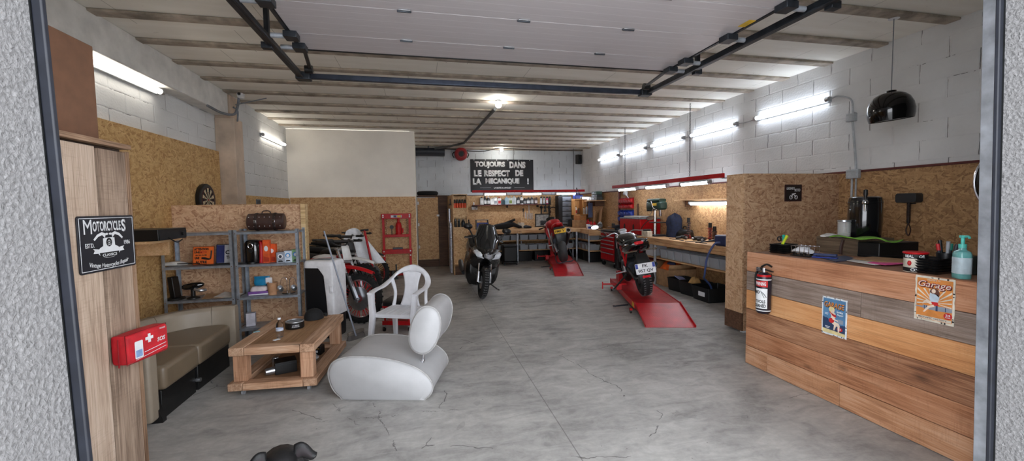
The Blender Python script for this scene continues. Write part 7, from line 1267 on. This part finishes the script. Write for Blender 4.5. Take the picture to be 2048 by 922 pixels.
# tin signs
def tin(name, label, pc, w, h_, base, edge):
    M_ = frame((BXF-.0045, pc.y, pc.z), (0, -1, 0), (0, 0, 1)); s = thing(name, label, 'sign', M=M_)
    rnd = random.Random(w); pts = []
    c4 = [(-w/2, -h_/2), (w/2, -h_/2), (w/2, h_/2), (-w/2, h_/2)]
    for i in range(4):
        a, b = c4[i], c4[(i+1) % 4]
        for k in range(12): q = k/12; pts.append((a[0]+(b[0]-a[0])*q+rnd.uniform(-.0025, .0025), a[1]+(b[1]-a[1])*q+rnd.uniform(-.0025, .0025)))
    build('tin_plate', MB().prism(pts, -.002, .0015), edge, s); poly('printed_field', rrect(-w/2+.01, w/2-.01, -h_/2+.012, h_/2-.012, .004), base, T(0, 0, .0016), s)
    for i in range(14):
        a, b = c4[i % 4], c4[(i+1) % 4]; q = rnd.random(); cx, cy = a[0]+(b[0]-a[0])*q, a[1]+(b[1]-a[1])*q; cx *= .95; cy *= .96; build('worn_speck', MB().prism(ell(cx, cy, rnd.uniform(.003, .008), rnd.uniform(.002, .006), 8), .0016, .0019), DINK, s, flat=True)
    return s
CREAM = mat('tin_cream', (214, 206, 190), .5); SKIN = mat('print_skin', (216, 180, 150), .55); PSK = mat('print_pale_skin', (228, 206, 186), .55); OR2 = mat('print_orange', (214, 136, 66), .55); BLP = mat('print_blue', (84, 128, 166), .5); NVP = mat('print_navy', (44, 62, 96), .5); GRP = mat('print_grey', (140, 148, 160), .45); HRB = mat('print_brown_hair', (96, 56, 46), .6); HRY = mat('print_blond_hair', (222, 206, 150), .6)
pc = (ax(1645, 590, BXF)+ax(1695, 678, BXF))/2; pc.z = (ax(1645, 628, BXF).z+ax(1695, 640, BXF).z)/2
wS = ax(1645, 630, BXF).y-ax(1695, 630, BXF).y; s = tin('blue_garage_sign', 'blue tin garage sign with a blond figure on the middle of the bar front', pc, wS, .30, BLP, mat('tin_white', (220, 226, 230), .45))
W2 = wS; TZ_ = lambda x, y, z=.0022: T(x, y, z)
poly('lower_field', [(-W2/2+.01, -.135), (W2/2-.01, -.135), (W2/2-.01, -.05), (.02, -.06), (-W2/2+.01, -.01)], NVP, T(0, 0, .0022), s); poly('sand_band', [(-W2/2+.01, -.137), (W2/2-.01, -.137), (W2/2-.01, -.115), (-W2/2+.01, -.105)], HRY, T(0, 0, .0027), s)
text('shadow_lettering', 'GARAGE', DINK, TZ_(.003, .087), W2*.8, .048, s, .03, shear=.15); text('lettering', 'GARAGE', OR2, TZ_(-.001, .09, .003), W2*.8, .045, s, .02, shear=.15)
poly('print_hair', ell(-.018, .055, .024, .022, 14), HRY, TZ_(0, 0, .0036), s); poly('print_face', ell(-.008, .042, .012, .014, 12), PSK, TZ_(0, 0, .0042), s)
poly('print_torso', [(-.03, .04), (.012, .03), (.016, .0), (.0, -.022), (-.026, -.02), (-.02, .01)], PSK, TZ_(0, 0, .0034), s); poly('print_top', [(-.034, .04), (-.02, .028), (.0, .02), (.018, .018), (.018, -.002), (-.004, .004), (-.02, .014), (-.036, .03)], RINK, TZ_(0, 0, .0041), s)
poly('print_shorts', ell(-.018, -.032, .022, .02, 14), RINK, TZ_(0, 0, .0041), s); poly('print_legs', [(-.006, -.03), (.04, -.045), (.05, -.06), (.046, -.115), (.036, -.115), (.032, -.07), (.02, -.07), (.008, -.105), (-.002, -.103), (.004, -.065), (-.02, -.05)], PSK, TZ_(0, 0, .0036), s); poly('print_arm', [(-.03, .03), (-.02, .02), (.0, -.012), (.035, -.022), (.035, -.03), (-.008, -.022)], PSK, TZ_(0, 0, .0046), s)
poly('print_motor', rrect(.028, .075, -.045, -.012, .006), GRP, TZ_(0, 0, .0032), s); poly('print_wheel', ell(-.06, -.035, .018, .018, 18), NVP, TZ_(0, 0, .0034), s); poly('print_badge', ell(.05, -.088, .022, .016, 18), RINK, TZ_(0, 0, .0034), s)
text('lettering', 'Service', INK, TZ_(.045, .045), .05, .018, s, .02, shear=.2); text('lettering', 'Repair', INK, TZ_(.05, .022), .05, .018, s, .02, shear=.2); build('small_stripe', MB().box(-.075, -.045, .018, .021, .002, .0028).box(-.075, -.05, .008, .011, .002, .0028).box(-.07, -.03, -.088, -.084, .002, .003).box(-.066, -.034, -.098, -.094, .002, .003), INK, s); text('lettering', '24', INK, TZ_(.05, -.088, .0042), .022, .014, s, .02)
pc = (ax(1831, 550, BXF)+ax(1911, 654, BXF))/2; pc.z = (ax(1833, 594, BXF).z+ax(1910, 606, BXF).z)/2; w_ = ax(1831, 600, BXF).y-ax(1911, 600, BXF).y
s = tin('orange_garage_sign', 'orange and cream tin garage sign with a seated figure near the door track', pc, w_, .285, OR2, CREAM); W3 = w_
mb = MB()
for i in range(13):
    a = pi*(-.05+1.1*i/12); b = .045
    def edge(a_): dx, dy = cos(a_), sin(a_); k = min((W3/2-.013)/max(abs(dx), 1e-4), (.085 if dy > 0 else .07)/max(abs(dy), 1e-4)); return (dx*k, -.02+dy*k)
    mb.prism([(0, -.02), edge(a-b), edge(a+b)], .002, .0026)
build('ray_stripe', mb, CREAM, s, flat=True)
text('shadow_lettering', 'Garage', DINK, TZ_(.003, .087, .0028), W3*.84, .055, s, .045, shear=.25); text('outline_lettering', 'Garage', RINK, TZ_(0, .09, .0034), W3*.84, .055, s, .035, shear=.25); text('lettering', 'Garage', CREAM, TZ_(0, .09, .0042), W3*.82, .05, s, .0, shear=.25); text('lettering', 'WELCOME TO', CREAM, TZ_(-.005, .122, .0028), .07, .009, s, .01)
poly('print_hair', [(-.02, .06), (-.005, .075), (.02, .068), (.03, .045), (.026, .02), (.01, .035), (-.01, .04), (-.022, .045)], HRB, TZ_(0, 0, .0036), s); poly('print_face', ell(-.002, .055, .011, .014, 12), PSK, TZ_(0, 0, .0042), s)
poly('print_shirt', [(-.022, .04), (.02, .036), (.03, .02), (.022, -.012), (-.016, -.014), (-.024, .01)], mat('print_shirt_blue', (190, 206, 220), .5), TZ_(0, 0, .0036), s); poly('print_shorts', [(-.014, -.014), (.022, -.013), (.026, -.034), (-.002, -.036)], RINK, TZ_(0, 0, .0042), s)
poly('print_legs', [(-.006, -.016), (-.04, -.004), (-.062, -.03), (-.058, -.036), (-.04, -.02), (-.012, -.034)], PSK, TZ_(0, 0, .0038), s); poly('print_legs', [(.0, -.03), (-.03, -.045), (-.055, -.085), (-.048, -.088), (-.02, -.055), (.006, -.042)], PSK, TZ_(0, 0, .0046), s)
poly('print_plug', [(-.098, -.052), (-.06, -.05), (-.055, -.042), (.0, -.044), (.01, -.036), (.035, -.038), (.04, -.034), (.095, -.04), (.095, -.062), (.04, -.066), (.01, -.066), (-.05, -.066), (-.06, -.06), (-.098, -.058)], GRP, TZ_(0, 0, .0034), s); build('plug_rib', MB().box(-.05, -.046, -.066, -.043, .0036, .0048).box(-.04, -.036, -.066, -.043, .0036, .0048).box(.012, .022, -.068, -.035, .0036, .0048).box(.06, .064, -.064, -.038, .0036, .0048), NVP, s)
poly('print_badge', ell(.075, -.088, .022, .02, 18), RINK, TZ_(0, 0, .0034), s); text('lettering', '24', INK, TZ_(.075, -.082, .0042), .024, .012, s, .02); text('lettering', 'HOURS', INK, TZ_(.075, -.096, .0042), .026, .007, s, .01); poly('cream_foot', [(-W3/2+.013, -.128), (W3/2-.013, -.128), (W3/2-.013, -.112), (-W3/2+.013, -.112)], CREAM, TZ_(0, 0, .0022), s); text('lettering', 'MECHANIC ON DUTY', HRB, TZ_(-.005, -.12, .003), .15, .009, s, .01)
# ================================================================= THINGS ON THE BAR
BTR = mat('black_tray', (20, 20, 22), .35)
def tray_stack(label, p, n_, w, d, rot, grp):
    for i in range(n_):
        t = thing('letter_tray', label[0] if i == n_-1 else label[1], 'tray', (p[0], p[1], ZB+.001+i*.017), rot, grp); w2, d2 = w/2, d/2
        build('tray_dish', MB().rings([[Vector((x*sx, y*sx, z)) for x, y in rrect(-w2, w2, -d2, d2, .02, 4)] for sx, z in ((.88, 0), (1, .014), (1.02, .016), (.98, .016), (.86, .003))]), BTR, t)
q = onx(1567, 3.42); tray_stack(('topmost black tray of the stack at the extinguisher end, holding pens', 'black tray in the stack at the extinguisher end of the bar'), q, 5, .22, .16, .2, 'black trays at the extinguisher end')
PENC = [((190, 206, 40), 'yellow-green marker lying in the small tray stack'), ((40, 170, 150), 'teal pen lying in the small tray stack'), ((30, 30, 34), 'black scissors handle standing in the small tray stack')]
for i, (c_, lb) in enumerate(PENC):
    a = Vector((q.x-.04+.04*i, q.y-.03+.03*i, ZB+.095)); t = thing('marker', lb, 'pen', a, (0, .6, i*.8)); m_ = mat('pen_%d_%d' % c_[:2], c_, .4)
    if i < 2: build('barrel', MB().cyl((0, 0, -.01), (0, 0, .06), .012), m_, t); build('cap', MB().cyl((0, 0, .06), (0, 0, .085), .013), m_, t)
    else: build('finger_loop', MB().torus((0, 0, .05), (0, 1, 0), .02, .006, 18, 8).torus((.03, 0, .06), (0, 1, 0), .02, .006, 18, 8), m_, t); build('blade', MB().beam((0, 0, .03), (.02, 0, -.02), .01, .003), ALU, t)
q = onx(1610, 3.38); t = thing('wire_basket', 'small chrome wire basket with a white toy car in it', 'basket', q, .1); build('base_plate', MB().box(-.07, .07, -.09, .09, 0, .008), BLK, t, bevel=.003); mb = MB()
for i in range(5): mb.tube([(-.065, -.08+.04*i, .008), (-.065, -.08+.04*i, .09), (.065, -.08+.04*i, .09), (.065, -.08+.04*i, .008)], .0025, 5)
for z in (.04, .09):
    for s_ in (-1, 1): mb.cyl((s_*.065, -.085, z), (s_*.065, .085, z), .0025, n=5)
build('wire_mesh', mb, CHR, t); q2 = q+Vector((-.0, .02, .009)); c2 = thing('toy_car', 'white paper car shape inside the chrome wire basket', 'toy car', q2, 1.6); build('car_body', MB().loft([(-.085, 0, .03, .03, .012), (-.07, 0, .034, .042, .02), (0, 0, .04, .045, .028), (.06, 0, .036, .042, .022), (.088, 0, .028, .03, .014)], 16), WHT, c2); build('roof', MB().loft([(-.045, 0, .062, .025, .008), (-.03, 0, .066, .034, .013), (.02, 0, .066, .034, .013), (.04, 0, .06, .025, .006)], 14), WHT, c2)
for s_ in (-1, 1):
    for x in (-.05, .05): build('wheel', MB().cyl((x, s_*.03, .014), (x, s_*.045, .014), .013), BLK, c2)
q = onx(1650, 3.4); t = thing('blue_stapler', 'dark blue stapler lying on the bar beside the wood crate', 'stapler', q, .5); build('base', MB().box(-.025, .025, -.09, .09, 0, .012), BLU, t, bevel=.003); build('arm', MB().box(-.022, .022, -.085, .08, .018, .04), mat('navy_plastic', (40, 52, 92), .45), t, bevel=.006); build('spring_post', MB().box(-.02, .02, .06, .085, .0125, .0175), STL, t)
# crate, black box, keg and green cloth behind
p0, p1 = ax(1650, 500, 3.98), ax(1735, 500, 3.98); CRW = wood('crate_wood', 'y', (64, 52, 42), (94, 78, 62), (118, 100, 80), 8, False, .7)
cr = thing('wooden_crate', 'old grey wooden crate with a leather handle behind the bar', 'crate', (4.02, (p0.y+p1.y)/2, .0)); cw_ = (p0.y-p1.y)/2
build('crate_body', MB().box(-.15, .27, -cw_, cw_, .865, 1.255), CRW, cr, bevel=.005); build('leather_handle', MB().tube([(-.155, .12*0-cw_*.35, 1.24), (-.18, -cw_*.35, 1.15), (-.175, -cw_*.35, 1.0), (-.155, -cw_*.35, .92)], .013, 8, 4), LEA, cr); build('crate_plinth', MB().box(-.13, .26, -cw_+.02, cw_-.02, .0, .864), BLK, cr)
solo('white_rag', MB(T(3.9, p0.y-.12, 1.258)).loft([(-.09, 0, .01, .03, .01), (0, .01, .018, .05, .018), (.08, 0, .01, .03, .01)], 12), mat('white_cloth', (214, 210, 204), .8), 'crumpled white rag on the wooden crate beside the glass jar', 'rag')
p2 = ax(1786, 500, 4.0); bx = thing('black_case', 'matt black box standing against the wooden crate behind the bar', 'box', (4.05, 0, 0)); ya, yb = p2.y, p1.y-.012; build('case_body', MB().box(-.2, .24, ya, yb, .84, 1.235), BLK, bx, bevel=.006); build('case_plinth', MB().box(-.15, .22, ya+.03, yb-.03, 0, .839), BLK, bx); build('lid_line', MB().box(-.202, .242, ya-.002, yb+.002, 1.12, 1.126), STL, bx)
kp = ax(1727, 440, 4.05); kg = thing('beer_keg_tap', 'glossy black keg dispenser with a chrome tap on the wooden crate', 'beer dispenser', (4.13, kp.y+.05, 1.257)); kr = .13
build('keg_body', MB().lathe([(0, 0), (kr*.92, 0), (kr*.96, .01), (kr*1.02, .15), (kr, .34), (kr*.94, .375), (kr*.8, .385), (0, .385)], 36), GLB, kg); build('seam_band', MB().torus((0, 0, .33), (0, 0, 1), kr*1.0, .004, 36, 6), BLK, kg)
fd = (Vector((0, 0, 0))-Vector((4.13, kp.y+.05, 0))).normalized(); fm = frame((fd.x*kr*.98, fd.y*kr*.98, .33), (-fd.y, fd.x, 0), (0, 0, 1)); tp = build('tap_body', MB().cyl((0, 0, -.01), (0, 0, .05), .02).sphere((0, 0, .055), .025, 14, 10).cyl((0, -.01, .055), (0, -.08, .06), .012, .009), CHR, kg, M=fm); build('tap_lever', MB().lathe([(.008, 0), (.01, .03), (.018, .06), (.016, .1), (0, .105)], 14, (0, .015, .055), (0, 1, -.05)), BLK, tp)
jp = ax(1688, 460, 3.95); t = thing('glass_jar', 'clear glass jar on the wooden crate beside the black keg', 'jar', (3.95, jp.y, 1.257)); build('jar_body', MB().lathe([(0, .0), (.05, 0), (.053, .01), (.053, .14), (.05, .15), (.047, .14), (.047, .012), (0, .01)], 24), clearplastic('jar_glass', (220, 224, 226), .22, .05), t); build('lid', MB().cyl((0, 0, .15), (0, 0, .165), .054), ALU, t); build('jar_filling', MB().cyl((0, 0, .011), (0, 0, .04), .045), mat('jar_contents', (186, 178, 166), .7), t)
gp = ax(1733, 475, 3.9); GCL = mat('green_cloth', (112, 164, 56), .8, var=.15)
def gc(u, v): x, y = 3.79+.19*v, gp.y+.26-.5*u; return Vector((x, y, 1.263+.014*sin(u*9+v*4)+.02*sin(pi*u)*(1-v)-.03*max(0, .2-v)*5*abs(sin(u*7))*.3))
solo('green_cloth', MB().grid(gc, 24, 12), GCL, 'lime green cloth lying flat in front of the black keg', 'cloth', solid=.008)
# papers on the bar
def sheet_on(name, label, cat, pts, m, z, th=.002, grp=None): return solo(name, MB().prism([(a.x, a.y) for a in (fl(x, y, ZB) for x, y in pts)], ZB+z, ZB+z+th), m, label, cat, grp)
sheet_on('blue_folder', 'navy folder lying flat on the bar beside the crate', 'folder', [(1640, 516), (1690, 512), (1720, 520), (1672, 524)], mat('navy_plastic', (40, 52, 92), .45), .001, .004)
sheet_on('white_paper', 'white paper sheet under the kraft folder on the bar', 'paper', [(1693, 523), (1740, 516), (1800, 527), (1750, 532)], mat('paper_white', (214, 210, 204), .8), .006, .003)
sheet_on('pink_folder', 'bright pink folder under the kraft folder on the bar', 'folder', [(1735, 528), (1790, 520), (1815, 530), (1770, 533)], mat('pink_paper', (226, 80, 150), .6), .0095, .003)
sheet_on('kraft_folder', 'brown kraft folder lying open on top of the papers', 'folder', [(1705, 521), (1745, 517), (1812, 522), (1808, 529), (1760, 528)], CARD, .013, .004)
# oil can pot
q = onx(1832, 3.31); t = thing('paint_pot', 'old cream and black oil tin with a red rim on the bar', 'tin', q); r_ = .062
build('pot_body', MB().lathe([(0, 0), (r_, 0), (r_, .12), (r_*1.03, .124), (0, .124)], 32), CREAM, t); build('dark_band', MB().lathe([(r_*1.008, .003), (r_*1.008, .03)], 32, caps=False), DINK, t); build('dark_band', MB().lathe([(r_*1.008, .092), (r_*1.008, .122)], 32, caps=False), DINK, t); build('red_rim', MB().torus((0, 0, .128), (0, 0, 1), r_*.98, .008, 32, 8), RED, t); build('red_lid', MB().cyl((0, 0, .124), (0, 0, .133), r_*.9), RED, t)
va2 = math.atan2(-q.y, -q.x)
def rtext(body, par, rad, mid, z, w, hh, m):
    o = text('lettering', body, m, Matrix.Identity(4), w, hh, par, .03, .0008)
    for v in o.data.vertices:
        a = mid+v.co.x/rad; y = v.co.y; qq = rad+v.co.z; v.co = (qq*cos(a), qq*sin(a), z+y)
rtext('OIL', t, r_*1.012, va2-.0, .016, .05, .02, INK); rtext('OIL', t, r_*1.012, va2+.55, .107, .035, .02, INK); rtext('REAL', t, r_*1.012, va2-.55, .107, .05, .02, INK)
build('red_badge', MB().sphere((r_*.985*cos(va2-.5), r_*.985*sin(va2-.5), .06), (.012, .012, .018), 10, 8), RINK, t)
q = onx(1868, 3.34); tray_stack(('topmost black tray of the stack beside the oil tin', 'black tray in the stack beside the oil tin'), q, 6, .17, .13, .1, 'black trays beside the oil tin')
cp_ = onx(1893, 3.46); t = thing('pen_cup', 'black pen cup full of pens behind the hand sanitiser', 'cup', cp_); build('cup_body', MB().lathe([(0, 0), (.045, 0), (.05, .13), (.046, .13), (.04, .006), (0, .006)], 20), BTR, t)
for i, (c_, lb) in enumerate((((40, 150, 130), 'green-capped pen in the pen cup'), ((30, 30, 34), 'black marker in the pen cup'), ((190, 40, 46), 'red marker in the pen cup'), ((150, 154, 160), 'silver knife in the pen cup'), ((60, 62, 70), 'dark grey marker in the pen cup'))):
    a = 2*pi*i/5; b = cp_+Vector((.018*cos(a), .018*sin(a), .012)); e_ = cp_+Vector((.042*cos(a), .05*sin(a), .19+.02*(i % 2))); m_ = mat('pen_%d_%d' % c_[:2], c_, .4); t = thing('pen', lb, 'pen', b, 0, 'pens in the pen cup'); build('barrel', MB().cyl((0, 0, 0), (e_-b)*.75, .009), STL if i < 3 else m_, t); build('cap', MB().cyl((e_-b)*.75, e_-b, .0105), m_, t)
q = onx(1925, 3.27); sn = thing('hand_sanitiser', 'turquoise pump bottle of hand sanitiser at the bar end', 'bottle', q, 1.0); TQ = mat('turquoise_liquid', (112, 178, 176), .2, coat=.4); TQ2 = mat('turquoise_pump', (92, 204, 190), .35)
build('bottle_body', MB().loft([(0, 0, 0, .044, .034), (.006, 0, 0, .047, .036), (.15, 0, 0, .047, .036), (.165, 0, 0, .04, .032), (.175, 0, 0, .018, .018), (.19, 0, 0, .016, .016)], 24, 3.2, 'z'), TQ, sn); build('pump_collar', MB().cyl((0, 0, .188), (0, 0, .212), .019), TQ2, sn); pm = build('pump_stem', MB().cyl((0, 0, .212), (0, 0, .25), .009), TQ2, sn); build('pump_head', MB().box(-.016, .016, -.012, .012, .25, .266).tube([(-.014, 0, .26), (-.05, 0, .262), (-.062, 0, .25)], .007, 8, 3), TQ2, pm, bevel=.003)
va3 = math.atan2(-q.y, -q.x)-1.0; fx = frame((0.048*cos(va3), .04*sin(va3), .08), (-sin(va3), cos(va3), 0), (0, 0, 1)); build('label_patch', MB().loft([(.03, 0, 0, .0478, .0366), (.13, 0, 0, .0478, .0366)], 24, 3.2, 'z'), mat('label_pale', (196, 214, 222), .5), sn)
q = onx(1947, 3.5); solo('drinking_glass', MB(T(*q)).lathe([(0, 0), (.035, 0), (.042, .12), (.039, .12), (.033, .008), (0, .008)], 20), clearplastic('dark_glass', (50, 66, 66), .6, .08), 'dark drinking glass half hidden behind the door track', 'glass')
# hammer on the chipboard, dark mirror, pendant lamp
p = ax(1817, 396, CXW-.06); hm = thing('wall_hammer', 'large black block-headed hammer hung on the chipboard above the bar', 'hammer', (CXW-.001, p.y, p.z)); hm.scale = (.7, .66, .68); HB = mat('hammer_black', (40, 42, 46), .55)
build('head', MB().prism([(-.15, -.05), (-.13, -.075), (.13, -.075), (.15, -.05), (.15, .05), (.13, .075), (-.13, .075), (-.15, .05)], .0, .15, frame((-.151, 0, 0), (0, -1, 0), (0, 0, 1)) @ T(0, 0, -.15)), HB, hm, bevel=.006)
build('handle', MB().cyl((-.07, 0, -.075), (-.07, 0, -.40), .022), BLK, hm); mb = MB(); [mb.torus((-.07, 0, -.1-i*.024), (0, 0, 1), .023, .007, 16, 6) for i in range(12)]; build('grip_rib', mb, LEA, hm); build('strap', MB().tube([(-.07, 0, -.4), (-.06, -.03, -.5), (-.07, -.01, -.60), (-.07, .03, -.52), (-.07, .0, -.40)], .009, 6, 5), LEA, hm); build('wall_hook', MB().box(-.045, -.001, -.05, .05, -.095, -.08), STL, hm)
p = ax(1962, 362, 5.0); t = thing('oval_mirror', 'dark oval shield with a chrome rim hung at the door track', 'mirror', (5.14, p.y-.09, p.z)); build('backing', MB().lathe([(0, 0), (.2, 0), (.2, .03), (0, .05)], 36, (0, 0, 0), (-1, 0, 0)), GLB, t, M=Matrix.Diagonal((1, 1, 1.35, 1))); build('rim', MB().torus((-.03, 0, 0), (1, 0, 0), .2, .012, 40, 8), CHR, t, M=Matrix.Diagonal((1, 1, 1.35, 1))); build('wall_mount', MB().cyl((0, 0, 0), (.098, 0, 0), .03), STL, t)
lp = ay(1781, 228, 3.3); pl = thing('pendant_lamp', 'glossy black dome pendant lamp hanging over the bar', 'pendant lamp', (lp.x, 3.3, lp.z+.03)); lp.z += .03; SS = Matrix.Scale(.8, 4); rr_ = .225
PB = mat('pendant_black', (8, 8, 9), .1, coat=.2)
build('lamp_shade', MB().lathe([(.05, .225), (.10, .215), (.15, .188), (.19, .145), (.22, .075), (.232, .0), (.228, -.06), (.216, -.115), (.210, -.114), (.221, -.06), (.225, .0), (.213, .073), (.184, .14), (.145, .182), (.096, .208), (.04, .218)], 48), PB, pl, M=Euler((.0, R(-7), 0)).to_matrix().to_4x4() @ SS, angle=60)
build('inner_reflector', MB().lathe([(.19, -.105), (.205, -.06), (.21, -.01), (.2, .05), (.165, .11), (.1, .16), (0.0, .175)], 40, caps=False), mat('pendant_inner', (200, 202, 206), .4), pl, M=Euler((.0, R(-7), 0)).to_matrix().to_4x4() @ SS); build('cap', MB().cyl((0, 0, .165), (0, 0, .195), .04), PB, pl); build('cord', MB().cyl((0, 0, .18), (0, 0, CEIL-lp.z-.03), .004, n=8), WRAPG, pl); build('bulb', MB().sphere((0, 0, .02), (.04, .04, .05), 14, 10), mat('bulb_off', (226, 224, 218), .3), pl); build('lamp_holder', MB().cyl((0, 0, .06), (0, 0, .14), .02), BLK, pl); build('ceiling_rose', MB().cyl((0, 0, CEIL-lp.z-.031), (0, 0, CEIL-lp.z-.001), .045), WHT, pl)
# security camera and cables on the column
p = Vector((-2.62, 7.2, 3.22)); q = ax(482, 190, -2.6); sc_ = thing('security_camera', 'small white security camera at the ceiling over the concrete column', 'camera', (q.x, q.y, q.z)); build('camera_body', MB().loft([(-.07, 0, 0, .03, .045), (-.06, 0, 0, .04, .055), (.03, 0, 0, .04, .055), (.05, 0, 0, .03, .04)], 18, 3, 'y'), WHT, sc_); build('lens', MB().cyl((0, -.071, -.0), (0, -.078, -.0), .022), BLK, sc_); build('mount', MB().cyl((0, 0, .05), (0, 0, CEIL-q.z-.001), .02), WHT, sc_)
solo('cable_bundle', MB().tube([(-2.79, 6.6, 3.04), (-2.76, 6.95, 3.02), (-2.7, 7.22, 3.06), (-2.66, 7.26, 3.2), (-2.62, q.y, q.z+.04)], .018, 8, 6).tube([(-2.7, 7.2, 3.16), (-2.67, 7.27, 3.12), (-2.68, 7.27, 2.96)], .012, 8, 5).tube([(-2.68, 7.22, 3.2), (-2.3, 7.4, 3.36)], .008, 6), WRAPG, 'tangle of grey cables at the head of the concrete column', 'cables')
SKY=2.3; EXPO=1.13
# ================================================================= LIGHT
W = bpy.data.worlds.new('overcast_sky'); bpy.context.scene.world = W; W.use_nodes = True; nt = W.node_tree
bg = nt.nodes['Background']; tc = nt.nodes.new('ShaderNodeTexCoord'); sp = nt.nodes.new('ShaderNodeSeparateXYZ'); nt.links.new(tc.outputs['Generated'], sp.inputs[0])
rp = nt.nodes.new('ShaderNodeValToRGB'); nt.links.new(sp.outputs['Z'], rp.inputs[0]); e = rp.color_ramp.elements
e[0].position = 0; e[0].color = (1.31, 1.36, 1.45, 1); e[1].position = .7; e[1].color = (.72, .75, .8, 1)
nt.links.new(rp.outputs[0], bg.inputs[0]); bg.inputs[1].default_value = SKY
sc = bpy.context.scene
sc.view_settings.view_transform = 'Standard'; sc.view_settings.look = 'None'; sc.view_settings.gamma = 1; sc.view_settings.use_curve_mapping = False
sc.view_settings.exposure = EXPO
sc.cycles.max_bounces = 10; sc.cycles.diffuse_bounces = 6; sc.cycles.use_denoising = True; sc.cycles.sample_clamp_indirect = 8
